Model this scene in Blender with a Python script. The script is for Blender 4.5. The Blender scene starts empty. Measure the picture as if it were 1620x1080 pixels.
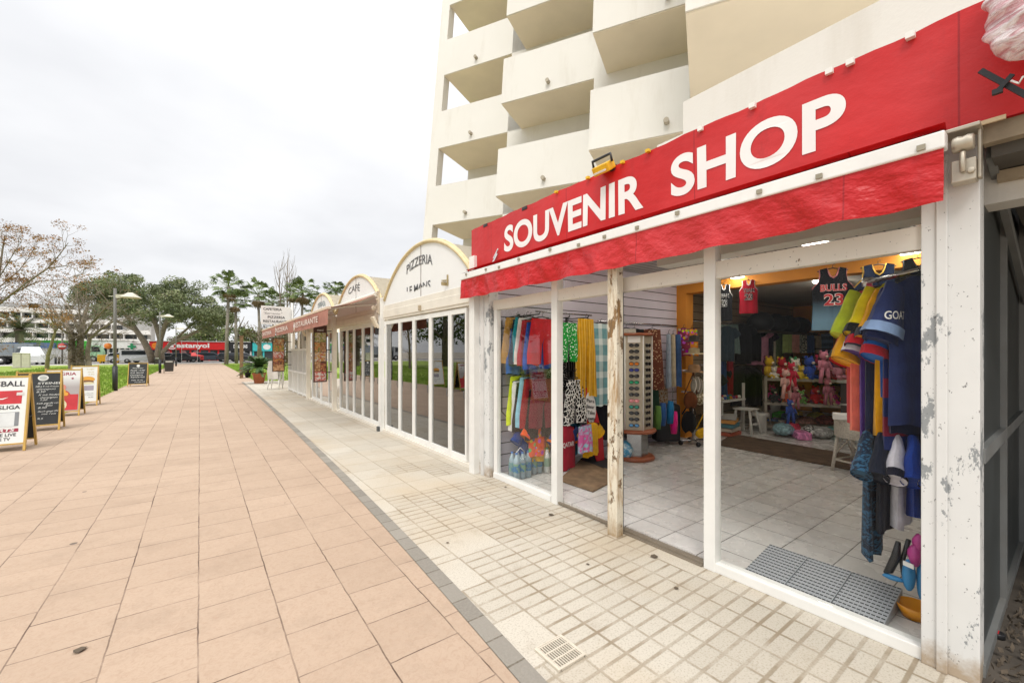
import bpy, bmesh, math, random
from mathutils import Vector, Matrix
rad = math.radians
S = bpy.context.scene
COL = S.collection
# ------------------------------------------------------------------ camera, sky, sun
F, CX, VH, H = 668.0, 810.0, 557.0, 1.55          # focal length and horizon in photo pixels, eye height
YAW = math.atan(494.0/668.0)
FW = Vector((math.sin(YAW), math.cos(YAW), 0)); RT = Vector((math.cos(YAW), -math.sin(YAW), 0)); UP = Vector((0, 0, 1))
cd = bpy.data.cameras.new('camera'); cam = bpy.data.objects.new('camera', cd); COL.objects.link(cam)
cd.sensor_width = 36; cd.lens = F/1620*36; cd.shift_y = (VH-540)/1620; cd.clip_start = .05; cd.clip_end = 2000
cam.location = (0, 0, H); cam.rotation_euler = (rad(90), 0, -YAW); S.camera = cam
S.view_settings.view_transform = 'Standard'; S.view_settings.look = 'None'
S.view_settings.exposure = 0.2; S.view_settings.gamma = 1
S.cycles.use_denoising = True; S.cycles.max_bounces = 8; S.cycles.transparent_max_bounces = 16
S.cycles.diffuse_bounces = 5; S.cycles.glossy_bounces = 4
SUN_EL, SUN_AZ = rad(52), rad(230)                 # from behind-left of the camera
W = bpy.data.worlds.new('World'); S.world = W; W.use_nodes = True
def world():
    nt = W.node_tree; N = nt.nodes; L = nt.links
    bg = N['Background']
    sky = N.new('ShaderNodeTexSky'); sky.sky_type = 'NISHITA'; sky.sun_disc = False
    sky.sun_elevation = SUN_EL; sky.sun_rotation = SUN_AZ
    k = N.new('ShaderNodeVectorMath'); k.operation = 'SCALE'; k.inputs['Scale'].default_value = .1
    L.new(sky.outputs[0], k.inputs[0])
    tc = N.new('ShaderNodeTexCoord'); sp = N.new('ShaderNodeSeparateXYZ'); L.new(tc.outputs['Generated'], sp.inputs[0])
    def m(op, a, b=None, c=None):
        n = N.new('ShaderNodeMath'); n.operation = op
        for i, x in enumerate((a, b, c)):
            if x is None: continue
            if hasattr(x, 'node'): L.new(x, n.inputs[i])
            else: n.inputs[i].default_value = x
        return n.outputs[0]
    z = m('MAXIMUM', sp.outputs[2], 0.0)
    den = m('ADD', z, .16)
    cv = N.new('ShaderNodeCombineXYZ'); L.new(m('DIVIDE', sp.outputs[0], den), cv.inputs[0]); L.new(m('DIVIDE', sp.outputs[1], den), cv.inputs[1])
    no = N.new('ShaderNodeTexNoise'); no.inputs['Scale'].default_value = .75; no.inputs['Detail'].default_value = 5; no.inputs['Roughness'].default_value = .5
    L.new(cv.outputs[0], no.inputs['Vector'])
    r = N.new('ShaderNodeValToRGB'); L.new(no.outputs[0], r.inputs[0])
    r.color_ramp.elements[0].position = .38; r.color_ramp.elements[0].color = (.81, .815, .835, 1)
    r.color_ramp.elements[1].position = .62; r.color_ramp.elements[1].color = (.99, .99, 1.0, 1)
    g = m('MULTIPLY_ADD', m('POWER', z, 4.5), 2.8, .94)
    s2 = N.new('ShaderNodeVectorMath'); s2.operation = 'SCALE'; L.new(r.outputs[0], s2.inputs[0]); L.new(g, s2.inputs['Scale'])
    mx = N.new('ShaderNodeMixRGB'); mx.inputs[0].default_value = .93; L.new(k.outputs[0], mx.inputs[1]); L.new(s2.outputs[0], mx.inputs[2])
    L.new(mx.outputs[0], bg.inputs[0]); bg.inputs[1].default_value = 1.0
world()
sl = bpy.data.lights.new('sun', 'SUN'); sl.energy = 1.5; sl.angle = rad(18); sl.color = (1, .955, .89)
so = bpy.data.objects.new('sun', sl); COL.objects.link(so); so.location = (0, 0, 60)
_sd = Vector((math.sin(SUN_AZ)*math.cos(SUN_EL), math.cos(SUN_AZ)*math.cos(SUN_EL), math.sin(SUN_EL)))
so.rotation_euler = (-_sd).to_track_quat('-Z', 'Y').to_euler()
# ------------------------------------------------------------------ photo pixel -> world helpers (layout only)
def ray(u, v): return FW + RT*((u-CX)/F) + UP*((VH-v)/F)
CP = Vector((0, 0, H))
def G(u, v, z=0.0): r = ray(u, v); return CP + r*((z-H)/r.z)
def PX(u, v, X): r = ray(u, v); return CP + r*(X/r.x)
def PY(u, v, Y): r = ray(u, v); return CP + r*(Y/r.y)
def PD(u, v, d): return CP + ray(u, v)*d
# ------------------------------------------------------------------ materials
def C(h):
    h = h.lstrip('#'); o = []
    for i in (0, 2, 4):
        c = int(h[i:i+2], 16)/255; o.append(c/12.92 if c <= .04045 else ((c+.055)/1.055)**2.4)
    return tuple(o)
_M = {}
class NT:
    def __init__(s, name):
        s.m = bpy.data.materials.new(name); s.m.use_nodes = True; s.t = s.m.node_tree; s.N = s.t.nodes; s.L = s.t.links
        s.b = s.N['Principled BSDF']; s.tc = s.N.new('ShaderNodeTexCoord'); s.o = s.tc.outputs['Object']
    def n(s, typ, **kw):
        x = s.N.new('ShaderNode'+typ)
        for k, v in kw.items(): setattr(x, k, v)
        return x
    def put(s, sock, v):
        if hasattr(v, 'node'): s.L.new(v, sock)
        elif isinstance(v, (tuple, list)) and len(v) == 3 and sock.type == 'RGBA': sock.default_value = (*v, 1)
        else: sock.default_value = v
    def math(s, op, a, b=None, c=None, clamp=False):
        x = s.n('Math', operation=op); x.use_clamp = clamp
        for i, v in enumerate((a, b, c)):
            if v is not None: s.put(x.inputs[i], v)
        return x.outputs[0]
    def mix(s, f, a, b, mode='MIX'):
        x = s.n('MixRGB', blend_type=mode)
        for i, v in enumerate((f, a, b)): s.put(x.inputs[i], v)
        return x.outputs[0]
    def noise(s, scale, detail=3, rough=.55, vec=None, dist=0):
        x = s.n('TexNoise'); x.inputs['Scale'].default_value = scale; x.inputs['Detail'].default_value = detail
        x.inputs['Roughness'].default_value = rough; x.inputs['Distortion'].default_value = dist
        s.L.new(vec or s.o, x.inputs['Vector']); return x.outputs[0]
    def ramp(s, v, p0, p1, c0=(0, 0, 0), c1=(1, 1, 1)):
        x = s.n('ValToRGB'); s.L.new(v, x.inputs[0]); e = x.color_ramp.elements
        e[0].position, e[1].position = p0, p1; e[0].color, e[1].color = (*c0, 1), (*c1, 1); return x.outputs[0]
    def mapv(s, scale=(1, 1, 1), loc=(0, 0, 0), rot=(0, 0, 0), vec=None):
        x = s.n('Mapping'); x.inputs['Scale'].default_value = scale; x.inputs['Location'].default_value = loc; x.inputs['Rotation'].default_value = rot
        s.L.new(vec or s.o, x.inputs[0]); return x.outputs[0]
    def sep(s, vec=None):
        x = s.n('SeparateXYZ'); s.L.new(vec or s.o, x.inputs[0]); return x.outputs
    def bump(s, h, st=.3, dist=.01):
        x = s.n('Bump'); x.inputs['Strength'].default_value = st; x.inputs['Distance'].default_value = dist
        s.L.new(h, x.inputs['Height']); s.L.new(x.outputs[0], s.b.inputs['Normal'])
    def base(s, c): s.put(s.b.inputs['Base Color'], c)
    def rough(s, r): s.put(s.b.inputs['Roughness'], r)
def sc(c, k): return tuple(min(1, x*k) for x in c)
def mat(name, col, rough=.6, metal=0.0, var=.10, vs=5.0, bump=0.0, bs=60.0, dirt=0.0, spec=.5):
    if name in _M: return _M[name]
    if isinstance(col, str): col = C(col)
    t = NT(name); n = t.noise(vs, 4)
    c = t.mix(t.ramp(n, .3, .7), sc(col, 1-var), sc(col, 1+var))
    if dirt: c = t.mix(t.math('MULTIPLY', t.ramp(t.noise(vs*.6, 6, .7), .5, .75), dirt), c, (.16, .12, .085))
    t.base(c); t.rough(t.math('MULTIPLY_ADD', n, .16, rough-.08)); t.b.inputs['Metallic'].default_value = metal
    t.b.inputs['Specular IOR Level'].default_value = spec
    if bump: t.bump(t.noise(bs, 3), bump, .004)
    _M[name] = t.m; return t.m
def cloth(col, kind='plain', c2=None, sc_=1.0):
    key = f'fabric {col} {kind} {c2} {sc_}'
    if key in _M: return _M[key]
    a = C(col) if isinstance(col, str) else col; b = C(c2) if isinstance(c2, str) else (c2 or a)
    t = NT(key); x, y, z = t.sep()
    c = t.mix(t.ramp(t.noise(14, 3), .3, .7), sc(a, .82), sc(a, 1.12))
    if kind == 'dots':
        v = t.n('TexVoronoi', feature='F1'); v.inputs['Scale'].default_value = 34*sc_; t.L.new(t.o, v.inputs[0]); c = t.mix(t.math('LESS_THAN', v.outputs[0], .3), c, b)
    if kind == 'stripes': c = t.mix(t.math('GREATER_THAN', t.math('FRACT', t.math('MULTIPLY', x, 22*sc_)), .8), c, b)
    if kind == 'hoops': c = t.mix(t.math('GREATER_THAN', t.math('FRACT', t.math('MULTIPLY', z, 6*sc_)), .5), c, b)
    if kind == 'plaid':
        p = t.math('GREATER_THAN', t.math('FRACT', t.math('MULTIPLY', x, 9*sc_)), .6); q = t.math('GREATER_THAN', t.math('FRACT', t.math('MULTIPLY', z, 7*sc_)), .62)
        c = t.mix(t.math('MULTIPLY', t.math('ADD', p, q), .45), c, b)
    if kind == 'camo': c = t.mix(t.ramp(t.noise(16*sc_, 3, .6, t.mapv((1, 1, 2.2)), 1.5), .47, .52), c, b)
    if kind == 'print':
        v = t.n('TexVoronoi', feature='DISTANCE_TO_EDGE'); v.inputs['Scale'].default_value = 26*sc_; t.L.new(t.mapv((1, 1, .7)), v.inputs[0]); c = t.mix(t.math('LESS_THAN', v.outputs[0], .09), c, b)
    if kind == 'floral':
        v = t.n('TexVoronoi', feature='F1'); v.inputs['Scale'].default_value = 16*sc_; t.L.new(t.o, v.inputs[0])
        h = t.n('HueSaturation'); t.L.new(v.outputs['Color'], h.inputs['Color']); h.inputs['Saturation'].default_value = 1.6; h.inputs['Value'].default_value = .6
        c = t.mix(t.math('LESS_THAN', v.outputs[0], .42), c, h.outputs[0])
    if kind == 'fade': c = t.mix(t.ramp(t.math('MULTIPLY', z, -1.0), .38*sc_, .62*sc_), c, b)
    t.base(c); t.rough(.85); t.b.inputs['Specular IOR Level'].default_value = .25
    t.b.inputs['Sheen Weight'].default_value = .1
    t.bump(t.noise(9, 4, .6, t.mapv((1, 1, .35))), .5, .03)
    _M[key] = t.m; return t.m
def glass(name, tint, refl=1.0, rough=0.0):
    if name in _M: return _M[name]
    t = NT(name); t.N.remove(t.b); out = t.N['Material Output']
    a = t.n('BsdfTransparent'); a.inputs[0].default_value = (*tint, 1); g = t.n('BsdfGlossy'); g.inputs['Roughness'].default_value = rough
    f = t.n('Fresnel'); f.inputs[0].default_value = 1.5
    m = t.n('MixShader'); t.L.new(t.math('MULTIPLY', f.outputs[0], refl, clamp=True), m.inputs[0]); t.L.new(a.outputs[0], m.inputs[1]); t.L.new(g.outputs[0], m.inputs[2])
    t.L.new(m.outputs[0], out.inputs[0]); _M[name] = t.m; return t.m
def glow(name, col, st):
    if name in _M: return _M[name]
    t = NT(name); t.base(col); t.b.inputs['Emission Color'].default_value = (*col, 1); t.b.inputs['Emission Strength'].default_value = st
    _M[name] = t.m; return t.m
# ------------------------------------------------------------------ mesh builder
_T = {}
def text_geo(s, bold=0.0, shear=0.0, res=3):
    k = (s, bold, shear, res)
    if k in _T: return _T[k]
    cu = bpy.data.curves.new('lettering', 'FONT'); cu.body = s; cu.size = 1; cu.offset = bold; cu.shear = shear; cu.resolution_u = res; cu.fill_mode = 'FRONT'
    o = bpy.data.objects.new('lettering', cu); COL.objects.link(o)
    me = o.to_mesh(); V = [(v.co.x, v.co.y) for v in me.vertices]; P = [tuple(p.vertices) for p in me.polygons]
    o.to_mesh_clear(); bpy.data.objects.remove(o); bpy.data.curves.remove(cu)
    if not V: V = [(0, 0)]
    x0 = min(v[0] for v in V); x1 = max(v[0] for v in V)
    V = [((x-x0), y) for x, y in V]; _T[k] = (V, P, x1-x0); return _T[k]
class MB:
    def __init__(s): s.v = []; s.f = []; s.sm = []
    def add(s, vs, fs, smooth=False):
        b = len(s.v); s.v += [tuple(v) for v in vs]; s.f += [tuple(i+b for i in f) for f in fs]; s.sm += [smooth]*len(fs); return s
    def box(s, x0, x1, y0, y1, z0, z1):
        return s.add([(x0,y0,z0),(x1,y0,z0),(x1,y1,z0),(x0,y1,z0),(x0,y0,z1),(x1,y0,z1),(x1,y1,z1),(x0,y1,z1)],
                     [(0,3,2,1),(4,5,6,7),(0,1,5,4),(1,2,6,5),(2,3,7,6),(3,0,4,7)])
    def cbox(s, c, d): return s.box(c[0]-d[0]/2, c[0]+d[0]/2, c[1]-d[1]/2, c[1]+d[1]/2, c[2]-d[2]/2, c[2]+d[2]/2)
    def obox(s, c, ex, ey, ez):       # centre and three half-axes
        c, ex, ey, ez = map(Vector, (c, ex, ey, ez)); vs = []
        for k in (-1, 1):
            for i, j in ((-1,-1),(1,-1),(1,1),(-1,1)): vs.append(c+ex*i+ey*j+ez*k)
        return s.add(vs, [(0,3,2,1),(4,5,6,7),(0,1,5,4),(1,2,6,5),(2,3,7,6),(3,0,4,7)])
    def bar(s, a, b, w, t, up=(0,0,1)):   # rectangular bar from a to b
        a, b = Vector(a), Vector(b); d = b-a; e = d.normalized(); q = e.cross(Vector(up))
        if q.length < 1e-4: q = e.cross(Vector((1,0,0)))
        q.normalize(); r = q.cross(e)
        return s.obox((a+b)/2, d/2, q*(w/2), r*(t/2))
    def tube(s, pts, r, n=8, cap=True, smooth=True):
        pts = [Vector(p) for p in pts]; rs = r if isinstance(r, (list, tuple)) else [r]*len(pts); vs = []; pq = None
        for i, p in enumerate(pts):
            d = (pts[min(i+1, len(pts)-1)]-pts[max(i-1, 0)]).normalized()
            if pq is None:
                q = d.cross(Vector((0,0,1)));
                if q.length < .05: q = d.cross(Vector((1,0,0)))
            else: q = pq-d*pq.dot(d)
            q.normalize(); pq = q; w = d.cross(q)
            for k in range(n):
                a = 2*math.pi*k/n; vs.append(p+(q*math.cos(a)+w*math.sin(a))*rs[i])
        fs = [(i*n+k, i*n+(k+1)%n, (i+1)*n+(k+1)%n, (i+1)*n+k) for i in range(len(pts)-1) for k in range(n)]
        s.add(vs, fs, smooth)
        if cap: b = len(s.v)-len(vs); s.f += [tuple(b+k for k in range(n))[::-1], tuple(b+(len(pts)-1)*n+k for k in range(n))]; s.sm += [False]*2
        return s
    def lathe(s, prof, c=(0,0,0), n=16, axis='z', smooth=True):
        vs = []
        for (r, z) in prof:
            for k in range(n):
                a = 2*math.pi*k/n; x, y = r*math.cos(a), r*math.sin(a)
                vs.append((c[0]+x, c[1]+y, c[2]+z) if axis == 'z' else (c[0]+z, c[1]+x, c[2]+y) if axis == 'x' else (c[0]+x, c[1]+z, c[2]+y))
        fs = [(i*n+k, i*n+(k+1)%n, (i+1)*n+(k+1)%n, (i+1)*n+k) for i in range(len(prof)-1) for k in range(n)]
        return s.add(vs, fs, smooth)
    def ell(s, c, r, nu=10, nv=7, jit=0, rnd=random):
        vs = [];
        for i in range(nv+1):
            th = math.pi*i/nv
            for k in range(nu):
                a = 2*math.pi*k/nu; j = 1+rnd.uniform(-jit, jit)
                vs.append((c[0]+r[0]*math.sin(th)*math.cos(a)*j, c[1]+r[1]*math.sin(th)*math.sin(a)*j, c[2]+r[2]*math.cos(th)*j))
        return s.add(vs, [(i*nu+k, (i+1)*nu+k, (i+1)*nu+(k+1)%nu, i*nu+(k+1)%nu) for i in range(nv) for k in range(nu)], True)
    def grid(s, fn, nu, nv, smooth=True):
        vs = [fn(i/nu, j/nv) for j in range(nv+1) for i in range(nu+1)]; w = nu+1
        return s.add(vs, [(j*w+i, j*w+i+1, (j+1)*w+i+1, (j+1)*w+i) for j in range(nv) for i in range(nu)], smooth)
    def prism(s, pts, ext):             # planar outline (3-D points) pushed along ext
        n = len(pts); e = Vector(ext); a = [Vector(p) for p in pts]; b = [p+e for p in a]
        return s.add(a+b, [tuple(range(n))[::-1], tuple(range(n, 2*n))]+[(i, (i+1)%n, n+(i+1)%n, n+i) for i in range(n)])
    def quad(s, a, b, c, d): return s.add([a, b, c, d], [(0,1,2,3)])
    def text(s, body, o, ex, ey, h, bold=0.0, width=None, align='L', shear=0.0, warp=None, post=None, res=3):
        V, P, w = text_geo(body, bold, shear, res); k = h/.72; kx = k if width is None else width/max(w, 1e-6)
        o, ex, ey = Vector(o), Vector(ex).normalized(), Vector(ey).normalized(); off = {'L': 0, 'C': -.5, 'R': -1}[align]*w*kx
        out = []
        for x, y in V:
            X, Y = x*kx+off, y*k
            if warp: X, Y = warp(X, Y)
            q = o+ex*X+ey*Y; out.append(post(q) if post else q)
        return s.add(out, P)
    def build(s, name, m, parent=None, bevel=0.0, mats=None):
        o0 = ORG.get(parent.name, Vector()) if parent else Vector()
        me = bpy.data.meshes.new(name); me.from_pydata([(v[0]-o0.x, v[1]-o0.y, v[2]-o0.z) for v in s.v], [], s.f)
        me.polygons.foreach_set('use_smooth', s.sm); me.materials.append(m)
        for x in (mats or []): me.materials.append(x)
        o = bpy.data.objects.new(name, me); COL.objects.link(o)
        if parent: o.parent = parent; ORG[o.name] = o0
        if bevel:
            b = o.modifiers.new('bevel', 'BEVEL'); b.width = bevel; b.segments = 2; b.limit_method = 'ANGLE'; b.angle_limit = rad(40)
        return o
ORG = {}
def tag(o, label, cat, group=None, kind=None):
    if label: o['label'] = label
    if cat: o['category'] = cat
    if group: o['group'] = group
    if kind: o['kind'] = kind
    return o
def thing(name, label, cat, loc=(0,0,0), group=None):
    o = bpy.data.objects.new(name, None); COL.objects.link(o); o.location = loc; o.empty_display_size = .1; ORG[o.name] = Vector(loc)
    return tag(o, label, cat, group)
def solo(mb, name, m, label, cat, base=None, group=None, bevel=0.0):   # a thing that is one mesh, with its origin at its base
    xs = list(zip(*mb.v)); b = Vector(base) if base is not None else Vector(((min(xs[0])+max(xs[0]))/2, (min(xs[1])+max(xs[1]))/2, min(xs[2])))
    mb.v = [(v[0]-b.x, v[1]-b.y, v[2]-b.z) for v in mb.v]; o = mb.build(name, m, None, bevel); o.location = b; ORG[o.name] = b
    return tag(o, label, cat, group)
def struct(mb, name, m, kind='structure'): o = mb.build(name, m); o['kind'] = kind; return o
def copy_tree(o, loc=None, rz=None, label=None, parent=None, m=None):
    kids = list(o.children); c = o.copy(); COL.objects.link(c); c.parent = parent
    if parent is None:
        if loc is not None: c.location = loc
        if rz is not None: c.rotation_euler = (0, 0, rz)
        if label: c['label'] = label
    for ch in kids: copy_tree(ch, parent=c)
    return c
# shared materials
WHITE = mat('white painted metal', (.78, .77, .73), .45, var=.05, vs=3, dirt=.10)
CREAM = mat('cream aluminium', (.74, .69, .60), .45, var=.06, vs=3, dirt=.14)
BLACK = mat('black plastic', (.02, .02, .022), .45)
CHROME = mat('dull chrome', (.6, .6, .62), .25, 1.0)
DGREY = mat('dark grey metal', (.07, .075, .075), .5)
WOODG = mat('golden varnished wood', (.52, .33, .08), .4, var=.2)
# ================================================================== ground, paving, lawns
def gmat(name, c0, c1, scale, bump=.2):
    t = NT(name); c = t.mix(t.ramp(t.noise(scale, 6, .65), .35, .65), c0, c1); t.base(c); t.rough(.95); t.bump(t.noise(scale*14, 3), bump, .01); return t.m
def paving_mat():
    t = NT('terracotta tinted slabs'); x, y, z = t.sep(); v = t.n('CombineXYZ'); t.L.new(y, v.inputs[0]); t.L.new(x, v.inputs[1])
    wob = t.n('VectorMath', operation='ADD'); t.L.new(v.outputs[0], wob.inputs[0])
    nv = t.n('TexNoise'); nv.inputs['Scale'].default_value = 7; t.L.new(t.o, nv.inputs[0]); s = t.n('VectorMath', operation='SCALE'); s.inputs['Scale'].default_value = .012; t.L.new(nv.outputs['Color'], s.inputs[0]); t.L.new(s.outputs[0], wob.inputs[1])
    b = t.n('TexBrick'); t.L.new(wob.outputs[0], b.inputs[0]); b.offset = .46; b.inputs['Scale'].default_value = 1
    b.inputs['Color1'].default_value = (.0, .0, .0, 1); b.inputs['Color2'].default_value = (1, 1, 1, 1); b.inputs['Mortar'].default_value = (.5, .5, .5, 1)
    b.inputs['Mortar Size'].default_value = .0045; b.inputs['Mortar Smooth'].default_value = .3; b.inputs['Brick Width'].default_value = .372; b.inputs['Row Height'].default_value = .385
    tile = b.outputs[0]; joint = b.outputs['Fac']
    c = t.mix(tile, (.380, .278, .199), (.420, .310, .224))
    c = t.mix(t.math('MULTIPLY', t.ramp(t.noise(.55, 5, .6), .35, .7), .5), c, (.50, .375, .275))
    c = t.mix(t.math('MULTIPLY', t.ramp(t.noise(26, 5, .75, None, 1.6), .46, .64), .36), c, (.31, .20, .13))
    c = t.mix(t.math('MULTIPLY', t.ramp(t.noise(2.1, 7, .75), .50, .76), .45), c, (.26, .188, .132))
    vo = t.n('TexVoronoi', feature='F1'); vo.inputs['Scale'].default_value = 1.9; t.L.new(t.o, vo.inputs[0])
    spot = t.math('LESS_THAN', vo.outputs[0], t.math('MULTIPLY', t.math('POWER', t.math('FRACT', t.math('MULTIPLY', vo.outputs['Color'], 7.31)), 2.2), .046))
    c = t.mix(t.math('MULTIPLY', spot, .75), c, (.05, .04, .04))
    jw = t.math('MULTIPLY', joint, t.ramp(t.noise(1.6, 5, .7), .36, .62, (.15,)*3, (1,)*3))
    c = t.mix(jw, c, (.10, .062, .042)); t.base(c); t.rough(.88)
    h = t.math('ADD', t.math('MULTIPLY', joint, -1.2), t.math('MULTIPLY', t.noise(30, 4, .65, None, 1.2), .6)); t.bump(h, .28, .008); return t.m
def sidewalk_mat():
    t = NT('cream grooved tiles'); x, y, z = t.sep()
    def groove(coord, period, w, sm=.6):
        f = t.math('ABSOLUTE', t.math('SUBTRACT', t.math('FRACT', t.math('DIVIDE', coord, period)), .5))   # .5 at joint
        return t.ramp(f, .5-w/period, .5-w/period*sm)
    tx = groove(t.math('ADD', x, .03), .4, .007); ty = groove(y, .4, .007); tile = t.math('MAXIMUM', tx, ty)
    gx = groove(t.math('ADD', x, .03), .2, .010); gy = groove(y, .1, .012); gr = t.math('MAXIMUM', gx, gy)
    cell = t.n('CombineXYZ'); t.L.new(t.math('FLOOR', t.math('DIVIDE', t.math('ADD', x, .03), .4)), cell.inputs[0]); t.L.new(t.math('FLOOR', t.math('DIVIDE', y, .4)), cell.inputs[1])
    wn = t.n('TexWhiteNoise'); t.L.new(cell.outputs[0], wn.inputs[0]); rnd = wn.outputs[0]
    big = t.noise(.7, 3)
    plain = t.math('GREATER_THAN', t.math('ADD', rnd, t.ramp(t.math('MULTIPLY', y, .1), .25, .62)), .93)
    grm = t.math('MULTIPLY', gr, t.math('SUBTRACT', 1.0, plain))
    wear = t.ramp(t.noise(3.2, 5, .65), .32, .62, (.12,)*3, (1,)*3)
    joint = t.math('MAXIMUM', t.math('MULTIPLY', grm, wear), t.math('MULTIPLY', tile, t.math('MULTIPLY_ADD', wear, .5, .3)))
    c = t.mix(rnd, (.455, .41, .335), (.53, .485, .405))
    c = t.mix(t.math('MULTIPLY', t.ramp(t.noise(95, 2, .6), .52, .62), .38), c, (.24, .195, .14))
    c = t.mix(t.math('MULTIPLY', t.ramp(big, .45, .7), .5), c, (.44, .33, .20))
    c = t.mix(t.math('MULTIPLY', t.ramp(t.math('ADD', x, t.math('MULTIPLY', t.noise(5, 5, .7), .5)), 2.93, 3.2), .6), c, (.33, .22, .11))
    c = t.mix(t.math('MULTIPLY', t.ramp(t.noise(4, 7, .78), .54, .76), .42), c, (.22, .165, .11))
    c = t.mix(t.math('MULTIPLY', joint, .80), c, (.21, .155, .09)); t.base(c); t.rough(.82)
    t.bump(t.math('ADD', t.math('MULTIPLY', joint, -1.0), t.math('MULTIPLY', t.noise(110, 2), .3)), .35, .008); return t.m
def kerb_mat():
    t = NT('grey cobbles'); x, y, z = t.sep(); v = t.n('CombineXYZ'); t.L.new(y, v.inputs[0]); t.L.new(x, v.inputs[1])
    b = t.n('TexBrick'); t.L.new(v.outputs[0], b.inputs[0]); b.offset = 0; b.inputs['Scale'].default_value = 1
    b.inputs['Color1'].default_value = (.20, .18, .15, 1); b.inputs['Color2'].default_value = (.275, .25, .21, 1); b.inputs['Mortar'].default_value = (.13, .11, .08, 1)
    b.inputs['Mortar Size'].default_value = .006; b.inputs['Brick Width'].default_value = .21; b.inputs['Row Height'].default_value = 3
    c = t.mix(t.math('MULTIPLY', t.ramp(t.noise(60, 4), .4, .7), .4), b.outputs[0], (.30, .275, .235)); t.base(c); t.rough(.9); t.bump(t.noise(70, 4), .5, .006); return t.m
KERB = [(-8, .96), (1.55, 1.225), (2.65, 1.285), (4.75, 1.405), (11, 1.49), (22, 1.68), (26, 1.75)]
def kx(Y): return .775+.285*math.log(max(Y, -2)+3) if Y > 0 else 1.088+.05*Y
def kw(Y): return .11-.001*max(0, min(Y, 20))
def strip(xl, xr, ys, z): m = MB(); m.add([p for y in ys for p in ((xl(y), y, z), (xr(y), y, z))], [(2*i, 2*i+1, 2*i+3, 2*i+2) for i in range(len(ys)-1)]); return m
YS = [-8, -3, 0, .5, 1, 1.5, 2, 2.5, 3, 3.5, 4, 4.75, 5.5, 6.5, 7.5, 9, 11, 13, 16, 19, 22, 26]
m = MB(); m.add([(-900, -300, -.03), (900, -300, -.03), (900, 1500, -.03), (-900, 1500, -.03)], [(0, 1, 2, 3)])
struct(m, 'ground', gmat('dusty ground', (.34, .30, .24), (.42, .37, .30), .2))
m = strip(lambda y: -2.75, lambda y: kx(y) if y <= 26 else 2.4, YS+[26.01, 72], 0); struct(m, 'promenade', paving_mat())
struct(strip(lambda y: kx(y), lambda y: kx(y)+kw(y), YS, .004), 'kerb_strip', kerb_mat())
struct(strip(lambda y: kx(y)+kw(y), lambda y: 3.02, YS, .0), 'pavement', sidewalk_mat())
m = MB(); m.box(-60, 60, 72, 78, -.2, .0); struct(m, 'plaza', gmat('pale concrete', (.50, .47, .42), (.58, .55, .50), .6))
m = MB(); m.box(-140, 90, 78, 88.5, -.2, -.012); struct(m, 'road', gmat('worn asphalt', (.20, .195, .185), (.26, .25, .24), .4))
m = MB(); m.box(-140, 90, 88.5, 91, -.2, .1); struct(m, 'far_pavement', gmat('far pavement concrete', (.44, .41, .37), (.5, .47, .42), .6))
def lawn_mat():
    t = NT('lawn turf'); c = t.mix(t.ramp(t.noise(.5, 5, .6), .35, .65), (.17, .25, .03), (.26, .34, .05)); c = t.mix(t.ramp(t.noise(9, 4, .7), .55, .8), c, (.26, .25, .07)); c = t.mix(t.math('MULTIPLY', t.ramp(t.noise(.9, 6, .75), .56, .74), .6), c, (.22, .19, .08)); t.base(c); t.rough(1); return t.m
LM = lawn_mat()
m = MB(); m.box(-26, -2.75, 7, 71.5, -.2, .012); struct(m, 'left_lawn', LM)
m = MB(); m.box(2.4, 30, 26.5, 71.5, -.2, .012); struct(m, 'right_lawn', LM)
def blades(n, x0, x1, y0, y1, seed):
    r = random.Random(seed); m = MB(); V = []; Fc = []
    for i in range(n):
        y = y0+(y1-y0)*r.random()**1.5; x = x0+(x1-x0)*r.random() if r.random() > .25 else (x1-(x1-x0)*.25*r.random() if x1 < 0 else x0+(x1-x0)*.25*r.random())
        a = r.uniform(0, 6.28); w = r.uniform(.008, .02)*(1+y/30); h = r.uniform(.03, .08)*(1+y/60); b = len(V)
        V += [(x-w*math.cos(a), y-w*math.sin(a), .01), (x+w*math.cos(a), y+w*math.sin(a), .01), (x+r.uniform(-.03, .03), y+r.uniform(-.03, .03), .012+h)]; Fc.append((b, b+1, b+2))
    m.add(V, Fc); return m
GB = mat('grass blades', (.21, .32, .04), .9, var=.35, vs=1.3)
def fallen(n, seed):
    r = random.Random(seed); m = MB(); V = []; Fc = []
    for i in range(n):
        y = 9+38*r.random()**1.4; x = -2.8-9*r.random(); a = r.uniform(0, 6.28); l = r.uniform(.03, .07); z = .05+r.uniform(0, .03); b = len(V); c, s = math.cos(a)*l, math.sin(a)*l
        V += [(x-c, y-s, z), (x+s*.5, y-c*.5, z+.01), (x+c, y+s, z+.015), (x-s*.5, y+c*.5, z)]; Fc.append((b, b+1, b+2, b+3))
    m.add(V, Fc); return m
struct(fallen(900, 6), 'fallen_leaves', mat('fallen dry leaves', (.27, .15, .06), .9, var=.5, vs=3), 'stuff')
struct(blades(26000, -12, -2.75, 11, 60, 1), 'grass', GB, 'stuff')
struct(blades(7000, 2.4, 8, 26.6, 60, 2), 'grass', GB, 'stuff')

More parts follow.
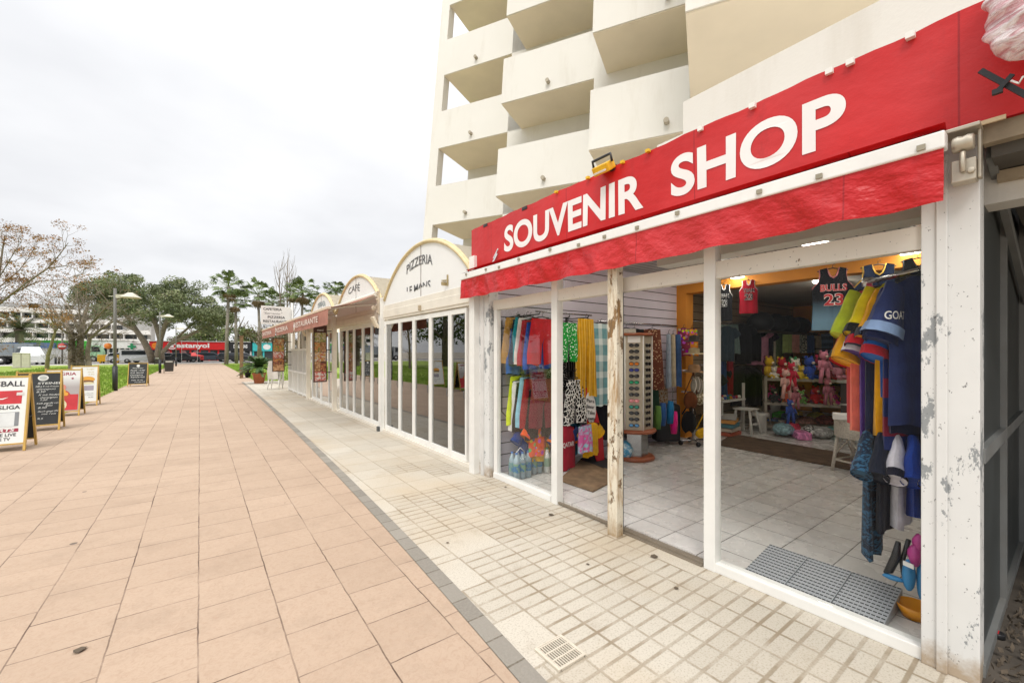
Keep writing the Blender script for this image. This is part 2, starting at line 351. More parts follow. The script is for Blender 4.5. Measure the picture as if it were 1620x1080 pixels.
# ================================================================== hotel with staggered balconies
def hotel_mat():
    t = NT('cream rendered wall'); n = t.noise(.35, 5, .6)
    c = t.mix(t.ramp(n, .3, .7), (.675, .65, .595), (.73, .708, .655)); c = t.mix(t.math('MULTIPLY', t.ramp(t.noise(1.2, 6, .7, t.mapv((1.5, 1.5, .22))), .54, .78), .30), c, (.44, .38, .29))
    t.base(c); t.rough(.9); t.bump(t.noise(45, 4), .12, .01); return t.m
HM = hotel_mat(); SOF = mat('balcony soffit paint', (.80, .71, .57), .9, var=.06, vs=.8, bump=.1)
E1 = Vector((-.485, .875, 0)); HN = Vector((.875, .485, 0)); HO = Vector((6.7, 9.84, 0))
def hp(s, t, z): return HO+E1*s+HN*(t+.13*(z-6))+Vector((0, 0, z))
def hbox(m, s0, s1, t0, t1, z0, z1):
    m.add([hp(s, t, z) for z in (z0, z1) for s, t in ((s0, t0), (s1, t0), (s1, t1), (s0, t1))], [(0,3,2,1),(4,5,6,7),(0,1,5,4),(1,2,6,5),(2,3,7,6),(3,0,4,7)])
hotel = thing('hotel_building', 'tall cream hotel block with staggered boxy balconies rising behind the shops', 'hotel', HO)
COLS = [(3.55, 1.5, 3.56, 1.96), (0, 0, 3.06, 1.5), (-3.06, -1.58, 3.4, 1.52), (-5.13, -4.74, 8.0, 3.16)]   # s, t, width, depth
Z0, ST, PH = 3.17, 2.8, 1.37
SPOUT = mat('weathered drain spout', (.42, .37, .29), .7)
for ci, (s, t0, w, D) in enumerate(COLS):
    m = MB()
    hbox(m, s-w-.4, s+(0, .5, .33, .05)[ci] if ci else s-.42, t0+D, t0+D+6, (2.62, 2.62, 3.08, 3.08)[ci], 26)
    if ci == 0: hbox(m, s-.36, s, t0+.004, t0+.34, -.5, 26)
    m.build('wall', HM, hotel)
    for fl in range(0, 8):
        z = Z0+ST*fl
        if ci == 3 and fl < 1: continue
        m = MB(); e = .004*(ci+1)
        hbox(m, s-w, s if ci else s-.36, t0, t0+.14, z-.03, z+PH)
        if ci: hbox(m, s-.14, s-.001, t0+.14, t0+D, z-.03, z+PH)
        b = m.build('balcony', HM, hotel)
        q = MB(); hbox(q, s-w, s-.004 if ci else s-.36, t0+.03, t0+D+.02, z-.05, z-.031); hbox(q, s-w, s-.145 if ci else s-.36, t0+.145, t0+D+.02, z-.03, z+.2); q.build('soffit', SOF, b)
        p = hp(s-w*.47, t0, z+.22); d = MB(); d.tube([p+HN*.02, p-HN*.13], .055, 8); d.build('drain_spout', SPOUT, b)
# white terrace parapet above the shop front
m = MB(); m.box(3.22, 3.40, -6, 1.97, 2.3, 3.62); m.box(3.222, 3.398, 1.97, 2.22, 2.3, 3.36)
solo(m, 'terrace_parapet', HM, 'plain cream parapet wall running above the red shop sign', 'wall')
# small pillar in the recess above the sign
# ================================================================== souvenir shop shell
def peel_mat(name, base, prim, amt, rust=0.0):
    t = NT(name); n = t.noise(8.5, 8, .74, t.mapv((1, 1, .5))); n2 = t.noise(1.1, 3)
    mask = t.ramp(t.math('MULTIPLY_ADD', n2, .30, t.math('MULTIPLY', n, .75)), amt, amt+.014)
    c = t.mix(t.ramp(t.noise(3, 4), .3, .7), sc(base, .92), base); c = t.mix(mask, c, prim)
    c = t.mix(t.math('MULTIPLY', t.ramp(t.noise(48, 3, .7, t.mapv((1, 1, .7))), .66, .69), .8), c, (.10, .095, .09))
    x, y, z = t.sep()
    c = t.mix(t.math('MULTIPLY', t.ramp(t.math('ADD', t.math('MULTIPLY', t.noise(9, 6, .7), .35), t.math('MULTIPLY', z, -1.0)), .02, .16), .75), c, (.30, .19, .08))
    if rust: c = t.mix(t.math('MULTIPLY', t.ramp(t.noise(7, 7, .75, t.mapv((2, 2, .3))), .50, .66), rust), c, (.34, .18, .05))
    t.base(c); t.rough(.5); t.bump(mask, .3, -.004); return t.m
PEEL = peel_mat('peeling white paint', (.70, .70, .68), (.27, .285, .29), .586)
RUST = peel_mat('rusty cream paint', (.74, .68, .55), (.16, .10, .05), .565, 1.0)
XF = 2.93
def FY(u, X=XF): return PX(u, VH, X).y
shop = thing('souvenir_shop', 'ground-floor souvenir shop with open glazed front and orange inner beam', 'shop', (XF, 2.4, 0))
YL, YR = 4.40, .40
def tile_mat():
    t = NT('glossy pale floor tiles'); x, y, z = t.sep(); v = t.n('CombineXYZ'); t.L.new(x, v.inputs[0]); t.L.new(y, v.inputs[1])
    b = t.n('TexBrick'); t.L.new(v.outputs[0], b.inputs[0]); b.offset = 0; b.inputs['Scale'].default_value = 1; b.inputs['Brick Width'].default_value = .333; b.inputs['Row Height'].default_value = .333
    b.inputs['Mortar Size'].default_value = .004; b.inputs['Color1'].default_value = (.58, .56, .535, 1); b.inputs['Color2'].default_value = (.64, .625, .60, 1); b.inputs['Mortar'].default_value = (.10, .09, .08, 1)
    c = t.mix(t.math('MULTIPLY', t.ramp(t.noise(11, 7, .75, t.mapv((.6, 1.8, 1)), 2.2), .5, .70), .22), b.outputs[0], (.38, .34, .32)); c = t.mix(t.math('MULTIPLY', t.ramp(t.noise(1.5, 5, .7), .5, .8), .3), c, (.33, .28, .23))
    t.base(c); t.rough(t.math('MULTIPLY_ADD', t.noise(5, 3), .3, .12)); return t.m
m = MB(); m.box(3.02, 7.1, YR-.05, 4.75, -.15, .022); m.box(7.1, 12.9, -.6, 4.75, -.15, .0219); m.build('floor', tile_mat(), shop)
def slat_mat(name, col, gap, per=.146, axis=2, w=.008):
    t = NT(name); z = t.sep()[axis]; f = t.math('FRACT', t.math('DIVIDE', t.math('ADD', z, .05), per)); g = t.math('LESS_THAN', f, w/per*1.6)
    c = t.mix(t.ramp(t.noise(2, 3), .3, .7), sc(col, .93), sc(col, 1.05)); t.base(t.mix(g, c, gap)); t.rough(.45); t.bump(g, .6, -.008); return t.m
SLAT = slat_mat('lavender slatwall', (.60, .555, .63), (.04, .035, .04)); SLATB = slat_mat('tan slatwall', (.36, .27, .18), (.06, .045, .03), .16)
ORANGE = mat('orange wall paint', (.72, .28, .035), .7, var=.08, vs=2)
m = MB(); m.box(3.0, 6.98, YL, YL+.1, .022, 2.86); m.build('slat_wall', SLAT, shop)
m = MB(); m.box(7.2, 12.8, 4.62, 4.72, .022, 2.76); m.build('back_slat_wall', SLATB, shop)
m = MB(); m.box(12.8, 12.95, -.6, 4.8, .022, 2.8); m.build('orange_wall', ORANGE, shop); m = MB(); m.box(6.98, 7.22, 4.22, 4.72, .022, 2.6); m.build('orange_pillar', ORANGE, shop)
m = MB(); m.box(6.98, 7.22, YR, 4.72, 2.6, 2.9); m.build('orange_beam', ORANGE, shop)
m = MB(); m.box(7.0, 12.9, -.6, -.5, .022, 2.8); m.box(7.0, 7.2, -.6, YR, .022, 2.9); m.build('inner_wall', mat('dark display wall', (.16, .12, .09), .8), shop)
CEIL = slat_mat('metal strip ceiling', (.50, .48, .45), (.06, .06, .06), .12, 1, .012)
m = MB(); m.box(2.98, 6.98, YR-.02, YL+.1, 2.86, 2.95); m.build('ceiling', CEIL, shop)
m = MB(); m.box(7.22, 12.9, -.6, 4.8, 2.76, 2.85); m.build('back_ceiling', mat('back room ceiling', (.48, .44, .38), .8), shop)
m = MB(); m.box(2.97, 7.0, YR-.05, YR, .0, 2.9)
m.build('side_wall', mat('inner side wall', (.62, .60, .56), .7), shop)
SHEETM = mat('dark grey sheet metal', (.055, .062, .062), .42, var=.25, vs=2.5, spec=.4)
m = MB(); m.box(2.99, 8.0, YR-.10, YR-.055, -.02, 2.62)
sh = m.build('metal_side_panel', SHEETM, shop)
m = MB(); m.box(3.0, 8.0, YR-.125, YR-.1, -.02, .06); m.box(3.0, 8, YR-.125, YR-.1, 1.02, 1.09); m.box(3.92, 3.955, YR-.127, YR-.1, -.02, 2.6); m.box(5.2, 5.24, YR-.127, YR-.1, -.02, 2.6); m.bar((3.02, YR-.14, 2.5), (5.2, YR-.14, 1.95), .03, .06); m.build('panel_rail', mat('grey panel trim', (.20, .205, .20), .5, dirt=.3), shop)
# corner post on the right
y1, y0 = FY(1459), FY(1552)
m = MB(); m.box(2.90, 3.03, y0, y1, 0, 2.6); m.box(2.885, 2.90, FY(1481, 2.89), FY(1499, 2.89), .0, 2.5); o = m.build('corner_post', PEEL, shop, .004)
# left posts
ya, yb = FY(779), FY(763); m = MB(); m.box(2.88, 3.02, ya, yb, 0, 2.6); m.build('corner_post', PEEL, shop, .004)
def mull(u0, u1, z0, z1, mt, X=XF, dx=.06): q = MB(); q.box(X, X+dx, FY(u1, X), FY(u0, X), z0, z1); return q.build('mullion', mt, shop, .003)
mull(781, 786, .06, 2.07, WHITE); mull(872, 881, .0, 2.45, WHITE, 2.915, .085); mull(1113, 1131, .0, 2.45, WHITE, 2.915, .085); mull(976, 981, .0, 2.07, DGREY, 2.93, .05)
mp = MB(); mp.box(2.80, 2.88, FY(976, 2.80), FY(961, 2.80), 0, 2.5); mp.build('timber_post', RUST, shop, .003)
m = MB(); m.box(XF, XF+.075, FY(1459), FY(780), 2.07, 2.19); m.build('transom', peel_mat('scuffed cream paint', (.75, .71, .63), (.22, .15, .09), .62), shop, .003)
for a_, b_ in ((872, 781), (1459, 1131)): m = MB(); m.box(XF-.01, XF+.08, FY(a_), FY(b_), 0, .065); m.build('sill', WHITE, shop, .004)
m = MB(); m.box(XF-.02, XF+.10, FY(1112), FY(960), 0, .012); m.box(XF, XF+.02, FY(1112), FY(882), .012, .03); m.build('door_track', mat('tarnished track', (.26, .22, .17), .5, .4, dirt=.5), shop)
SG = glass('shop window glass', (.98, .985, .98), .12)
for (a, b, z0, z1) in ((872, 786, .066, 2.069), (1459, 1131, .066, 2.069), (1112, 882, 2.192, 2.6), (872, 786, 2.192, 2.6), (1459, 1131, 2.192, 2.6)):
    m = MB(); m.box(XF+.035, XF+.041, FY(a)+.003, FY(b)-.003, z0, z1); m.build('window_pane', SG, shop)
m = MB(); m.box(2.945, 3.0, YR-.3, YL+.4, 2.605, 3.10); m.build('lintel', CREAM, shop)
m = MB(); m.box(3.0, 9, -6, YL+.5, 2.96, 3.06); m.build('roof', HM, shop)
# ------------------------------------------------------------------ ceiling lights (lit)
LAMP = glow('lit fluorescent diffuser', (1, .95, .85), 12.0)
for (x, y, z, l, lab) in ((5.25, 1.80, 2.75, 1.2, 'lit strip light just above the glass transom, nearest the front'), (6.55, 3.30, 2.74, 1.0, 'lit strip light by the two small hanging basketball vests'),
                          (6.5, 1.25, 2.74, 1.0, 'lit strip light near the orange beam above the shirts'), (8.5, 2.5, 2.66, 1.2, 'lit strip light on the low ceiling of the back room'), (4.0, 3.3, 2.75, 1.2, 'added unseen strip light brightening the shorts and sunglasses corner')):  # last one is added, out of view, to brighten the left corner
    t_ = thing('strip_light', lab, 'ceiling light', (x, y, z), 'strip lights on the shop ceiling')
    m = MB(); m.box(x-l/2, x+l/2, y-.11, y+.11, z+.04, z+.10); m.build('housing', WHITE, t_, .004)
    m = MB(); m.box(x-l/2+.03, x+l/2-.03, y-.09, y+.09, z, z+.038); m.build('diffuser', LAMP, t_, .012)
# ------------------------------------------------------------------ red sign
def red_mat(name, col, wr=.2, bd=.05, ns=4):
    t = NT(name); c = t.mix(t.ramp(t.noise(1.4, 5, .6), .3, .7), sc(col, .86), sc(col, 1.1)); c = t.mix(t.math('MULTIPLY', t.ramp(t.noise(7, 7, .75, t.mapv((1, .4, 2))), .6, .72), .35), c, (.30, .03, .035))
    c = t.mix(t.math('MULTIPLY', t.ramp(t.noise(.55, 5, .6), .46, .66), .38), c, (.60, .075, .08)); c = t.mix(t.math('MULTIPLY', t.ramp(t.noise(3.5, 7, .78, t.mapv((1, 1.2, .35))), .57, .74), .3), c, (.16, .02, .02)); sy = t.sep()[1]; sm = t.math('LESS_THAN', t.math('FRACT', t.math('DIVIDE', t.math('ADD', sy, .35), 1.31)), .006); c = t.mix(t.math('MULTIPLY', sm, .55), c, (.2, .01, .015)); t.base(c); t.b.inputs['Specular IOR Level'].default_value = .35; t.rough(t.math('MULTIPLY_ADD', t.noise(3, 4), .3, .25)); t.bump(t.math('ADD', t.noise(ns, 5, .55, t.mapv((1, 1, 1.6))), t.math('MULTIPLY', t.noise(1.2, 2), 1.2)), wr, bd); return t.m
REDB = red_mat('red banner vinyl', (.53, .015, .016)); REDV = red_mat('red awning fabric', (.51, .013, .016), .7, .12, 2.4)
LET = mat('white vinyl lettering', (.80, .79, .77), .5, var=.03)
sign = thing('shop_sign', 'long red vinyl banner reading souvenir shop in white capitals', 'sign', (2.86, 2, 2.6))
r = random.Random(4); m = MB()
bx = lambda y, b: .006*math.sin(y*4.3)*(1-b)+.004*math.sin(y*9+b*3)
def ban(a, b):
    y = 4.74-(4.74+2.2)*a; z = 2.585+b*.55+((0.003*math.sin(a*61)+.003*math.sin(a*163)) if b > .9 else 0); return (2.845+bx(y, b), y, z)
m.grid(ban, 90, 6); m.grid(lambda a, b: (ban(a, b)[0]+.03, ban(a, b)[1], ban(a, b)[2]), 90, 6); m.build('banner', REDB, sign)
for word, u0, u1 in (('SOUVENIR', 797, 1016), ('SHOP', 1060, 1337)):
    m = MB(); ya, yb = FY(u0, 2.83), FY(u1, 2.83); m.text(word, (2.822, ya, 2.715), (0, -1, 0), (0, 0, 1), .285, .03, ya-yb, res=8, post=lambda q: Vector((2.841+bx(q.y, (q.z-2.585)/.55), q.y, q.z))); m.build('lettering', LET, sign)
for u in (1440, 1312, 1190, 1108, 1345): m = MB(); m.cbox((2.835, FY(u, 2.83), 3.12), (.03, .035, .03)); m.build('clip', WHITE, sign)
for u in (1025, 985, 930, 880): m = MB(); m.cbox((2.83, FY(u, 2.83), 3.13), (.03, .03, .022)); m.build('clip', mat('yellow clip', (.75, .48, .02), .4), sign)
m = MB(); m.grid(lambda a, b: (2.818, 4.10+.10*a+.02*math.sin(b*6), 2.655+.07*b+.10*a*-.5+.05*(1-a)), 6, 4); m.build('torn_patch', mat('torn pale backing', (.62, .66, .68), .6), sign)
# ------------------------------------------------------------------ awning
aw = thing('awning', 'retracted red awning with white front bar and crumpled valance over the shop', 'awning', (2.8, 2.4, 2.5))
m = MB(); m.box(2.70, 2.775, .37, 4.77, 2.475, 2.555); bar_ = m.build('front_bar', mat('white awning bar', (.80, .79, .76), .35, var=.04, dirt=.12), aw, .008)
for i in range(12):
    m = MB(); yy = .5+i*.37+r.uniform(-.1, .1); m.cbox((2.694, yy, 2.515+r.uniform(-.02, .02)), (.012, .03, .025)); m.build('bar_clip', mat('small bar clips', (.30, .27, .2), .4), bar_)
m = MB(); rr = random.Random(7); ph = [(rr.uniform(4, 30), rr.uniform(0, 6), rr.uniform(.15, 1)) for _ in range(7)]
def val(a, b):
    y = .375+4.395*a; w = sum(k*math.sin(f*y+p+b*2*math.sin(f)) for f, p, k in ph)/3.2
    return (2.712+(.022+.02*b)*w*b*.8+.006*math.sin(y*31+4*b)*math.sin(b*3.1), y, 2.478-b*(.245+.004*w))
m.grid(val, 260, 12); m.build('valance', REDV, aw)
m = MB(); m.grid(lambda a, b: (2.70+.14*b, .38+4.38*a, 2.557+.045*b+.01*math.sin(a*80)*b), 80, 3); m.grid(lambda a, b: (2.775+.05*math.sin(b*3.14), .38+4.38*a, 2.555+.06*math.cos(b*3.14)), 60, 8); m.build('rolled_fabric', REDV, aw)
m = MB(); m.box(2.83, 2.842, .2, 4.75, 2.572, 2.59); m.build('edge_strip', mat('yellowed edge strip', (.58, .45, .28), .6), aw)
m = MB(); m.lathe([(0, -.035), (.034, -.035), (.038, -.015), (.033, 0), (.038, .015), (.034, .035), (0, .035)], (2.80, .325, 2.50), 14, 'y'); m.box(2.80, 2.875, .285, .365, 2.33, 2.43); m.box(2.78, 2.90, .27, .40, 2.56, 2.578); m.tube([(2.79, .325, 2.46), (2.775, .325, 2.41), (2.79, .325, 2.37)], .011, 8); m.box(2.83, 2.88, .272, .284, 2.34, 2.56); m.lathe([(0, -.01), (.014, -.01), (.014, .01), (0, .01)], (2.795, .30, 2.37), 8, 'x')
m.build('gear_bracket', mat('corroded bracket', (.50, .45, .36), .4, .5, dirt=.5), aw, .006)
# ------------------------------------------------------------------ work lamp on the sign, wrapped bundle, strap
p = PX(955, 266, 2.78); wl = thing('work_lamp', 'yellow and black folding work lamp clipped to the sign edge', 'lamp', p)
a = Vector((0, -1, 0)); dv = Vector((-.55, 0, .83))
m = MB(); m.obox(p, (0, .085, 0), (-.045, 0, -.03), (.02, 0, -.03)); m.build('lamp_body', mat('yellow lamp casing', (.75, .42, .01), .4), wl, .008)
m = MB(); m.obox(p+Vector((-.03, 0, -.034)), (0, .06, 0), (-.03, 0, -.02), (.004, 0, -.006)); m.build('lens', mat('clear lamp lens', (.75, .74, .68), .2), wl)
m = MB(); q = p+Vector((-.01, 0, .02)); m.tube([q+Vector((0, -.10, 0)), q+Vector((-.02, -.10, .06)), q+Vector((-.02, .10, .06)), q+Vector((0, .10, 0))], .012, 6); m.cbox(p+Vector((.05, -.05, .0)), (.06, .05, .05)); m.build('stand', BLACK, wl)
for u, v, lab in ((770, 357, 'black spot lamp at the far left end of the sign top'), (832, 330, 'black spot lamp above the second letter of the sign')):
    p = PX(u, v, 2.86); m = MB(); m.cbox(p, (.05, .09, .035)); m.cbox(p-Vector((0, 0, .03)), (.02, .02, .06)); solo(m, 'spot_lamp', BLACK, lab, 'lamp', None, 'black lamps along the sign top', .004)
def wrapm():
    t = NT('crinkled pink plastic wrap'); n = t.noise(9, 5, .6, t.mapv((1, 1, 4.5)), .8); c = t.mix(t.ramp(n, .42, .60), (.58, .30, .33), (.82, .74, .75)); t.base(c); t.rough(.15); t.bump(n, .9, .03); return t.m
m = MB(); rr = random.Random(3)
def wr(a, b):
    th = a*2*math.pi; z = 2.72+.62*b; k = (1-abs(2*b-1)**5)**.4 if 0 < b < 1 else 0; rr_ = (1+.04*math.sin(th*5+b*25)+.03*math.sin(b*60))
    return (2.66+.11*math.cos(th)*k*rr_, .045+.20*math.sin(th)*k*rr_, z)
m.grid(wr, 90, 70); solo(m, 'wrapped_bundle', wrapm(), 'bundle wrapped in crinkled pinkish clear plastic at the sign end', 'bundle')
st = thing('strap_fitting', 'black metal strap fitting crossing in front of the sign end', 'fitting', (2.74, .2, 2.6))
a, b = PX(1551, 112, 2.72), PX(1625, 152, 2.72); m = MB(); m.bar(a, b, .012, .02); m.build('strap', BLACK, st)
a, b = PX(1578, 145, 2.70), PX(1602, 118, 2.70); m = MB(); m.bar(a, b, .014, .016); m.cbox(a, (.02, .03, .02)); m.build('hook', BLACK, st)
m = MB(); m.tube([PX(1600, 128, 2.68), PX(1612, 132, 2.66), PX(1618, 122, 2.66), PX(1630, 118, 2.66)], .004, 6); m.build('cord', WHITE, st)
# ------------------------------------------------------------------ covered passage on the right
ps = thing('side_passage', 'dark roofed passage beside the shop corner with rusty ceiling trim', 'building', (4, -.5, 0))
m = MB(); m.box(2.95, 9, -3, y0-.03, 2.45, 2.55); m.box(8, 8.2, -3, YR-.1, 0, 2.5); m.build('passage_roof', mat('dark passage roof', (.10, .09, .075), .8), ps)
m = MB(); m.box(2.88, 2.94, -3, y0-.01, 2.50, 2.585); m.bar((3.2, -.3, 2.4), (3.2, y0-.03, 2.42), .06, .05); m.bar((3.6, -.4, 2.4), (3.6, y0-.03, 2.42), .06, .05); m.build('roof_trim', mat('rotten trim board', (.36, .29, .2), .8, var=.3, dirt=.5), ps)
def debris():
    r = random.Random(11); m = MB()
    for i in range(2600):
        x = r.uniform(2.9, 5.5); y = r.uniform(-.9, y0-.02-.02*(x-2.9)); a = r.uniform(0, 6.28); l = r.uniform(.004, .018); w = r.uniform(.002, .006); z = r.uniform(.0, .05)
        m.obox((x, y, z), (l*math.cos(a), l*math.sin(a), r.uniform(-.02, .02)), (-w*math.sin(a), w*math.cos(a), r.uniform(-.01, .01)), (0, 0, .002))
    return m
o = struct(debris(), 'litter', mat('dry leaves and litter', (.11, .085, .06), .9, var=.6, vs=9), 'stuff')
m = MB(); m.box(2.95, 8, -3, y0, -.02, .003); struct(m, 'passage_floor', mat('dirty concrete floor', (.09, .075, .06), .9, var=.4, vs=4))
p = G(1578, 1008); t_ = thing('bottle_cap_tin', 'round dark tin with red stripe lying among the litter', 'tin', p); m = MB(); m.lathe([(0, .03), (.028, .03), (.03, .026), (.03, 0), (0, 0)], p, 16); m.build('tin', BLACK, t_); m = MB(); m.box(p.x-.02, p.x+.02, p.y-.006, p.y+.008, p.z+.0305, p.z+.033); m.build('stripe', mat('red tin stripe', (.5, .02, .03), .5), t_)
m = MB(); p = G(1590, 960); m.tube([p, G(1565, 925, .02), G(1556, 905, .05)], .004, 6); solo(m, 'dry_stick', mat('bleached twig', (.42, .33, .22), .8), 'pale dry twig leaning in the litter by the metal panel', 'twig')
# drain grate, small dark litter on paving
p = G(886, 1033); gr_ = thing('drain_grate', 'square cream drain grate set in the tiled pavement', 'drain', p)
m = MB(); q = .083
for i in range(11):
    x = -q+.01+i*(2*q-.02)/10; m.box(p.x+x-.0028, p.x+x+.0028, p.y-q, p.y+q, .003, .010)
for y in (-q, -q/3, q/3, q): m.box(p.x-q, p.x+q, p.y+y-.004, p.y+y+.004, .002, .011)
m.box(p.x-q-.012, p.x-q+.004, p.y-q-.012, p.y+q+.012, .002, .012); m.box(p.x+q-.004, p.x+q+.012, p.y-q-.012, p.y+q+.012, .002, .012); m.box(p.x-q, p.x+q, p.y-q-.012, p.y-q-.005, .002, .0125); m.box(p.x-q, p.x+q, p.y+q+.005, p.y+q+.012, .002, .0125)
m.build('grid', mat('cream grate plastic', (.58, .52, .42), .6, dirt=.4), gr_); m = MB(); m.box(p.x-q, p.x+q, p.y-q, p.y+q, .0, .0025); m.build('pit_shade', mat('painted drain shade', (.06, .05, .045), .9), gr_)  # dark sheet just under the bars, the drain's shade put into its colour
r = random.Random(21); spots = [(872, 814), (1035, 880), (712, 690), (708, 858), (930, 892), (1070, 930), (800, 770), (126, 1028)]
m0 = MB(); m0.add([(.0, -.035, .002), (.03, -.012, .006), (.022, .02, .009), (0, .032, .004), (-.026, .012, .010), (-.03, -.014, .003)], [(0, 1, 2, 3, 4, 5)]); lf = m0.build('dry_leaf', mat('dark dry leaf', (.10, .075, .05), .9)); tag(lf, None, 'leaf', 'dry leaves on the paving')
labs = ['curled brown leaf on the pavement in front of the left window', 'dry leaf against the door track under the timber post', 'small dry leaf mid pavement near the restaurant doors', 'leaf scrap on the cream tiles left of the timber post', 'leaf scrap on grooved tiles in front of the open doorway', 'leaf scrap near the door track right of the timber post', 'dry leaf by the foot of the white corner post', 'dark flattened leaf on the pink promenade slabs']
for i, (u, v) in enumerate(spots):
    o = lf if i == 0 else lf.copy()
    if i: COL.objects.link(o)
    o.location = G(u, v, .004); o.rotation_euler = (0, 0, r.uniform(0, 6)); k = (.8, .9, .5, .4, .4, .5, .5, .9)[i]; o.scale = (k, k, k); o['label'] = labs[i]
# ================================================================== restaurant pavilions with barrel roofs
RG = glass('restaurant glass', (.93, .94, .92), 2.7)
TRIM = mat('yellowed arch trim', (.62, .50, .28), .5, var=.12, vs=8)
GAB = mat('white gable sheet', (.78, .775, .76), .5, var=.03, vs=1.2, dirt=.06)
def pvc():
    t = NT('translucent white roof sheet'); c = t.mix(t.ramp(t.noise(2, 5), .3, .7), (.70, .69, .65), (.78, .77, .73)); t.base(c); t.rough(.5)
    tr = t.n('BsdfTranslucent'); tr.inputs[0].default_value = (.92, .88, .78, 1); ms = t.n('MixShader'); ms.inputs[0].default_value = .85
    t.L.new(t.b.outputs[0], ms.inputs[1]); t.L.new(tr.outputs[0], ms.inputs[2]); t.L.new(ms.outputs[0], t.N['Material Output'].inputs[0]); return t.m
PVC = pvc()
BEIGE = mat('beige interior', (.74, .66, .54), .8, var=.1)
XR = 2.93
def YU(u, X=XR): return PX(u, VH, X).y
def arch(y0, y1, zb, zt, n=28, x=XR):
    c = (y0+y1)/2; hw = (y1-y0)/2; hh = zt-zb; R = (hw*hw+hh*hh)/(2*hh); zc = zt-R; a = math.asin(min(1, hw/R))
    return [(x, c+R*math.sin(-a+2*a*i/n), zc+R*math.cos(-a+2*a*i/n)) for i in range(n+1)], R, zc
def pavilion(name, label, y0, y1, zb, zt, panels, depth=3.8, gable=True, sill=.05):
    t = thing(name, label, 'restaurant', (XR, (y0+y1)/2, 0))
    m = MB(); m.box(XR+.05, XR+depth, y0+.02, y1-.02, -.1, .03); m.build('floor', mat('restaurant floor tile', (.60, .52, .41), .25, var=.12, vs=2), t)
    m = MB(); m.box(XR+depth, XR+depth+.1, y0+.02, y1-.02, .03, 2.6); m.box(XR+2.2, XR+2.25, y0+.5, y0+1.6, .03, 1.1); m.build('back_wall', BEIGE, t)
    if gable:
        A, R, zc = arch(y0+.06, y1-.06, zb, zt)
        m = MB(); pts = [(XR-.01, y0+.02, 2.46), (XR-.01, y1-.02, 2.46)]+[(XR-.01, p[1], p[2]) for p in A[::-1]]; m.prism(pts, (.03, 0, 0)); g = m.build('gable_panel', GAB, t)
        m = MB(); m.tube([(XR-.02, p[1], p[2]) for p in A], .03, 8); m.tube([(XR+.01, p[1], p[2]+.025) for p in A], .022, 8); m.build('arch_trim', TRIM, t)
        m = MB(); m.box(XR-.017, XR-.0105, (y0+y1)/2-.006, (y0+y1)/2+.006, 2.47, zt-.03); m.build('panel_seam', mat('dark seam', (.25, .22, .2), .6), g)
        m = MB(); n = len(A); vs = [(XR+.03, p[1], p[2]) for p in A]+[(XR+depth, p[1], p[2]) for p in A]
        m.add(vs, [(i, i+1, n+i+1, n+i) for i in range(n-1)], True); m.build('barrel_roof', PVC, t)
    m = MB(); m.box(XR-.02, XR+.10, y0+.02, y1-.02, 2.18, 2.46); m.box(XR-.035, XR-.02, y0+.03, y1-.03, 2.22, 2.36); m.build('beam', CREAM, t, .005)
    for (a, b) in panels:
        f = MB(); w = .042; f.box(XR, XR+.05, a, a+w, sill, 2.165); f.box(XR, XR+.05, b-w, b, sill, 2.165); f.box(XR+.002, XR+.048, a+w, b-w, sill, sill+.075); f.box(XR+.002, XR+.048, a+w, b-w, 2.09, 2.163)
        d = f.build('door_leaf', WHITE, t, .003)
        q = MB(); q.box(XR+.022, XR+.028, a+w, b-w, sill+.075, 2.09); q.build('glass_pane', RG, d)
        q = MB(); q.tube([(XR-.012, a+.02, 1.02), (XR-.03, a+.02, 1.02), (XR-.03, a+.02, .92), (XR-.012, a+.02, .92)], .006, 6); q.build('handle', DGREY, d)
    m = MB(); m.box(XR-.03, XR+.09, y0+.02, y1-.02, 0, sill-.003); m.build('threshold', CREAM, t)
    return t
us = [609, 631.5, 653.7, 680, 711, 738]; ys = [YU(u) for u in us]
P1 = pavilion('pizzeria_pavilion', 'white pizzeria front under a big arched gable, next to the red shop', 4.72, 8.20, 2.56, 3.33, [(ys[i+1]+.004, ys[i]-.004) for i in range(5)])
GT = mat('dark grey sign lettering', (.10, .10, .105), .6)
yc = 6.54
m = MB(); m.text('PIZZERIA', (XR-.0155, yc, 2.99), (0, -1, 0), (0, 0, 1), .155, .012, 1.02, 'C', warp=lambda x, y: (x, y-.30*x*x)); m.build('lettering', GT, P1)
m = MB(); m.text('LE MANS', (XR-.0155, yc+.03, 2.55), (0, -1, 0), (0, 0, 1), .14, .012, .94, 'C', warp=lambda x, y: (x, max(y, .045+.02*math.sin(x*9)))); m.build('lettering', GT, P1)
# posts, pipes
m = MB(); m.box(2.80, 2.90, 4.60, 4.72, 0, 2.78); m.build('post', WHITE, P1, .004)
m = MB(); m.box(2.90, 3.02, 4.46, 4.70, 0, 2.6); m.box(2.86, 2.90, 4.48, 4.54, 0, 2.6); m.build('post', mat('grey white side post', (.62, .61, .585), .5, dirt=.15), P1, .004)
m = MB(); m.cbox((XR-.06, 5.56, 2.55), (.08, .012, .05)); m.bar((XR-.02, 5.52, 2.52), (XR-.02, 5.52, 2.68), .02, .02); m.bar((XR-.02, 5.50, 2.60), (XR-.02, 5.70, 2.62), .015, .015); m.bar((XR-.02, 5.50, 2.56), (XR-.02, 5.68, 2.57), .012, .012); m.build('bracket', mat('tarnished brass bracket', (.45, .36, .2), .4, .5), P1)
m = MB(); m.cbox((XR-.05, 6.42, 2.27), (.05, .05, .09)); m.build('lock_box', mat('tan lock box', (.42, .34, .23), .6), P1, .006)
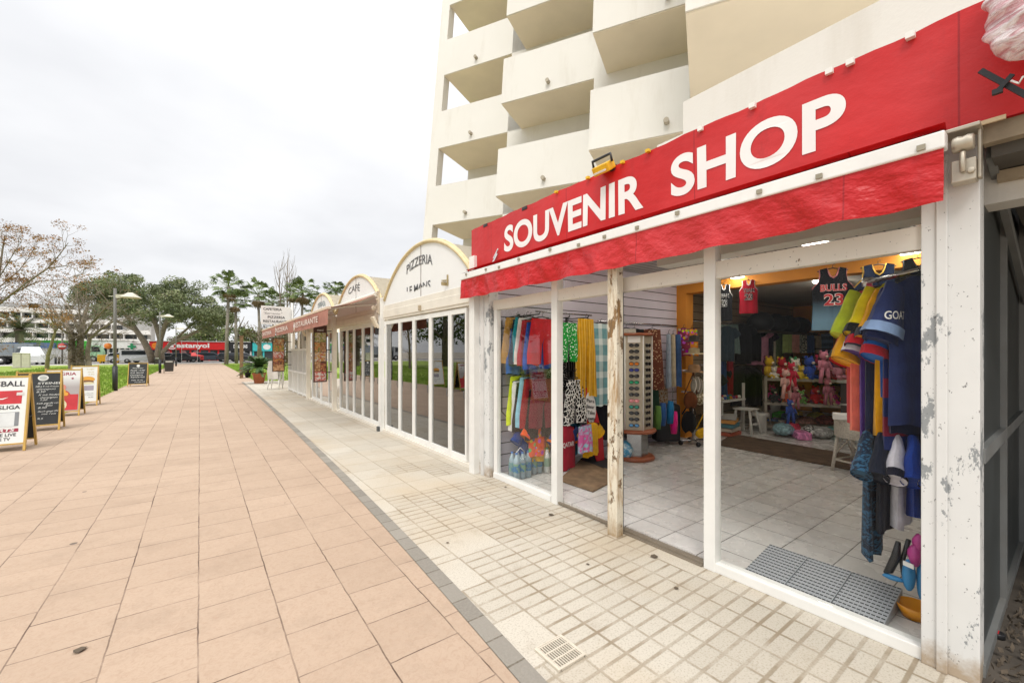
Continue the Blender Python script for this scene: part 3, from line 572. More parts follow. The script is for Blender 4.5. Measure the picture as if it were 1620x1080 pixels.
# bay 2
us = [537, 548, 559, 573, 587, 600.5]; ys = [YU(u) for u in us]
P2 = pavilion('arched_pavilion', 'second arched pavilion with narrow glass door leaves and a half hidden gable', 8.28, 11.8, 2.56, 3.30, [(ys[i+1]+.004, ys[i]-.004) for i in range(5)])
m = MB(); m.text('CAFÉ', (XR-.0155, 10.2, 2.98), (0, -1, 0), (0, 0, 1), .15, .008, .9, 'C', warp=lambda x, y: (x, y-.2*x*x)); m.build('lettering', GT, P2)
for (y, P, nm) in ((8.24, P2, 'post'),):
    m = MB(); m.box(2.84, 2.93, y-.06, y+.05, 0, 2.62); m.build(nm, WHITE, P, .004)
    m = MB(); m.box(2.80, 2.84, y-.045, y+.03, 2.30, 2.75)
    for i in range(4): m.lathe([(0, -.02), (.018, -.02), (.018, .02), (0, .02)], (2.80, y, 2.34+i*.12), 8, 'x')
    m.lathe([(0, -.03), (.05, -.03), (.05, .03), (0, .03)], (2.80, y+.2, 2.43), 10, 'y'); m.build('gear_bracket', mat('rusted awning bracket', (.60, .50, .38), .5, .3, dirt=.5), P, .004)
    m = MB(); m.box(2.80, 2.845, y-.05, y+.04, .0, .09); m.build('post_foot', DGREY, P)
# bays 3 and 4
us = [493, 500, 507]; ys = [YU(u) for u in us]
P3 = pavilion('terrace_pavilion', 'third arched pavilion behind the hanging menu board', 11.86, 15.2, 2.56, 3.27, [(ys[i+1]+.004, ys[i]-.004) for i in range(2)]+[(YU(530)+.01, YU(519))])
m = MB(); m.text('TERRAZA', (XR-.0155, 13.5, 2.92), (0, -1, 0), (0, 0, 1), .15, .008, 1.0, 'C', warp=lambda x, y: (x, y-.2*x*x)); m.build('lettering', mat('blue grey sign lettering', (.14, .22, .25), .6), P3)
for y in (11.83, 15.22):
    m = MB(); m.box(2.82, 2.93, y-.05, y+.05, 0, 2.5); m.build('post', CREAM, P3, .004)
# door leaf standing open, into the street
a = G(524, 644); b = G(508, 640); f = MB(); ex = (b-a)/2; c = (a+b)/2
def leafbox(s0, s1, z0, z1, th=.02): pp = a+(b-a)*s0; qq = a+(b-a)*s1; n_ = (b-a).cross(UP).normalized()*th; f.obox((pp+qq)/2+Vector((0, 0, (z0+z1)/2)), (qq-pp)/2, n_, (0, 0, (z1-z0)/2))
leafbox(0, .09, .04, 2.15); leafbox(.91, 1, .04, 2.15); leafbox(.09, .91, .04, .12, .019); leafbox(.09, .91, 2.07, 2.15, .019)
d = f.build('door_leaf', WHITE, P3); f = MB(); leafbox(.09, .91, .12, 2.07, .004); f.build('glass_pane', RG, d)
# bay 4: railing windows
P4 = thing('glazed_terrace', 'far low terrace glazed above white panelled railings under the last awnings', 'terrace', (XR, 17.2, 0))
m = MB()
for y in (15.3, 16.3, 17.2, 18.2, 19.25): m.box(XR-.03, XR+.04, y-.035, y+.035, 0, 2.4)
m.box(XR-.02, XR+.03, 15.3, 19.25, .78, .85); m.box(XR-.02, XR+.03, 15.3, 19.25, 1.62, 1.68); m.box(XR-.02, XR+.03, 15.3, 19.25, .04, .1); m.box(XR-.02, XR+.03, 15.3, 19.25, 2.3, 2.4)
for i in range(22): y = 15.4+i*.175; m.box(XR-.008, XR+.012, y-.012, y+.012, .1, 1.62)
m.build('frame', WHITE, P4)
m = MB(); m.box(XR+.02, XR+.026, 15.3, 19.25, .1, .78); m.build('lower_panel', mat('pale panel', (.60, .56, .48), .5), P4)
m = MB(); m.box(XR+.014, XR+.019, 15.3, 19.25, .85, 1.62); m.build('glass_pane', RG, P4)
m = MB(); m.box(XR+.05, XR+5, 15.3, 19.25, -.1, .02); m.box(XR+5, XR+5.1, 15.3, 19.25, 0, 2.5); m.build('floor', mat('terrace floor', (.4, .33, .25), .5), P4)
m = MB(); m.box(XR, XR+5, 15.25, 19.3, 2.42, 2.5); m.build('roof', PVC, P4)
m = MB(); m.grid(lambda a, b: (XR-.012, 15.4+1.3*a, 1.7+.6*b+.02*math.sin(a*9)), 6, 4); m.build('plastic_sheet', mat('crumpled grey sheet', (.42, .41, .39), .3, var=.3, vs=12, bump=.5, bs=14), P4)
# ---- awnings
def aw_mat():
    t = NT('faded terracotta awning fabric'); c = t.mix(t.ramp(t.noise(1.5, 6, .7, t.mapv((1, 2, .6))), .35, .68), (.30, .085, .055), (.40, .15, .10)); t.base(c); t.rough(.8); t.bump(t.noise(5, 3), .15, .02); return t.m
AWM = aw_mat(); AWV = mat('faded pink valance', (.36, .155, .115), .8, var=.2, vs=4)
VL = mat('faded white valance lettering', (.74, .66, .60), .7)
def awning(label, y0, y1, word, xo=1.96, zi=2.72, zo=2.40):
    t = thing('restaurant_awning', label, 'awning', (XR, (y0+y1)/2, zi), 'terracotta awnings over the restaurants')
    m = MB(); sag = lambda a, b: (XR-.06-(XR-.06-xo)*b, y0+(y1-y0)*a, zi+(zo-zi)*b-.04*math.sin(b*3.14)-.008*math.sin(a*30)*b)
    m.grid(sag, 24, 8); m.build('canopy', AWM, t)
    m = MB(); m.grid(lambda a, b: (xo-.012-.01*math.sin(a*23+b)*b, y0+(y1-y0)*a, zo-.03-b*.30), 40, 4); v = m.build('valance', AWV, t)
    m = MB(); m.text(word, (xo-.034, y1-.12, zo-.235), (0, -1, 0), (0, 0, 1), .125, .008, (y1-y0)-.9); m.build('lettering', VL, v)
    m = MB(); m.box(xo-.02, xo+.04, y0, y1, zo-.03, zo+.02); m.build('front_bar', mat('cream awning bar', (.66, .52, .40), .5), t, .005)
    for yy in (y0+.25, y1-.25):
        m = MB(); e = Vector((XR-.5, yy+.35, zi-.22)); m.tube([(XR-.02, yy, zi-.18), e, (xo+.03, yy, zo-.01)], .022, 6); m.build('arm', CREAM, t)
    m = MB(); m.tube([(XR-.07, y0, zi-.0), (XR-.07, y1, zi-.0)], .05, 10); m.build('roller', CREAM, t)
    return t
awning('nearest terracotta awning, its underside and folding arms showing', 8.47, 12.03, 'RESTAURANTE')
awning('middle terracotta awning between the two hanging menu boards', 12.1, 15.28, 'PIZZERIA')
awning('farthest terracotta awning by the cafeteria sign', 15.36, 19.0, 'CAFETERIA')
# wall lamps
for u, v, X, lab in ((593, 510, 2.78, 'white flood lamp on the post between the two glass fronts'), (481, 527, 2.8, 'white flood lamp under the middle awning')):
    p = PX(u, v, X); t_ = thing('flood_lamp', lab, 'lamp', p, 'flood lamps along the restaurants'); m = MB(); m.obox(p, (.02, .0, .01), (0, .08, 0), (-.05, 0, .11)); m.build('housing', mat('cream lamp housing', (.7, .62, .48), .5), t_, .006)
    m = MB(); m.bar(p, p+Vector((.14, 0, -.02)), .03, .03); m.obox(p+Vector((.04, 0, -.16)), (.02, 0, .0), (0, .05, 0), (0, 0, .08)); m.build('arm', BLACK, t_)
# ---- hanging photo menus
FOOD = [((.62, .57, .46), (.50, .10, .05), (.60, .30, .05)), ((.20, .26, .07), (.45, .40, .12), (.62, .55, .40)), ((.55, .30, .16), (.64, .42, .20), (.30, .14, .05)), ((.40, .10, .06), (.55, .30, .08), (.12, .05, .03)), ((.66, .63, .58), (.45, .03, .03), (.55, .15, .10)), ((.58, .24, .08), (.62, .45, .18), (.20, .25, .06)), ((.25, .14, .08), (.60, .22, .06), (.55, .50, .30))]
def photomat(name, k):
    bg, c1, c2 = FOOD[k % 7]; t = NT(name); v = t.n('TexVoronoi', feature='F1'); v.inputs['Scale'].default_value = 17; t.L.new(t.mapv((1, .02, 1.15), (k*3.1, 0, k*1.7)), v.inputs[0])
    f = t.math('ADD', v.outputs[0], t.math('MULTIPLY', t.noise(40, 4), .35)); c = t.mix(t.ramp(f, .50, .62), c1, bg)
    w = t.n('TexWhiteNoise'); t.L.new(v.outputs['Position'], w.inputs[0]); c = t.mix(t.math('MULTIPLY', t.math('GREATER_THAN', w.outputs[0], .55), t.ramp(f, .62, .45)), c, c2)
    c = t.mix(t.math('MULTIPLY', t.ramp(t.noise(60, 4, .7), .45, .7), .35), c, sc(c2, .5)); t.base(c); t.rough(.35); return t.m
def menu(label, X0, X1, Y, z0, z1, seed, top):
    t = thing('menu_board', label, 'menu board', ((X0+X1)/2, Y, z0), 'photo menu boards on the restaurant posts')
    m = MB(); m.box(X0, X1, Y, Y+.04, z0, z1); m.build('board', mat('dark brown board', (.075, .03, .02), .5), t, .004)
    n = 5; hh = (z1-z0-(.22 if top else .06))/n; k = 0
    for i in range(n):
        zz = z0+.03+i*hh; kk = 2 if i in (1, 3) and top else 1
        for j in range(kk):
            m = MB(); w = (X1-X0-.05)/kk; m.box(X0+.025+j*w+.003, X0+.025+(j+1)*w-.003, Y-.004, Y-.0005, zz+.006, zz+hh-.006); m.build('food_photo', photomat(f'food photo {seed+k}', (4, 2, 3, 0, 5, 2, 1, 6)[k % 8] if top else seed+k), t); k += 1
    if top: m = MB(); m.text('menú', ((X0+X1)/2, Y-.003, z1-.15), (1, 0, 0), (0, 0, 1), .06, .006, .16, 'C', .2); m.build('lettering', LET, t)
    m = MB()
    for zz in (z1-.15, z0+.25, (z0+z1)/2+.1): m.tube([(X1, Y+.02, zz), (2.9, Y+.02, zz+.01)], .014, 6)
    m.build('bracket', BLACK, t)
menu('tall photo menu hanging by the open glass door, dish of red fruit at the bottom', 2.40, 2.73, 12.0, .76, 2.26, 1, True)
menu('narrow photo menu of orange and red dishes at the far end by the potted palm', 2.24, 2.66, 18.5, .80, 2.10, 9, False)
# ---- cafeteria sign
t = thing('cafeteria_sign', 'white boxed sign lettered cafeteria pizzeria restaurante on a pole', 'sign', (2.5, 19.5, 2.7))
m = MB(); m.box(1.97, 3.03, 19.5, 19.58, 2.68, 3.41); m.build('sign_panel', GAB, t, .008)
BT = mat('black sign lettering', (.02, .02, .022), .5)
for w_, x, z, wd, h, al in (('CAFETERIA', 2.04, 3.24, .66, .10, 0), ('"Sorrento"', 2.06, 3.08, .66, .085, .35), ('PIZZERIA', 2.20, 2.92, .62, .10, 0), ('RESTAURANTE', 2.04, 2.75, .90, .10, 0)):
    m = MB(); m.text(w_, (x, 19.496, z), (1, 0, 0), (0, 0, 1), h, .018 if not al else -.004, wd, 'L', al); m.build('lettering', BT if not al else GT, t)
m = MB(); m.tube([(3.09, 19.6, 0), (3.09, 19.6, 3.6)], .05, 8); m.build('pole', WHITE, t)
m = MB(); m.tube([(3.3, 19.6, 3.52), (.9, 19.8, 3.66)], .012, 6); m.build('cable', mat('grey cable', (.2, .2, .2), .6), t)
# ---- restaurant chairs and tables inside (white), stacked white chairs at the far end
def chair(label, grp):
    t = thing('plastic_chair', label, 'chair', (0, 0, 0), grp); Wm = mat('white plastic', (.74, .72, .68), .4)
    m = MB(); m.grid(lambda a, b: (-.21+.42*a, -.2+.4*b, .44+.012*math.cos(a*6.28)), 6, 4); m.box(-.21, .21, -.2, .2, .415, .43); m.build('seat', Wm, t)
    m = MB()
    m.grid(lambda a, b: (-.20+.40*a, .2+.10*b+.03*math.cos(a*6.28), .44+.38*b), 8, 4); m.grid(lambda a, b: (-.20+.40*a, .215+.10*b+.03*math.cos(a*6.28), .44+.38*b), 8, 4); m.build('backrest', Wm, t)
    for sx in (-1, 1):
        for sy in (-1, 1):
            m = MB(); m.tube([(sx*.19, sy*.18, .43), (sx*.22, sy*.22, 0)], [.022, .016], 6); m.build('leg', Wm, t)
    for sx in (-1, 1):
        m = MB(); m.tube([(sx*.21, -.18, .43), (sx*.23, -.16, .64), (sx*.23, .18, .66), (sx*.20, .25, .64)], .016, 6); m.build('armrest', Wm, t)
    return t
c0 = chair('white plastic chair behind the big pizzeria glass, right of centre', 'white chairs inside the restaurants')
c0.location = (3.75, 6.35, .03); c0.rotation_euler = (0, 0, 2.2)
for (x, y, a, l) in ((4.4, 5.4, .3, 'white plastic chair near the shop end of the pizzeria room'), (4.2, 7.6, 1.5, 'white plastic chair deep on the left inside the pizzeria'), (4.0, 9.6, 1.2, 'white plastic chair inside the second pavilion'), (4.2, 10.8, -1, 'white plastic chair at the far side of the second pavilion')):
    copy_tree(c0, (x, y, .03), a, l)
for i in range(5):
    q = copy_tree(c0, (2.55+.02*i, 20.2+.05*i, .0+.09*i), 2.7, f'white plastic chair in the stack beyond the far menu, {["lowest one","second up","middle one","second from top","topmost one"][i]}'); q['group'] = 'white chairs stacked at the terrace end'
def table(x, y, l):
    t = thing('dining_table', l, 'table', (x, y, .03), 'tables inside the restaurants'); m = MB(); m.box(x-.38, x+.38, y-.38, y+.38, .73, .76); m.build('table_top', mat('pale table top', (.6, .55, .48), .4), t)
    m = MB(); m.tube([(x, y, .05), (x, y, .73)], .035, 8); m.box(x-.25, x+.25, y-.03, y+.03, .03, .06); m.box(x-.03, x+.03, y-.25, y+.25, .031, .059); m.build('pedestal', DGREY, t)
table(4.4, 6.3, 'square pale table inside the pizzeria'); table(4.5, 9.0, 'square pale table inside the second pavilion')
p = Vector((3.3, 5.05, .03)); m = MB(); m.box(p.x-.12, p.x+.12, p.y-.15, p.y+.15, .03, .30); solo(m, 'blue_crate', mat('pale blue plastic crate', (.20, .40, .55), .5), 'pale blue crate on the floor behind the last pizzeria door', 'crate', None, None, .02)
# ---- potted sago palm
def potted(p, k, label, frond_n, col, potcol, name='potted_palm', seed=1):
    r = random.Random(seed); t = thing(name, label, 'plant', p)
    m = MB(); m.lathe([(0, 0), (.20*k, 0), (.27*k, .42*k), (.30*k, .42*k), (.30*k, .50*k), (.26*k, .50*k), (.25*k, .46*k), (0, .46*k)], p, 18); m.build('pot', potcol, t)
    m = MB(); m.tube([(p.x, p.y, p.z+.4*k), (p.x, p.y, p.z+.78*k)], [.13*k, .11*k], 8); m.build('trunk', mat('brown fibrous trunk', (.10, .07, .04), .9, bump=.4), t)
    m = MB()
    for i in range(frond_n):
        a = r.uniform(0, 6.28); el = r.uniform(-.15, 1.15); L_ = r.uniform(.75, 1.0)*k; pts = []
        for j in range(9):
            s = j/8; q = L_*s; pts.append(Vector((p.x+math.cos(a)*math.cos(el)*q, p.y+math.sin(a)*math.cos(el)*q, p.z+.76*k+math.sin(el)*q-.38*L_*s*s)))
        for j in range(1, 9):
            d = (pts[j]-pts[j-1]).normalized(); sd = d.cross(UP); sd = sd.normalized() if sd.length > .05 else Vector((1, 0, 0)); up = sd.cross(d)
            for h in range(2):
                o = pts[j-1].lerp(pts[j], h*.5); l = .20*k*(1-.55*(j/8-.35)**2*2)
                for sg in (-1, 1):
                    e = o+sd*sg*l*.8+d*l*.55+up*.05*k; w = d*.036*k; m.add([o-w, o+w, e], [(0, 1, 2)])
    m.build('fronds', mat(name+' frond green', col, .5, var=.35, vs=4), t); return t
TERRA = mat('terracotta pot', (.50, .16, .07), .7, var=.12)
potted(G(410, 606), 1.05, 'sago palm in a square rimmed terracotta pot at the terrace end', 60, (.07, .13, .035), TERRA)
potted(G(392, 597), .62, 'small yellow-green plant in a dark pot left of the terracotta pot', 34, (.16, .22, .03), mat('dark pot', (.03, .03, .03), .6), 'potted_shrub', 5)
p = G(382, 598); m = MB(); m.box(p.x-.09, p.x+.09, p.y-.09, p.y+.09, 0, 2.5); m.cbox((p.x, p.y, 2.5), (.22, .22, .06)); solo(m, 'timber_post', mat('weathered brown timber', (.20, .12, .06), .8, var=.25), 'weathered brown square post standing at the lawn corner behind the plants', 'post')
# ================================================================== A-boards
def aboard(label, w, hgt, face):
    t = thing('sandwich_board', label, 'sandwich board', (0, 0, 0), 'sandwich boards along the promenade')
    sp = .26; th = math.atan2(sp, hgt)
    for sg, nm in ((-1, 'front'), (1, 'back')):
        f = lambda x, s, o=0: Vector((x, sg*(sp*(1-s)+o*math.cos(th)), hgt*s+o*math.sin(th)))
        m = MB()
        for x in (-w/2, w/2): m.bar(f(x, 0), f(x, 1.02), .028, .045, (0, 1, 0))
        m.bar(f(-w/2, .99), f(w/2, .99), .03, .03, (0, 1, 0)); m.bar(f(-w/2, .10), f(w/2, .10), .022, .03, (0, 1, 0)); m.build('frame', WOODG, t, .003)
        m = MB(); c = f(0, .545); m.obox(c, (w/2-.016, 0, 0), (0, .006*math.cos(th), .006*math.sin(th)), (f(0, .99)-f(0, .10))/2)
        pn = m.build('panel', face if sg < 0 else BOARD, t)
    m = MB()
    for x in (-w/2, w/2): m.tube([(x, -sp*.55, hgt*.45), (x, 0, hgt*.43), (x, sp*.55, hgt*.45)], .004, 5)
    m.build('chain', DGREY, t)
    ey = Vector((0, sp, hgt)).normalized(); o0 = Vector((0, -sp, 0)); n = Vector((0, -hgt, sp)).normalized()
    def on(x, s, d=.009): return Vector((x, -sp*(1-s), hgt*s))+n*d
    return t, on, ey
BOARD = mat('black chalkboard', (.022, .024, .026), .6, var=.3, vs=4)
WB = mat('white printed sheet', (.76, .76, .75), .4, var=.02)
CHALK = mat('chalk marks', (.72, .72, .70), .8)
BT2 = mat('black print', (.03, .03, .035), .5); RP = mat('red print', (.55, .03, .04), .5, var=.15); MAR = mat('maroon print', (.33, .03, .06), .5)
def line(on, ey, parent, name, mt, rows):
    for s, x, zs, h, wd, al, b, sh in rows: m = MB(); m.text(s, on(x, zs), (1, 0, 0), ey, h, b, wd, al, sh); m.build(name, mt, parent)
def patch(on, parent, name, mt, x0, x1, s0, s1, d=.0085):
    m = MB(); m.quad(on(x0, s0, d), on(x1, s0, d), on(x1, s1, d), on(x0, s1, d)); return m.build(name, mt, parent)
# 1 football
t, on, ey = aboard('white football notice on a golden sandwich board, nearest the camera', .64, 1.17, WB)
line(on, ey, t, 'lettering', BT2, [('FUSSBALL', .27, .86, .085, .50, 'R', .02, 0), ('BUNDESLIGA', .24, .555, .06, .52, 'R', .02, 0), ('ALLE SPIELE LIVE', .22, .20, .048, .48, 'R', .015, 0), ('ON HOUSE TV', .16, .145, .048, .38, 'R', .015, 0)])
patch(on, t, 'picture', RP, -.27, .25, .625, .80); patch(on, t, 'player', mat('pale print', (.66, .62, .6), .5), .19, .27, .735, .775, .011); m = MB(); m.add([on(-.1, .69, .0115), on(.05, .685, .0115), on(.11, .715, .0115), on(.04, .70, .0115), on(-.1, .705, .0115)], [(0, 1, 2, 3, 4)]); m.build('swoosh', LET, t)
patch(on, t, 'screen_frame', mat('grey print', (.22, .23, .25), .5), -.25, .235, .33, .515); patch(on, t, 'screen', mat('pale screen print', (.66, .67, .68), .4), -.24, .19, .325, .51, .010)
patch(on, t, 'stripe', MAR, -.27, .24, .255, .30); m = MB(); m.text('SPORTS', on(.20, .262, .011), (1, 0, 0), ey, .046, .02, .36, 'R', .15); m.build('lettering', LET, t)
A1 = t; A1.location = G(40, 712)+Vector((-.32, .26, 0)); A1.rotation_euler = (0, 0, rad(-2))
# 2 chalk menu
t, on, ey = aboard('black chalk menu with a white round emblem, second sandwich board from the camera', .60, 1.15, BOARD)
m = MB(); c = on(.05, .90)
m.add([c+Vector((.075*math.cos(a*.2618), 0, 0))+ey*(.06*math.sin(a*.2618)) for a in range(24)], [tuple(range(24))]); m.build('emblem', CHALK, t)
m = MB(); n_ = Vector((0, -.004, .001)); m.add([c+n_+Vector((.05*math.cos(a*.2618), 0, 0))+ey*(.038*math.sin(a*.2618)) for a in range(24)], [tuple(range(24))]); m.build('emblem_ring', mat('grey emblem', (.45, .47, .46), .6), t)
line(on, ey, t, 'chalk_writing', CHALK, [('STEINER', -.02, .79, .042, .34, 'L', .01, .1), ('500 g K mit Kräuter', -.05, .74, .036, .33, 'L', -.004, .35), ('champignons', -.03, .695, .034, .26, 'L', -.004, .35), ('8,50', -.03, .65, .034, .12, 'L', -.004, .3), ('K mit Nudeln', .0, .595, .036, .30, 'L', -.004, .35), ('champignon', .02, .55, .034, .24, 'L', -.004, .35), ('7,50', .02, .51, .034, .10, 'L', -.004, .3),
   ('Kalb gegrillt mit', -.02, .455, .032, .30, 'L', -.004, .35), ('Salat', .10, .415, .032, .10, 'L', -.004, .3), ('8,50', .0, .38, .034, .12, 'L', -.004, .3), ('fisch gegrillt', .0, .32, .03, .28, 'L', -.004, .35), ('mit reis', .05, .275, .03, .20, 'L', -.004, .35), ('9,5', .0, .20, .03, .08, 'L', -.004, .3)])
t.location = G(92, 680)+Vector((-.30, .26, 0)); t.rotation_euler = (0, 0, rad(2))
# 3 sangria
def grad():
    t = NT('printed drink poster'); x, y, z = t.sep(); c = t.mix(t.ramp(z, .70, .95), (.40, .36, .36), (.74, .74, .74)); t.base(c); t.rough(.4); return t.m
t, on, ey = aboard('sangria poster with a red drink glass, third sandwich board from the camera', .62, 1.13, grad())
line(on, ey, t, 'lettering', MAR, [('SANGRIA', .22, .87, .075, .50, 'R', .018, 0)])
patch(on, t, 'red_field', RP, -.29, .28, .13, .46, .0082)
m = MB()
for x in (-.02, .16): m.add([on(x, .80, .0095)+Vector((.022*math.cos(a*.785), 0, 0))+ey*(.022*math.sin(a*.785)) for a in range(8)], [tuple(range(8))])
m.build('printed_badge', MAR, t)
def disc(cx, s, rx, rz, mt, d, nm='printed_fruit'): m = MB(); c = on(cx, s, d); m.add([c+Vector((rx*math.cos(a*.393), 0, 0))+ey*(rz*math.sin(a*.393)) for a in range(16)], [tuple(range(16))]); m.build(nm, mt, t)
OR = mat('orange print', (.72, .34, .04), .5); PK = mat('pink print', (.62, .22, .17), .5); YE = mat('pale yellow print', (.70, .62, .40), .5)
disc(-.02, .44, .16, .14, mat('red drink print', (.50, .05, .03), .4), .0095, 'printed_glass'); disc(-.04, .24, .13, .14, YE, .0105, 'printed_fruit'); disc(.0, .53, .06, .055, OR, .0115); disc(-.1, .50, .05, .05, OR, .0118); disc(.06, .47, .045, .045, OR, .0121); disc(.01, .61, .05, .07, PK, .0112); disc(-.12, .60, .04, .05, PK, .0113); disc(-.05, .40, .05, .04, PK, .0122)
t.location = G(126, 657)+Vector((-.31, .26, 0)); t.rotation_euler = (0, 0, rad(-3))
# 4 burgers
t, on, ey = aboard('white poster with a burger photo, last in the row of sandwich boards', .56, 1.15, WB)
disc(.06, .66, .16, .085, OR, .0095, 'printed_burger'); disc(.05, .60, .15, .05, mat('brown print', (.22, .10, .04), .5), .0105, 'printed_patty'); disc(.08, .565, .13, .03, YE, .0112, 'printed_bun'); patch(on, t, 'picture', mat('grey violet print', (.34, .30, .36), .5), -.05, .20, .38, .50)
line(on, ey, t, 'lettering', mat('ochre print', (.55, .42, .08), .5), [('burger', .2, .90, .035, .16, 'R', .0, 0), ('desde', .2, .83, .03, .14, 'R', 0, 0), ('6,90', .2, .77, .03, .12, 'R', 0, 0)])
line(on, ey, t, 'lettering', BT2, [('plato combinado', .2, .30, .022, .28, 'R', 0, 0), ('con patatas', .2, .26, .022, .22, 'R', 0, 0), ('8,50', .2, .2, .03, .1, 'R', 0, 0)])
t.location = G(153, 641)+Vector((-.28, .26, 0))
# 5 chalk far
t, on, ey = aboard('small black chalk menu standing alone beyond the first street lamp', .66, 1.05, BOARD)
c = on(.0, .88); m = MB(); m.add([c+Vector((.06*math.cos(a*.393), 0, 0))+ey*(.06*math.sin(a*.393)) for a in range(16)], [tuple(range(16))]); m.build('emblem', CHALK, t)
line(on, ey, t, 'chalk_writing', CHALK, [('Steiner', .0, .76, .055, .40, 'C', .0, .2), ('Paella 12,50', -.26, .66, .06, .50, 'L', .0, .3), ('Kids Spezial', -.26, .56, .06, .46, 'L', .0, .3), ('Champignons', -.26, .46, .06, .44, 'L', .0, .3), ('Entrecot 9,50', -.24, .37, .06, .48, 'L', .0, .3), ('Sopa de dia', -.22, .25, .05, .40, 'L', .0, .3), ('con pan 4,5', -.1, .17, .05, .36, 'L', .0, .3)])
t.location = G(218, 611)+Vector((0, .26, 0)); t.rotation_euler = (0, 0, rad(-4))
# ================================================================== street lamps and bins
POLE = mat('grey lamp pole', (.16, .155, .14), .6); LC = mat('pale lamp hood', (.55, .52, .42), .5)
def lamp(p, hgt, label):
    t = thing('street_lamp', label, 'street lamp', p, 'street lamps beside the promenade'); x, y, z = p
    m = MB(); m.tube([(x, y, 1.0), (x, y, hgt)], [.055, .05], 10); m.build('pole', POLE, t)
    m = MB(); m.tube([(x, y, 0), (x, y, 1.0)], .085, 10); m.build('base_sleeve', BLACK, t)
    a = hgt-.32; ex = RT
    m = MB(); q = Vector((x, y, a)); m.bar(q, q+ex*.36, .05, .14); m.bar(q-ex*.25+Vector((0, 0, .0)), q, .03, .03); m.build('arm', LC, t)
    m = MB(); c = q+ex*.62
    m.lathe([(0, .14), (.07, .14), (.12, .11), (.34, -.05), (.35, -.07), (.33, -.07), (.1, .05), (0, .06)], c, 18); m.build('hood', LC, t)
    m = MB(); m.lathe([(0, .0), (.09, .0), (.09, -.06), (.0, -.09)], c, 12); m.build('lamp_glass', mat('frosted lamp glass', (.6, .58, .52), .3), t)
lamp(G(182, 618), 4.12, 'tall street lamp on the grass edge, nearest the sandwich boards')
lamp(G(253, 590), 4.55, 'street lamp in front of the pine trunk, behind the litter bin')
lamp(G(278.5, 579), 4.5, 'farthest street lamp, before the red storefront')
BINM = mat('dark brown bin', (.035, .028, .022), .6)
def bin_(p, label, k=1.0):
    t = thing('litter_bin', label, 'bin', p, 'litter bins beside the promenade'); x, y, z = p
    m = MB(); n = 10; m.prism([(x-.24*k, y, .12), (x+.24*k, y, .12), (x+.28*k, y, .95*k), (x-.28*k, y, .95*k)], (0, .36*k, 0)); m.build('bin_body', BINM, t, .02)
    m = MB(); m.box(x-.2*k, x+.2*k, y-.012, y-.002, .80*k, .90*k); m.build('ash_plate', mat('pale plate', (.5, .48, .44), .4), t); m = MB(); m.tube([(x-.3*k, y+.18, 0), (x-.3*k, y+.18, 1*k)], .025, 6); m.build('stand', BLACK, t)
bin_(G(267.5, 590), 'open topped dark litter bin beside the promenade, nearest one', 1.0); bin_(G(249, 577), 'dark litter bin half hidden behind the lamp pole', .95)
# ================================================================== trees
BARK = mat('grey brown bark', (.23, .19, .15), .95, var=.3, vs=4, bump=.5, bs=18)
def leafmat(name, a, b, c=None):
    t = NT(name); i = t.n('NewGeometry'); r = i.outputs['Random Per Island']; q = t.mix(r, a, b)
    if c: q = t.mix(t.math('GREATER_THAN', t.math('FRACT', t.math('MULTIPLY', r, 17.3)), .78), q, c)
    q = t.mix(t.ramp(t.noise(.35, 3), .35, .7), sc(a, .75), q); t.base(q); t.rough(.75); t.b.inputs['Specular IOR Level'].default_value = .2
    t.b.inputs['Subsurface Weight'].default_value = 0; return t.m
def leaves(m, c, R, n, size, r, flat=1.0):
    V = []; Fc = []
    for _ in range(n):
        a = r.uniform(0, 6.283); z = r.uniform(-1, 1); k = R*r.random()**.45; s = math.sqrt(1-z*z)
        p = Vector((c[0]+k*s*math.cos(a), c[1]+k*s*math.sin(a), c[2]+k*z*flat))
        d = Vector((r.gauss(0, 1), r.gauss(0, 1), r.gauss(.3, .8))).normalized(); e = d.cross(Vector((r.gauss(0, 1), r.gauss(0, 1), r.gauss(0, 1)))).normalized()
        l = size*r.uniform(.5, 1.2); w = l*r.uniform(.25, .5); b = len(V); V += [p-d*l*.5, p+e*w*.5, p+d*l*.5, p-e*w*.5]; Fc.append((b, b+1, b+2, b+3))
    m.add(V, Fc)
def limb(m, p, d, L, rad_, depth, r, tips, split=(2, 3), up=.15, wig=.25, taper=.6, keep=.72, spread=.75):
    pts = [p]; q = Vector(p); d = Vector(d).normalized(); n = 4
    for i in range(n):
        d = (d+Vector((r.gauss(0, wig), r.gauss(0, wig), r.gauss(up, wig)))*.45).normalized(); q = q+d*(L/n); pts.append(q.copy())
    m.tube(pts, [rad_*(1-(1-taper)*i/n) for i in range(n+1)], 6 if rad_ > .04 else 4, False)
    if depth == 0: tips.append(q); return
    for k in range(r.randint(*split)):
        nd = (d+Vector((r.gauss(0, spread), r.gauss(0, spread), r.gauss(up, spread*.6)))).normalized(); s = pts[-1] if k < 2 else pts[r.randint(2, 3)]
        limb(m, s, nd, L*keep*r.uniform(.8, 1.15), rad_*taper*.85, depth-1, r, tips, split, up, wig, taper, keep, spread)
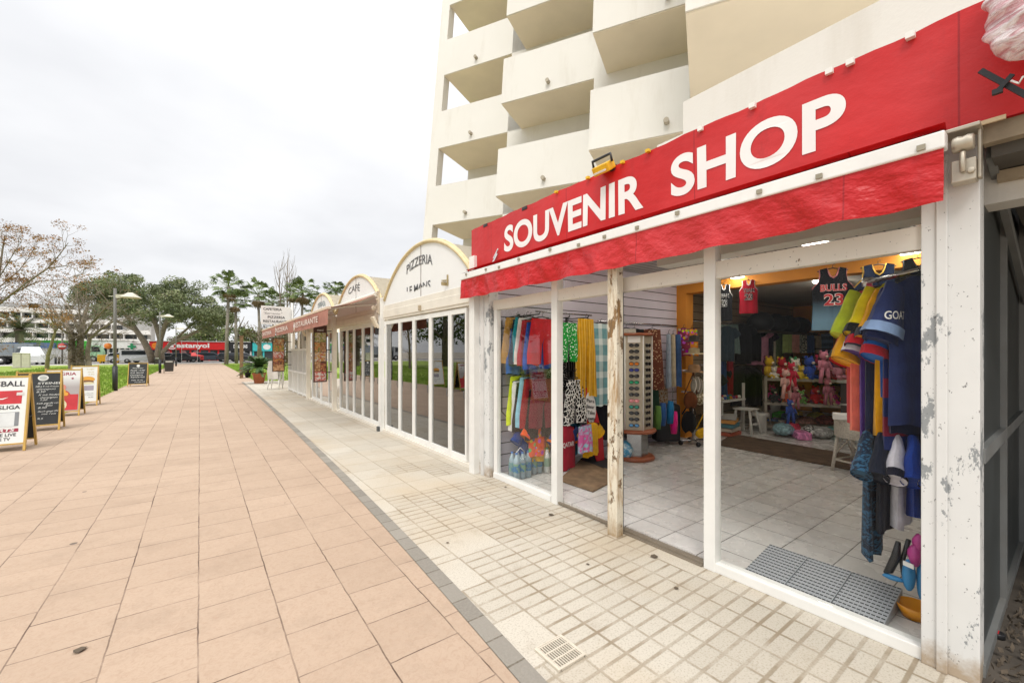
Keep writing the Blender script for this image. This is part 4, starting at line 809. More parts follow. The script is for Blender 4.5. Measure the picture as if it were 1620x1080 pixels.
# umbrella pine
def pine():
    r = random.Random(5); base = G(243, 574); t = thing('pine_tree', 'big spreading umbrella pine behind the promenade lamps', 'tree', base); D = 58
    m = MB(); P = lambda u, v, d=D: PD(u, v, d)
    b0 = base+Vector((0, 0, -.2))
    for pts, r0 in (([b0, P(238, 560), P(228, 540), P(215, 522), P(205, 505), P(185, 485)], .5), ([b0+Vector((.7, .4, 0)), P(250, 560), P(254, 535), P(262, 512), P(270, 490)], .5), ([b0+Vector((1, 0, 0)), P(256, 558), P(270, 543), P(288, 527), P(310, 508)], .33), ([P(254, 535), P(247, 515), P(238, 490)], .4), ([P(270, 543), P(300, 530), P(335, 512)], .3), ([P(262, 512), P(285, 495), P(310, 475)], .3), ([P(215, 522), P(185, 508), P(160, 480)], .3)):
        m.tube(pts, [r0*(1-.65*i/(len(pts)-1)) for i in range(len(pts))], 8, False)
    m.build('trunk', BARK, t)
    top = [(135, 476), (142, 462), (150, 452), (165, 444), (182, 440), (205, 439), (228, 437), (252, 434), (268, 437), (283, 440), (298, 447), (309, 458), (314, 470), (322, 482), (340, 489), (356, 495), (360, 504)]
    bot = [(135, 482), (150, 486), (170, 490), (190, 500), (205, 510), (222, 520), (240, 522), (255, 505), (270, 512), (285, 525), (305, 531), (325, 528), (345, 518), (360, 508)]
    def at_(c, u):
        for (a, va), (b, vb) in zip(c, c[1:]):
            if a <= u <= b: return va+(vb-va)*(u-a)/(b-a)
        return c[-1][1]
    m = MB()
    for i in range(210):
        u = r.uniform(139, 355); a, b = at_(top, u)+5, at_(bot, u)-5
        if b < a: a, b = b, a
        s = r.random()**1.25; v = a+(b-a)*s
        half = 5.5*math.sqrt(max(.05, 1-((u-247)/115)**2)); d = D+r.uniform(-half, half)
        c = PD(u, v, D); c = c+FW*(d-D)+Vector((0, 0, r.uniform(-.15, .15))); leaves(m, c, r.uniform(.8, 1.45), 230, .36, r, .62)
    m.build('crown', leafmat('pine needles', (.16, .20, .095), (.31, .34, .175), (.32, .29, .19)), t)
pine()
def limbs_tree(name, label, base, lines, D, leaf=None, seed=1, twig=.03, nt=3, r0=.12, cat='tree', leafn=26, leafR=.3, leafs=.13, sub=2, subL=.7, wk=1.0):
    r = random.Random(seed); t = thing(name, label, cat, base); m = MB(); tips = []
    for ln, w in lines:
        pts = [p if isinstance(p, Vector) else PD(p[0], p[1], D+(p[2] if len(p) > 2 else 0)) for p in ln]
        m.tube(pts, [w*wk*(1-.75*i/(len(pts)-1)) for i in range(len(pts))], 6, False)
        for i in range(1, len(pts)):
            for k in range(nt):
                s = pts[i-1].lerp(pts[i], r.random()); d = (pts[i]-pts[i-1]).normalized()+Vector((r.gauss(0, .7), r.gauss(0, .7), r.gauss(.2, .6)))
                limb(m, s, d, subL*r.uniform(.6, 1.3), twig, sub, r, tips, (2, 3), .08, .3)
    m.build('trunk', BARK if name != 'leaning_tree' else mat('mossy bark', (.20, .18, .08), .95, var=.3), t)
    if leaf:
        m = MB()
        for p in tips: leaves(m, p, leafR, leafn, leafs, r, .6)
        m.build('crown', leaf, t)
    return t
ORL = leafmat('autumn leaves', (.33, .16, .05), (.24, .20, .08), (.50, .22, .05))
b = G(-22, 600); D = (b-CP).dot(FW)
limbs_tree('autumn_tree', 'half bare tree with orange brown leaves reaching in from the left edge', b, [([b, PD(-20, 540, D), PD(-12, 500, D), PD(-4, 478, D), PD(-2, 440, D), PD(4, 395, D), PD(8, 372, D)], .22),
    ([(-8, 486), (20, 464), (45, 445, -.4), (75, 425, -.6), (95, 402, -.8), (108, 384, -.8)], .12), ([(-6, 480), (25, 462, .5), (60, 445, 1), (100, 442, 1), (136, 432, 1)], .09), ([(-2, 455), (30, 428, .6), (48, 405, .9), (58, 382, 1)], .07),
    ([(35, 453), (65, 468, -.6), (85, 488, -.8), (98, 505, -.9)], .05), ([(75, 425, -.6), (108, 420, -1), (142, 438, -1.2)], .05), ([(-2, 440), (22, 400, -.5), (36, 378, -.6)], .06), ([(-15, 500), (-60, 450, 1), (-110, 420, 2), (-160, 400, 2)], .12), ([(-12, 490), (-50, 470, -2), (-100, 440, -4), (-150, 430, -5)], .1), ([(-4, 470), (-40, 420, 2), (-70, 380, 3)], .09)], D, ORL, 3, .014, 4, leafn=13, leafR=.28, leafs=.12, sub=2, subL=.6, wk=.5)
b = G(120, 588); D = (b-CP).dot(FW)
limbs_tree('pollarded_tree', 'bare pollarded tree with stout ivy covered trunk and tangled twigs', b, [([b+RT*-.2, PD(114, 560, D), PD(113, 530, D), PD(104, 510, D), PD(85, 492, D)], .42), ([b+RT*.4, PD(126, 560, D), PD(128, 530, D), PD(132, 505, D), PD(140, 480, D)], .42), ([b+RT*1.1, PD(138, 560, D), PD(142, 535, D), PD(160, 520, D), PD(185, 505, D)], .28),
    ([(128, 535), (120, 510, 1), (108, 485, 1.5), (96, 465, 2)], .14), ([(133, 530), (150, 505, -1), (172, 482, -1.5), (192, 468, -2)], .13), ([(142, 535), (165, 525, 1), (190, 530, 1.5)], .1), ([(114, 530), (95, 520, -1), (80, 505, -1.5)], .1), ([(128, 520), (125, 490), (122, 462)], .1)], D, leafmat('last dry leaves', (.20, .15, .09), (.26, .17, .10), (.34, .16, .05)), 8, .03, 6, leafn=2, leafR=.3, leafs=.14, sub=2, subL=1.0, wk=.72)
m_ = bpy.data.objects['pollarded_tree']; r = random.Random(4); m = MB()
for i in range(60): c = PD(r.uniform(109, 131), r.uniform(525, 580), D-.35); leaves(m, c, .3, 16, .16, r)
m.build('ivy', leafmat('dry brown ivy', (.11, .085, .05), (.19, .14, .085)), m_)
b = G(74, 585); D = (b-CP).dot(FW)
limbs_tree('leaning_tree', 'thin leaning bare tree with a curved mossy trunk left of the stout one', b, [([b, PD(76, 562, D), PD(82, 543, D), PD(87, 525, D), PD(82, 505, D), PD(70, 488, D)], .16), ([(87, 525), (100, 508), (112, 488, .5)], .07), ([(83, 515), (68, 505), (55, 492)], .05)], D, None, 12, .02, 4, sub=2, subL=.8)
GRL = leafmat('leafy green foliage', (.11, .16, .05), (.21, .25, .08), (.24, .21, .09))
def bushy(name, label, p, h, R, n, mt, seed, flat=.8, cat='tree', grp='trees behind the red storefront', trunk_h=.4, lsz=.35):
    r = random.Random(seed); t = thing(name, label, cat, p, grp); m = MB(); tips = []; p = Vector(p)
    m.tube([p, p+Vector((.1, 0, h*trunk_h)), p+Vector((0, .1, h*.75))], [R*.09, R*.07, R*.03], 6)
    for k in range(5): limb(m, p+Vector((0, 0, h*trunk_h*r.uniform(.7, 1.2))), (r.gauss(0, 1), r.gauss(0, 1), .8), R*.7, R*.035, 1, r, tips)
    m.build('trunk', BARK, t); m = MB()
    for i in range(n):
        a = r.uniform(0, 6.28); z = r.uniform(-.7, 1); k = math.sqrt(max(0, 1-z*z))*r.random()**.4; c = p+Vector((R*k*math.cos(a), R*k*math.sin(a), h-R*flat+R*flat*z)); leaves(m, c, R*r.uniform(.22, .34), 90, lsz*R/3, r, .75)
    m.build('crown', mt, t)
for i, (u, vt, Y, R) in enumerate(((298, 530, 104, 4), (318, 522, 106, 5), (345, 519, 108, 6), (372, 521, 104, 5.5), (398, 524, 108, 5.5), (425, 525, 102, 5))):
    p = PY(u, VH, Y); p.z = 0; h = (VH-vt)/F*((p-CP).dot(FW))+H
    bushy('leafy_tree', ['round green tree beyond the left part of the red roof', 'green tree above the red storefront lettering', 'broad green tree behind the right end of the red storefront', 'green tree behind the tall twin palms', 'olive green tree above the dark storefront', 'yellowish green tree behind the turquoise storefront'][i], p, h, R, 34, GRL, 30+i)
BRL = leafmat('brownish foliage', (.12, .085, .045), (.19, .14, .07))
for i, (u, vt, d, R) in enumerate(((446, 520, 48, 2.4), (408, 500, 52, 1.8), (470, 528, 40, 1.8))):
    p = PD(u, VH, d); p.z = 0; bushy('brown_tree', ['brown bushy tree right behind the cafeteria sign', 'thin brown bare tree left of the cafeteria sign', 'dull brown bush over the far awning'][i], p, (VH-vt)/F*d+H, R, 10 if i == 1 else 26, BRL, 50+i, 1.0, 'tree', 'brown trees around the cafeteria sign', .5, .3)
# fan palms
FRM = leafmat('fan palm frond', (.12, .17, .06), (.26, .31, .12)); DRY = leafmat('dry palm frond', (.24, .17, .09), (.17, .13, .07)); PT = mat('grey palm trunk', (.24, .215, .18), .95, var=.25, vs=3, bump=.6, bs=12)
def fan_palm(label, p, h, R, seed, dry=.25, r0=.22):
    r = random.Random(seed); t = thing('fan_palm', label, 'palm tree', p, 'tall fan palms'); p = Vector(p)
    lean = Vector((r.uniform(-.3, .3), 0, 0)); m = MB(); m.tube([p, p+lean*.3+Vector((0, 0, h*.4)), p+lean+Vector((0, 0, h))], [r0*1.25, r0, r0*.8], 8); m.build('trunk', PT, t)
    top = p+lean+Vector((0, 0, h)); g, q = MB(), MB()
    for i in range(60):
        dr = i < 60*dry*.7; el = r.uniform(-1.45, -1.0) if dr else math.asin(r.uniform(-.55, .98)); a = r.uniform(0, 6.283); mm = q if dr else g
        d = Vector((math.cos(a)*math.cos(el), math.sin(a)*math.cos(el), math.sin(el))); L = R*(.40 if dr else r.uniform(.48, .72)); c = top+d*L
        mm.bar(top, c, .03, .02); sd = d.cross(UP).normalized(); up = sd.cross(d)
        for k in range(11):
            b = (k-5)/5*1.25; e = d*math.cos(b)+sd*math.sin(b); l = R*r.uniform(.32, .46)*(1-.25*abs(k-5)/5); tip = c+e*l-UP*l*(.25+.3*abs(k-5)/5)*(1 if not dr else .5)
            w = sd*math.cos(b)*.05*R/1.7+up*.02-d*math.sin(b)*.055*R/1.7; mid = c+e*l*.6; mm.add([c, mid-w, tip, mid+w], [(0, 1, 2, 3)])
    g.build('crown', FRM, t)
    if q.v: q.build('dead_fronds', DRY, t)
for i, (u, d, vc, Rp, dry, lab) in enumerate(((358, 52, 450, 23, .18, 'tallest fan palm, at the right edge of the promenade end'), (374, 58, 474, 19, .2, 'second fan palm close beside the tallest one'), (412, 54, 463, 22, .25, 'fan palm rising behind the cafeteria sign'), (433, 66, 474, 17, .3, 'small fan palm right above the cafeteria sign'),
        (476, 52, 458, 22, .3, 'fan palm behind the far awning, right of the bare poplars'), (497, 60, 484, 17, .5, 'low fan palm beside the third gable'), (533, 42, 458, 19, .3, 'fan palm crown peeping between the two white gables'), (461, 56, 460, 15, .75, 'half dead brownish fan palm among the bare poplars'))):
    p = PD(u, VH, d); p.z = 0; fan_palm(lab, p, (VH-vc-3)/F*d+H, Rp/F*d*1.3, 70+i, dry, .18 if i < 2 else .16)
# date palm on the left
def date_palm(label, p, h, R, seed):
    r = random.Random(seed); t = thing('date_palm', label, 'palm tree', p); p = Vector(p); m = MB(); m.tube([p, p+Vector((0, 0, h*.85)), p+Vector((0, 0, h))], [.45, .42, .6], 10); m.build('trunk', mat('rough palm trunk', (.13, .10, .07), .95, bump=.6, bs=8), t); m = MB(); top = p+Vector((0, 0, h))
    for i in range(70):
        a = r.uniform(0, 6.283); el = r.uniform(-.5, 1.3); L = R*r.uniform(.8, 1.1); pts = [top+Vector((math.cos(a)*math.cos(el), math.sin(a)*math.cos(el), math.sin(el)))*L*s-UP*(.45*L*s*s) for s in (0, .2, .4, .6, .8, 1)]
        for j in range(5):
            d = (pts[j+1]-pts[j]).normalized(); sd = d.cross(UP).normalized()
            for h_ in range(4):
                o = pts[j].lerp(pts[j+1], h_/4)
                for sg in (-1, 1): e = o+(sd*sg*.42+d*.35-UP*.12)*R*.22; w = d*.055; m.add([o-w, o+w, e], [(0, 1, 2)])
    m.build('crown', leafmat('date palm frond', (.11, .14, .055), (.22, .24, .10), (.30, .20, .08)), t)
p = PD(31, VH, 60); p.z = 0; date_palm('low date palm with wide feathery crown by the grey truck', p, 4.8, 5.0, 90)
# bare poplars
for i, (u, vt, d) in enumerate(((446, 412, 58), (454, 407, 60), (462, 412, 57))):
    r = random.Random(100+i); p = PD(u, VH, d); p.z = 0; h = (VH-vt)/F*d+H; t = thing('bare_poplar', ['bare poplar, left one of the leafless trio over the cafeteria sign', 'tallest bare poplar in the middle of the leafless trio', 'bare poplar on the right of the leafless trio'][i], 'tree', p, 'bare poplars'); m = MB(); x = r.uniform(-.5, .5)
    m.tube([p, p+Vector((x*.3, 0, h*.4)), p+Vector((x*.8, .2, h*.75)), p+Vector((x, .1, h))], [.17, .12, .06, .015], 6)
    tips = []
    for k in range(16): s = r.uniform(.35, .9); limb(m, p+Vector((x*s, 0, h*s)), (r.gauss(0, .5), r.gauss(0, .5), 1.1), h*.2*(1.1-s*.5), .04, 1, r, tips, (2, 2), .5, .15, .5, .6, .35)
    m.build('trunk', BARK, t)
# trees standing to the left of the photo's frame (seen in the restaurant glass)
for i, (x, y, h, R) in enumerate(((-13, 18, 8, 4), (-20, 30, 9, 5), (-16, 42, 8.5, 4.5))):
    bushy('park_tree', ['dark park tree left of the camera, mirrored in the restaurant doors', 'larger park tree further back, mirrored in the doors', 'third park tree beyond the left edge'][i], (x, y, 0), h, R, 36, GRL, 120+i, .7, 'tree', 'park trees on the left lawn')
# ================================================================== buildings far off
def facade_x(u, Y): return PY(u, VH, Y).x
FGL = mat('dark far window glass', (.05, .06, .065), .15); WPL = mat('white far render', (.74, .73, .70), .8, var=.05, vs=.3)
Y = 135.; xa, xb = facade_x(-60, Y), facade_x(238, Y)
t = thing('terrace_hotel', 'long white hotel with stacked terraces far behind the trees on the left', 'hotel', ((xa+xb)/2, Y, 0))
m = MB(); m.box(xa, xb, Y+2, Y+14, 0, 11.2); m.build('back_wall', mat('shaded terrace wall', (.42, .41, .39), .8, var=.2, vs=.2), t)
n = 5
for f in range(n):
    z = 2.15*f+.2; xs = xb-(0 if f < 3 else (f-2)*5)
    m = MB(); m.box(xa, xs, Y-.2*(n-f), Y+2, z+1.3, z+1.5); m.box(xa, xs, Y-.2*(n-f), Y-.2*(n-f)+.12, z+1.5, z+2.3); b_ = m.build('terrace', WPL, t)
    for i in range(12): m = MB(); x = xa+(xs-xa)*i/12; m.box(x, x+.16, Y-.2*(n-f)+.14, Y+1.99, z+(-.6 if f else 0), z+1.29); m.build('divider', WPL, b_)
    for i in range(12):
        m = MB(); x = xa+(xs-xa)*(i+.08)/12; w_ = (xs-xa)/12; q_ = (.86, .62, .8, .5)[(i*5+f) % 4]; m.box(x, x+w_*q_, Y+1.96, Y+1.995, z-.5 if f else z, z+1.15); m.build('window', FGL, b_)
for i in range(5): m = MB(); x = xa+(xb-xa)*(.1+.19*i); m.box(x, x+7, Y+3, Y+10, 11.2, 12.3); m.build('penthouse', mat('grey roof cabin', (.36, .36, .35), .8), t)
Y = 88.6; 
def shopbox(name, label, u0, u1, zb, zt, band, wall, txt=None, tc=None, depth=8, posts=5, Yo=0):
    x0, x1 = facade_x(u0, Y), facade_x(u1, Y); y = Y+Yo; t = thing(name, label, 'shop', ((x0+x1)/2, y, 0))
    m = MB(); m.box(x0, x1, y+.4, y+depth, 0, zt-.1); m.build('wall', wall, t)
    m = MB(); m.box(x0, x1, y-.1, y+.4, zb, zt); m.build('sign_band', band, t, .03)
    m = MB(); m.box(x0+.05, x1-.05, y+.30, y+.36, .3, zb); m.build('window', FGL, t)
    m = MB()
    for i in range(posts+1): x = x0+(x1-x0-.25)*i/posts; m.box(x, x+.25, y+.1, y+.5, 0, zb)
    m.build('pillar', band if txt != 'DINAMAS' else WPL, t)
    m = MB(); m.box(x0-.3, x1+.3, y-.2, y+depth, zt, zt+.12); m.build('roof', mat('pale flat roof', (.55, .53, .5), .8), t)
    return t, x0, x1, y
RB = mat('bright red storefront', (.62, .016, .018), .45)
t, x0, x1, y = shopbox('red_store', 'long low red storefront with white lowercase sign at the end of the promenade', 236, 361, 1.95, 3.3, RB, mat('red store wall', (.3, .03, .03), .7), 1, None, 9, 8)
xs, xe = facade_x(274, Y), facade_x(331, Y); m = MB(); m.text("s'estanyol", (xs-.4, y-.13, 2.33), (1, 0, 0), (0, 0, 1), .74, .035, xe-xs+.4); c = Vector((xs-.15, y-.125, 2.62))
m.build('lettering', LET, t); m = MB()
m.add([c+Vector((.66*math.cos(a*.2618)*(1 if a < 24 else 1), 0, .62*math.sin(a*.2618))) for a in range(24)]+[c+Vector((.5*math.cos(a*.2618), 0, .47*math.sin(a*.2618))) for a in range(24)], [(i, (i+1) % 24, 24+(i+1) % 24, 24+i) for i in range(24)]); m.build('logo_ring', LET, t)
xq = facade_x(245, Y); m = MB(); m.add([Vector((xq+.42*math.cos(a*.393)*(1 if a % 2 else .8), y-.13, 2.6+.48*math.sin(a*.393))) for a in range(16)], [tuple(range(16))]); m.build('emblem', mat('orange emblem', (.75, .22, .02), .5), t)
for k, u in enumerate((268, 290, 310)):
    m = MB(); xx = facade_x(u, Y); m.add([Vector((xx+.4*math.cos(a*.393), y+.28, 1.45+.4*math.sin(a*.393))) for a in range(16)], [tuple(range(16))]); m.build('round_sticker', mat('pink round sticker', (.62, .38, .36), .5), t)
DKB = mat('black storefront', (.025, .026, .03), .4)
t, x0, x1, y = shopbox('dark_store', 'black storefront with white capital lettering behind the twin palms', 362.5, 398, 1.75, 3.3, DKB, DKB, 'DINAMAS', None, 8, 3); m = MB(); m.text('DINAMAS', ((x0+x1)/2, y-.13, 2.3), (1, 0, 0), (0, 0, 1), .6, .04, (x1-x0)*.62, 'C'); m.build('lettering', LET, t)
TQ = mat('turquoise storefront', (.05, .50, .50), .5)
t, x0, x1, y = shopbox('turquoise_store', 'turquoise storefront between the black shop and the potted palm', 399.5, 450, 1.75, 3.3, TQ, mat('teal wall', (.06, .3, .35), .7), 1, None, 8, 3); m = MB(); m.add([Vector((facade_x(422, Y)+.6*math.cos(a*.393), y-.13, 2.5+.5*math.sin(a*.393))) for a in range(16)], [tuple(range(16))]); m.build('round_logo', LET, t)
t, x0, x1, y = shopbox('pharmacy', 'white low building with a small green cross left of the pine trunk', 203, 234, 2.0, 2.9, WPL, WPL, 1, None, 8, 3, 2); m = MB(); xx = facade_x(206, Y); m.box(xx-.5, xx+.5, y-.25, y-.15, 2.3, 2.6); m.box(xx-.15, xx+.15, y-.26, y-.14, 2.0, 2.95); m.build('green_cross', mat('green cross', (.02, .25, .10), .5), t)
t, x0, x1, y = shopbox('white_arcade', 'white arcade shops behind the pollarded tree', 128, 200, 2.2, 3.4, WPL, WPL, 1, None, 8, 7, 6)
# ================================================================== vehicles
TYRE = mat('tyre rubber', (.02, .02, .02), .8); RIM = mat('alloy rim', (.5, .5, .5), .3, .8); HEAD = mat('headlamp glass', (.65, .66, .68), .15); CGL = mat('dark car glass', (.025, .03, .035), .1); TAIL = mat('tail lamp red', (.4, .01, .01), .3)
def wheels(t, xs_, w, R):
    for x in xs_:
        for sy in (-1, 1):
            m = MB(); m.lathe([(R*.55, -.1), (R, -.1), (R, .1), (R*.55, .1)], (x, sy*(w/2-.09), R), 16, 'y'); q = m.build('wheel', TYRE, t); m = MB(); m.lathe([(0, -.09), (R*.56, -.085), (R*.56, .085), (0, .09)], (x, sy*(w/2-.09), R), 12, 'y'); m.build('rim', RIM, q)
def car(label, col, loc, rz=0., L=4.3, Wd=1.75, Hh=1.48, kind='hatch', grp='cars parked before the storefronts'):
    t = thing('parked_car' if kind != 'van' else 'parked_van', label, 'car' if kind != 'van' else 'van', (0, 0, 0), grp); pm = mat('car paint '+str(col), col, .25, .3, var=.03, spec=.6)
    h = Hh
    if kind == 'van': prof = [(-L/2, .3), (-L/2, h*.62), (-L/2+.05, h), (L*.22, h), (L*.36, h*.62), (L/2-.05, h*.52), (L/2, .3)]; gl = [(-L/2+.25, h*.62), (-L/2+.25, h*.93), (L*.205, h*.93), (L*.335, h*.62)]
    elif kind == 'sedan': prof = [(-L/2, .3), (-L/2, h*.62), (-L*.33, h*.68), (-L*.2, h), (L*.08, h), (L*.23, h*.66), (L/2-.1, h*.56), (L/2, .3)]; gl = [(-L*.30, h*.70), (-L*.19, h*.96), (L*.07, h*.96), (L*.20, h*.69)]
    else: prof = [(-L/2, .3), (-L/2+.02, h*.66), (-L*.40, h*.97), (-L*.1, h), (L*.08, h*.98), (L*.25, h*.66), (L/2-.08, h*.56), (L/2, .3)]; gl = [(-L*.44, h*.68), (-L*.385, h*.93), (L*.07, h*.94), (L*.215, h*.68)]
    def sect(pf, w0, z_mid, tuck):
        m = MB(); n = len(pf); A = []
        for sy in (-1, 1): A += [(x, sy*(w0/2-(tuck*max(0, z-z_mid))), z) for x, z in pf]
        m.add(A, [tuple(range(n))[::-1], tuple(range(n, 2*n))]+[(i, (i+1) % n, n+(i+1) % n, n+i) for i in range(n)]); return m
    b = sect(prof, Wd, h*.62, .28).build('body', pm, t, .05)
    g = sect(gl, Wd+.012, h*.62, .28).build('window', CGL, t)
    m = MB()
    a, c = gl[2], gl[3]; m.bar(((a[0]+c[0])/2+.09, 0, (a[1]+c[1])/2+.0), ((a[0]+c[0])/2+.091, 0, (a[1]+c[1])/2+.0), .1, .1)
    d = Vector((c[0]-a[0], 0, c[1]-a[1])); nn = Vector((-d.z, 0, d.x)).normalized(); nn = nn if nn.x > 0 else -nn; m = MB(); m.obox(Vector(((a[0]+c[0])/2, 0, (a[1]+c[1])/2))+nn*.075, d*.46, (0, Wd*.36, 0), nn*.012); m.build('windscreen', CGL, t)
    wheels(t, (-L*.31, L*.31), Wd, .31)
    for sy in (-1, 1):
        m = MB(); m.obox((L/2-.10, sy*Wd*.36, h*.47), (.07, 0, -.02), (0, .16, 0), (.02, 0, .07)); m.build('headlight', HEAD, t, .02)
        m = MB(); m.obox((-L/2+.02, sy*Wd*.38, h*.52), (.03, 0, 0), (0, .12, 0), (0, 0, .09)); m.build('tail_light', TAIL, t, .02)
        m = MB(); m.obox((L*.17, sy*(Wd/2+.06), h*.66), (.05, 0, 0), (0, .08, 0), (0, 0, .06)); m.build('mirror', pm, t, .02)
    m = MB(); m.box(L/2-.06, L/2+.015, -.26, .26, .42, .53); m.build('number_plate', WPL, t)
    t.location = loc; t.rotation_euler = (0, 0, rz); return t
def cp(u, Y): p = PY(u, VH, Y); return (p.x, p.y, 0)
car('dark blue estate car parked before the right half of the red storefront', (.06, .075, .10), cp(333, 84), .05, 4.6, 1.8, 1.55)
car('small red car parked left of the dark blue estate', (.50, .03, .025), cp(308, 84.8), 1.75, 3.9, 1.7, 1.5)
car('black saloon parked under the white storefront lettering', (.03, .032, .035), cp(288, 83.5), 0, 4.6, 1.8, 1.45, 'sedan')
car('silver grey saloon half hidden behind the pine trunk', (.25, .26, .26), cp(266, 84), .1, 4.4, 1.75, 1.45, 'sedan')
car('black car parked before the black storefront', (.04, .04, .045), cp(368, 84), .05, 4.5, 1.8, 1.5)
car('dark grey car partly behind the second palm', (.12, .12, .125), cp(385, 85), .0, 4.4, 1.8, 1.5)
car('white high roofed van left of the pine trunk', (.66, .67, .67), cp(222, 82), .0, 4.4, 1.8, 1.9, 'van')
car('white hatchback parked left of the white van', (.62, .64, .66), cp(197, 84), .2, 4.2, 1.75, 1.5)
car('white van facing the lawn beside the beige cabinet', (.66, .67, .67), cp(46, 78), -1.2, 5.0, 2.0, 2.2, 'van')
def truck(label, loc, cabc, bedc, L=7.5, hb=2.7, kind='tipper', rz=0):
    t = thing('parked_truck', label, 'truck', (0, 0, 0)); pm = mat('truck cab paint '+str(cabc), cabc, .4); bm = mat('truck body paint '+str(bedc), bedc, .5, var=.12)
    m = MB(); m.prism([(L*.32, -1.2, .6), (L/2, -1.2, .6), (L/2, -1.2, 1.6), (L*.46, -1.2, 2.6), (L*.32, -1.2, 2.6)], (0, 2.4, 0)); m.build('cab', pm, t, .05)
    m = MB(); m.prism([(L*.36, -1.215, 1.6), (L*.475, -1.215, 1.6), (L*.45, -1.215, 2.4), (L*.36, -1.215, 2.4)], (0, 2.43, 0)); m.build('window', CGL, t)
    m = MB()
    if kind == 'tipper': m.prism([(-L/2, -1.25, 1.15), (L*.28, -1.25, 1.15), (L*.30, -1.25, hb), (-L/2-.2, -1.25, hb)], (0, 2.5, 0))
    else: m.box(-L/2, L*.30, -1.25, 1.25, 1.1, hb)
    bed = m.build('load_body', bm, t, .03)
    m = MB()
    for i in range(6): x = -L/2+.3+i*L*.14; m.box(x, x+.08, -1.29, 1.29, 1.2, hb-.05)
    m.build('rib', bm, bed)
    m = MB(); m.box(-L/2+.2, L*.45, -.5, .5, .7, 1.1); m.box(-L*.15, L*.12, -1.1, 1.1, .55, 1.0); m.build('chassis', DGREY, t); wheels(t, (-L*.38, -L*.2, L*.38), 2.4, .5); t.location = loc; t.rotation_euler = (0, 0, rz); return t
truck('grey tipper truck standing at the left edge behind the lawn', cp(-27, 80), (.3, .31, .33), (.20, .225, .25), 8.5, 2.6, 'tipper', math.pi)
truck('bright green box trailer truck behind the pollarded tree', cp(100, 92), (.3, .5, .3), (.06, .46, .05), 9, 3.3, 'box')
x, y, z = cp(76, 83); m = MB(); m.box(x-2.6, x+2.6, y, y+.25, 0, 2.0); m.box(x-2.7, x+2.7, y-.05, y+.3, 2.0, 2.08); solo(m, 'site_panel_wall', mat('pale site panels', (.60, .60, .58), .7), 'plain pale site wall panel between the white van and the green truck', 'wall')
t = thing('blue_skips', 'row of blue metal frames behind the white van', 'container', cp(46, 88)); x, y, z = cp(46, 88); m = MB()
for i in range(5): m.box(x-4.2+i*1.75, x-4.2+i*1.75+1.4, y, y+1.2, 1.4, 2.9)
m.build('skip', mat('blue painted metal', (.10, .17, .34), .5, var=.2), t); m = MB(); m.box(x-4.6, x+4.6, y-.1, y+1.3, 0, 1.35); m.build('base', WPL, t)
p = G(33, 582); t = thing('utility_cabinet', 'beige twin utility cabinet on the lawn edge by the white van', 'cabinet', p); CB = mat('beige cabinet', (.56, .53, .44), .6, dirt=.15)
for dx in (-.28, .3):
    m = MB(); m.box(p.x+dx-.27, p.x+dx+.27, p.y, p.y+.35, .08, 1.42); m.prism([(p.x+dx-.29, p.y-.03, 1.42), (p.x+dx+.29, p.y-.03, 1.42), (p.x+dx+.25, p.y-.02, 1.49), (p.x+dx-.25, p.y-.02, 1.49)], (0, .4, 0)); m.build('cabinet_body', CB, t, .01)
m = MB(); m.box(p.x-.62, p.x+.64, p.y-.06, p.y+.42, -.05, .08); m.build('plinth', mat('cabinet plinth', (.4, .38, .34), .8), t)
for i, (u, v) in enumerate(((88, 576), (93.5, 576), (159, 574), (164, 574))):
    p = G(u, v); m = MB(); m.lathe([(0, 1.0), (.08, .98), (.11, .9), (.11, 0), (0, 0)], p, 10); solo(m, 'bollard', DGREY, ['left one of two dark bollards by the pale site wall', 'right one of two dark bollards by the pale site wall', 'left one of two dark bollards right of the stout trunk', 'right one of two dark bollards right of the stout trunk'][i], 'bollard', None, 'bollards along the road')
p = cp(98.5, 79); t = thing('traffic_sign', 'round no entry sign on a grey post before the green truck', 'sign', p); m = MB(); m.tube([p, (p[0], p[1], 4.3)], .09, 8); m.build('post', POLE, t); m = MB(); m.lathe([(0, -.02), (.42, -.02), (.42, .02), (0, .02)], (p[0], p[1]-.14, 2.3), 18, 'y'); d = m.build('disc', mat('red sign disc', (.5, .05, .04), .5), t); m = MB(); m.box(p[0]-.3, p[0]+.3, p[1]-.175, p[1]-.162, 2.23, 2.37); m.build('white_bar', LET, d)
for i, (u, z_) in enumerate(((114, 1.0), (171, 2.4))):
    p = cp(u, 79); t = thing('orange_sign', ['orange round road sign low beside the green truck', 'orange road sign on a post right of the pollarded tree'][i], 'sign', p); m = MB(); m.tube([p, (p[0], p[1], z_+.3)], .04, 6); m.build('post', POLE, t); m = MB(); m.lathe([(0, -.02), (.4, -.02), (.4, .02), (0, .02)], (p[0], p[1]-.08, z_), 14, 'y'); m.build('disc', mat('orange sign', (.75, .22, .03), .5), t)
p = cp(172, 83); m = MB(); m.box(p[0]-1.2, p[0]+1.2, p[1], p[1]+1, .2, 1.2); m.box(p[0]-1.0, p[0]-.8, p[1], p[1]+1, 0, .2); m.box(p[0]+.8, p[0]+1.0, p[1], p[1]+1, 0, .2); solo(m, 'yellow_container', mat('yellow container paint', (.72, .40, .02), .5), 'yellow waste container on the road behind the lamp', 'container', None, None, .05)
x, y, z = cp(300, 76); t = thing('goal_frame', 'thin white metal frame standing before the parked cars', 'frame', (x, y, 0)); m = MB()
for dx in (-.9, .9): m.tube([(x+dx, y, 0), (x+dx, y, 3.4)], .025, 6)
m.tube([(x-.9, y, 3.4), (x+.9, y, 3.4)], .025, 6); m.build('frame', WHITE, t)
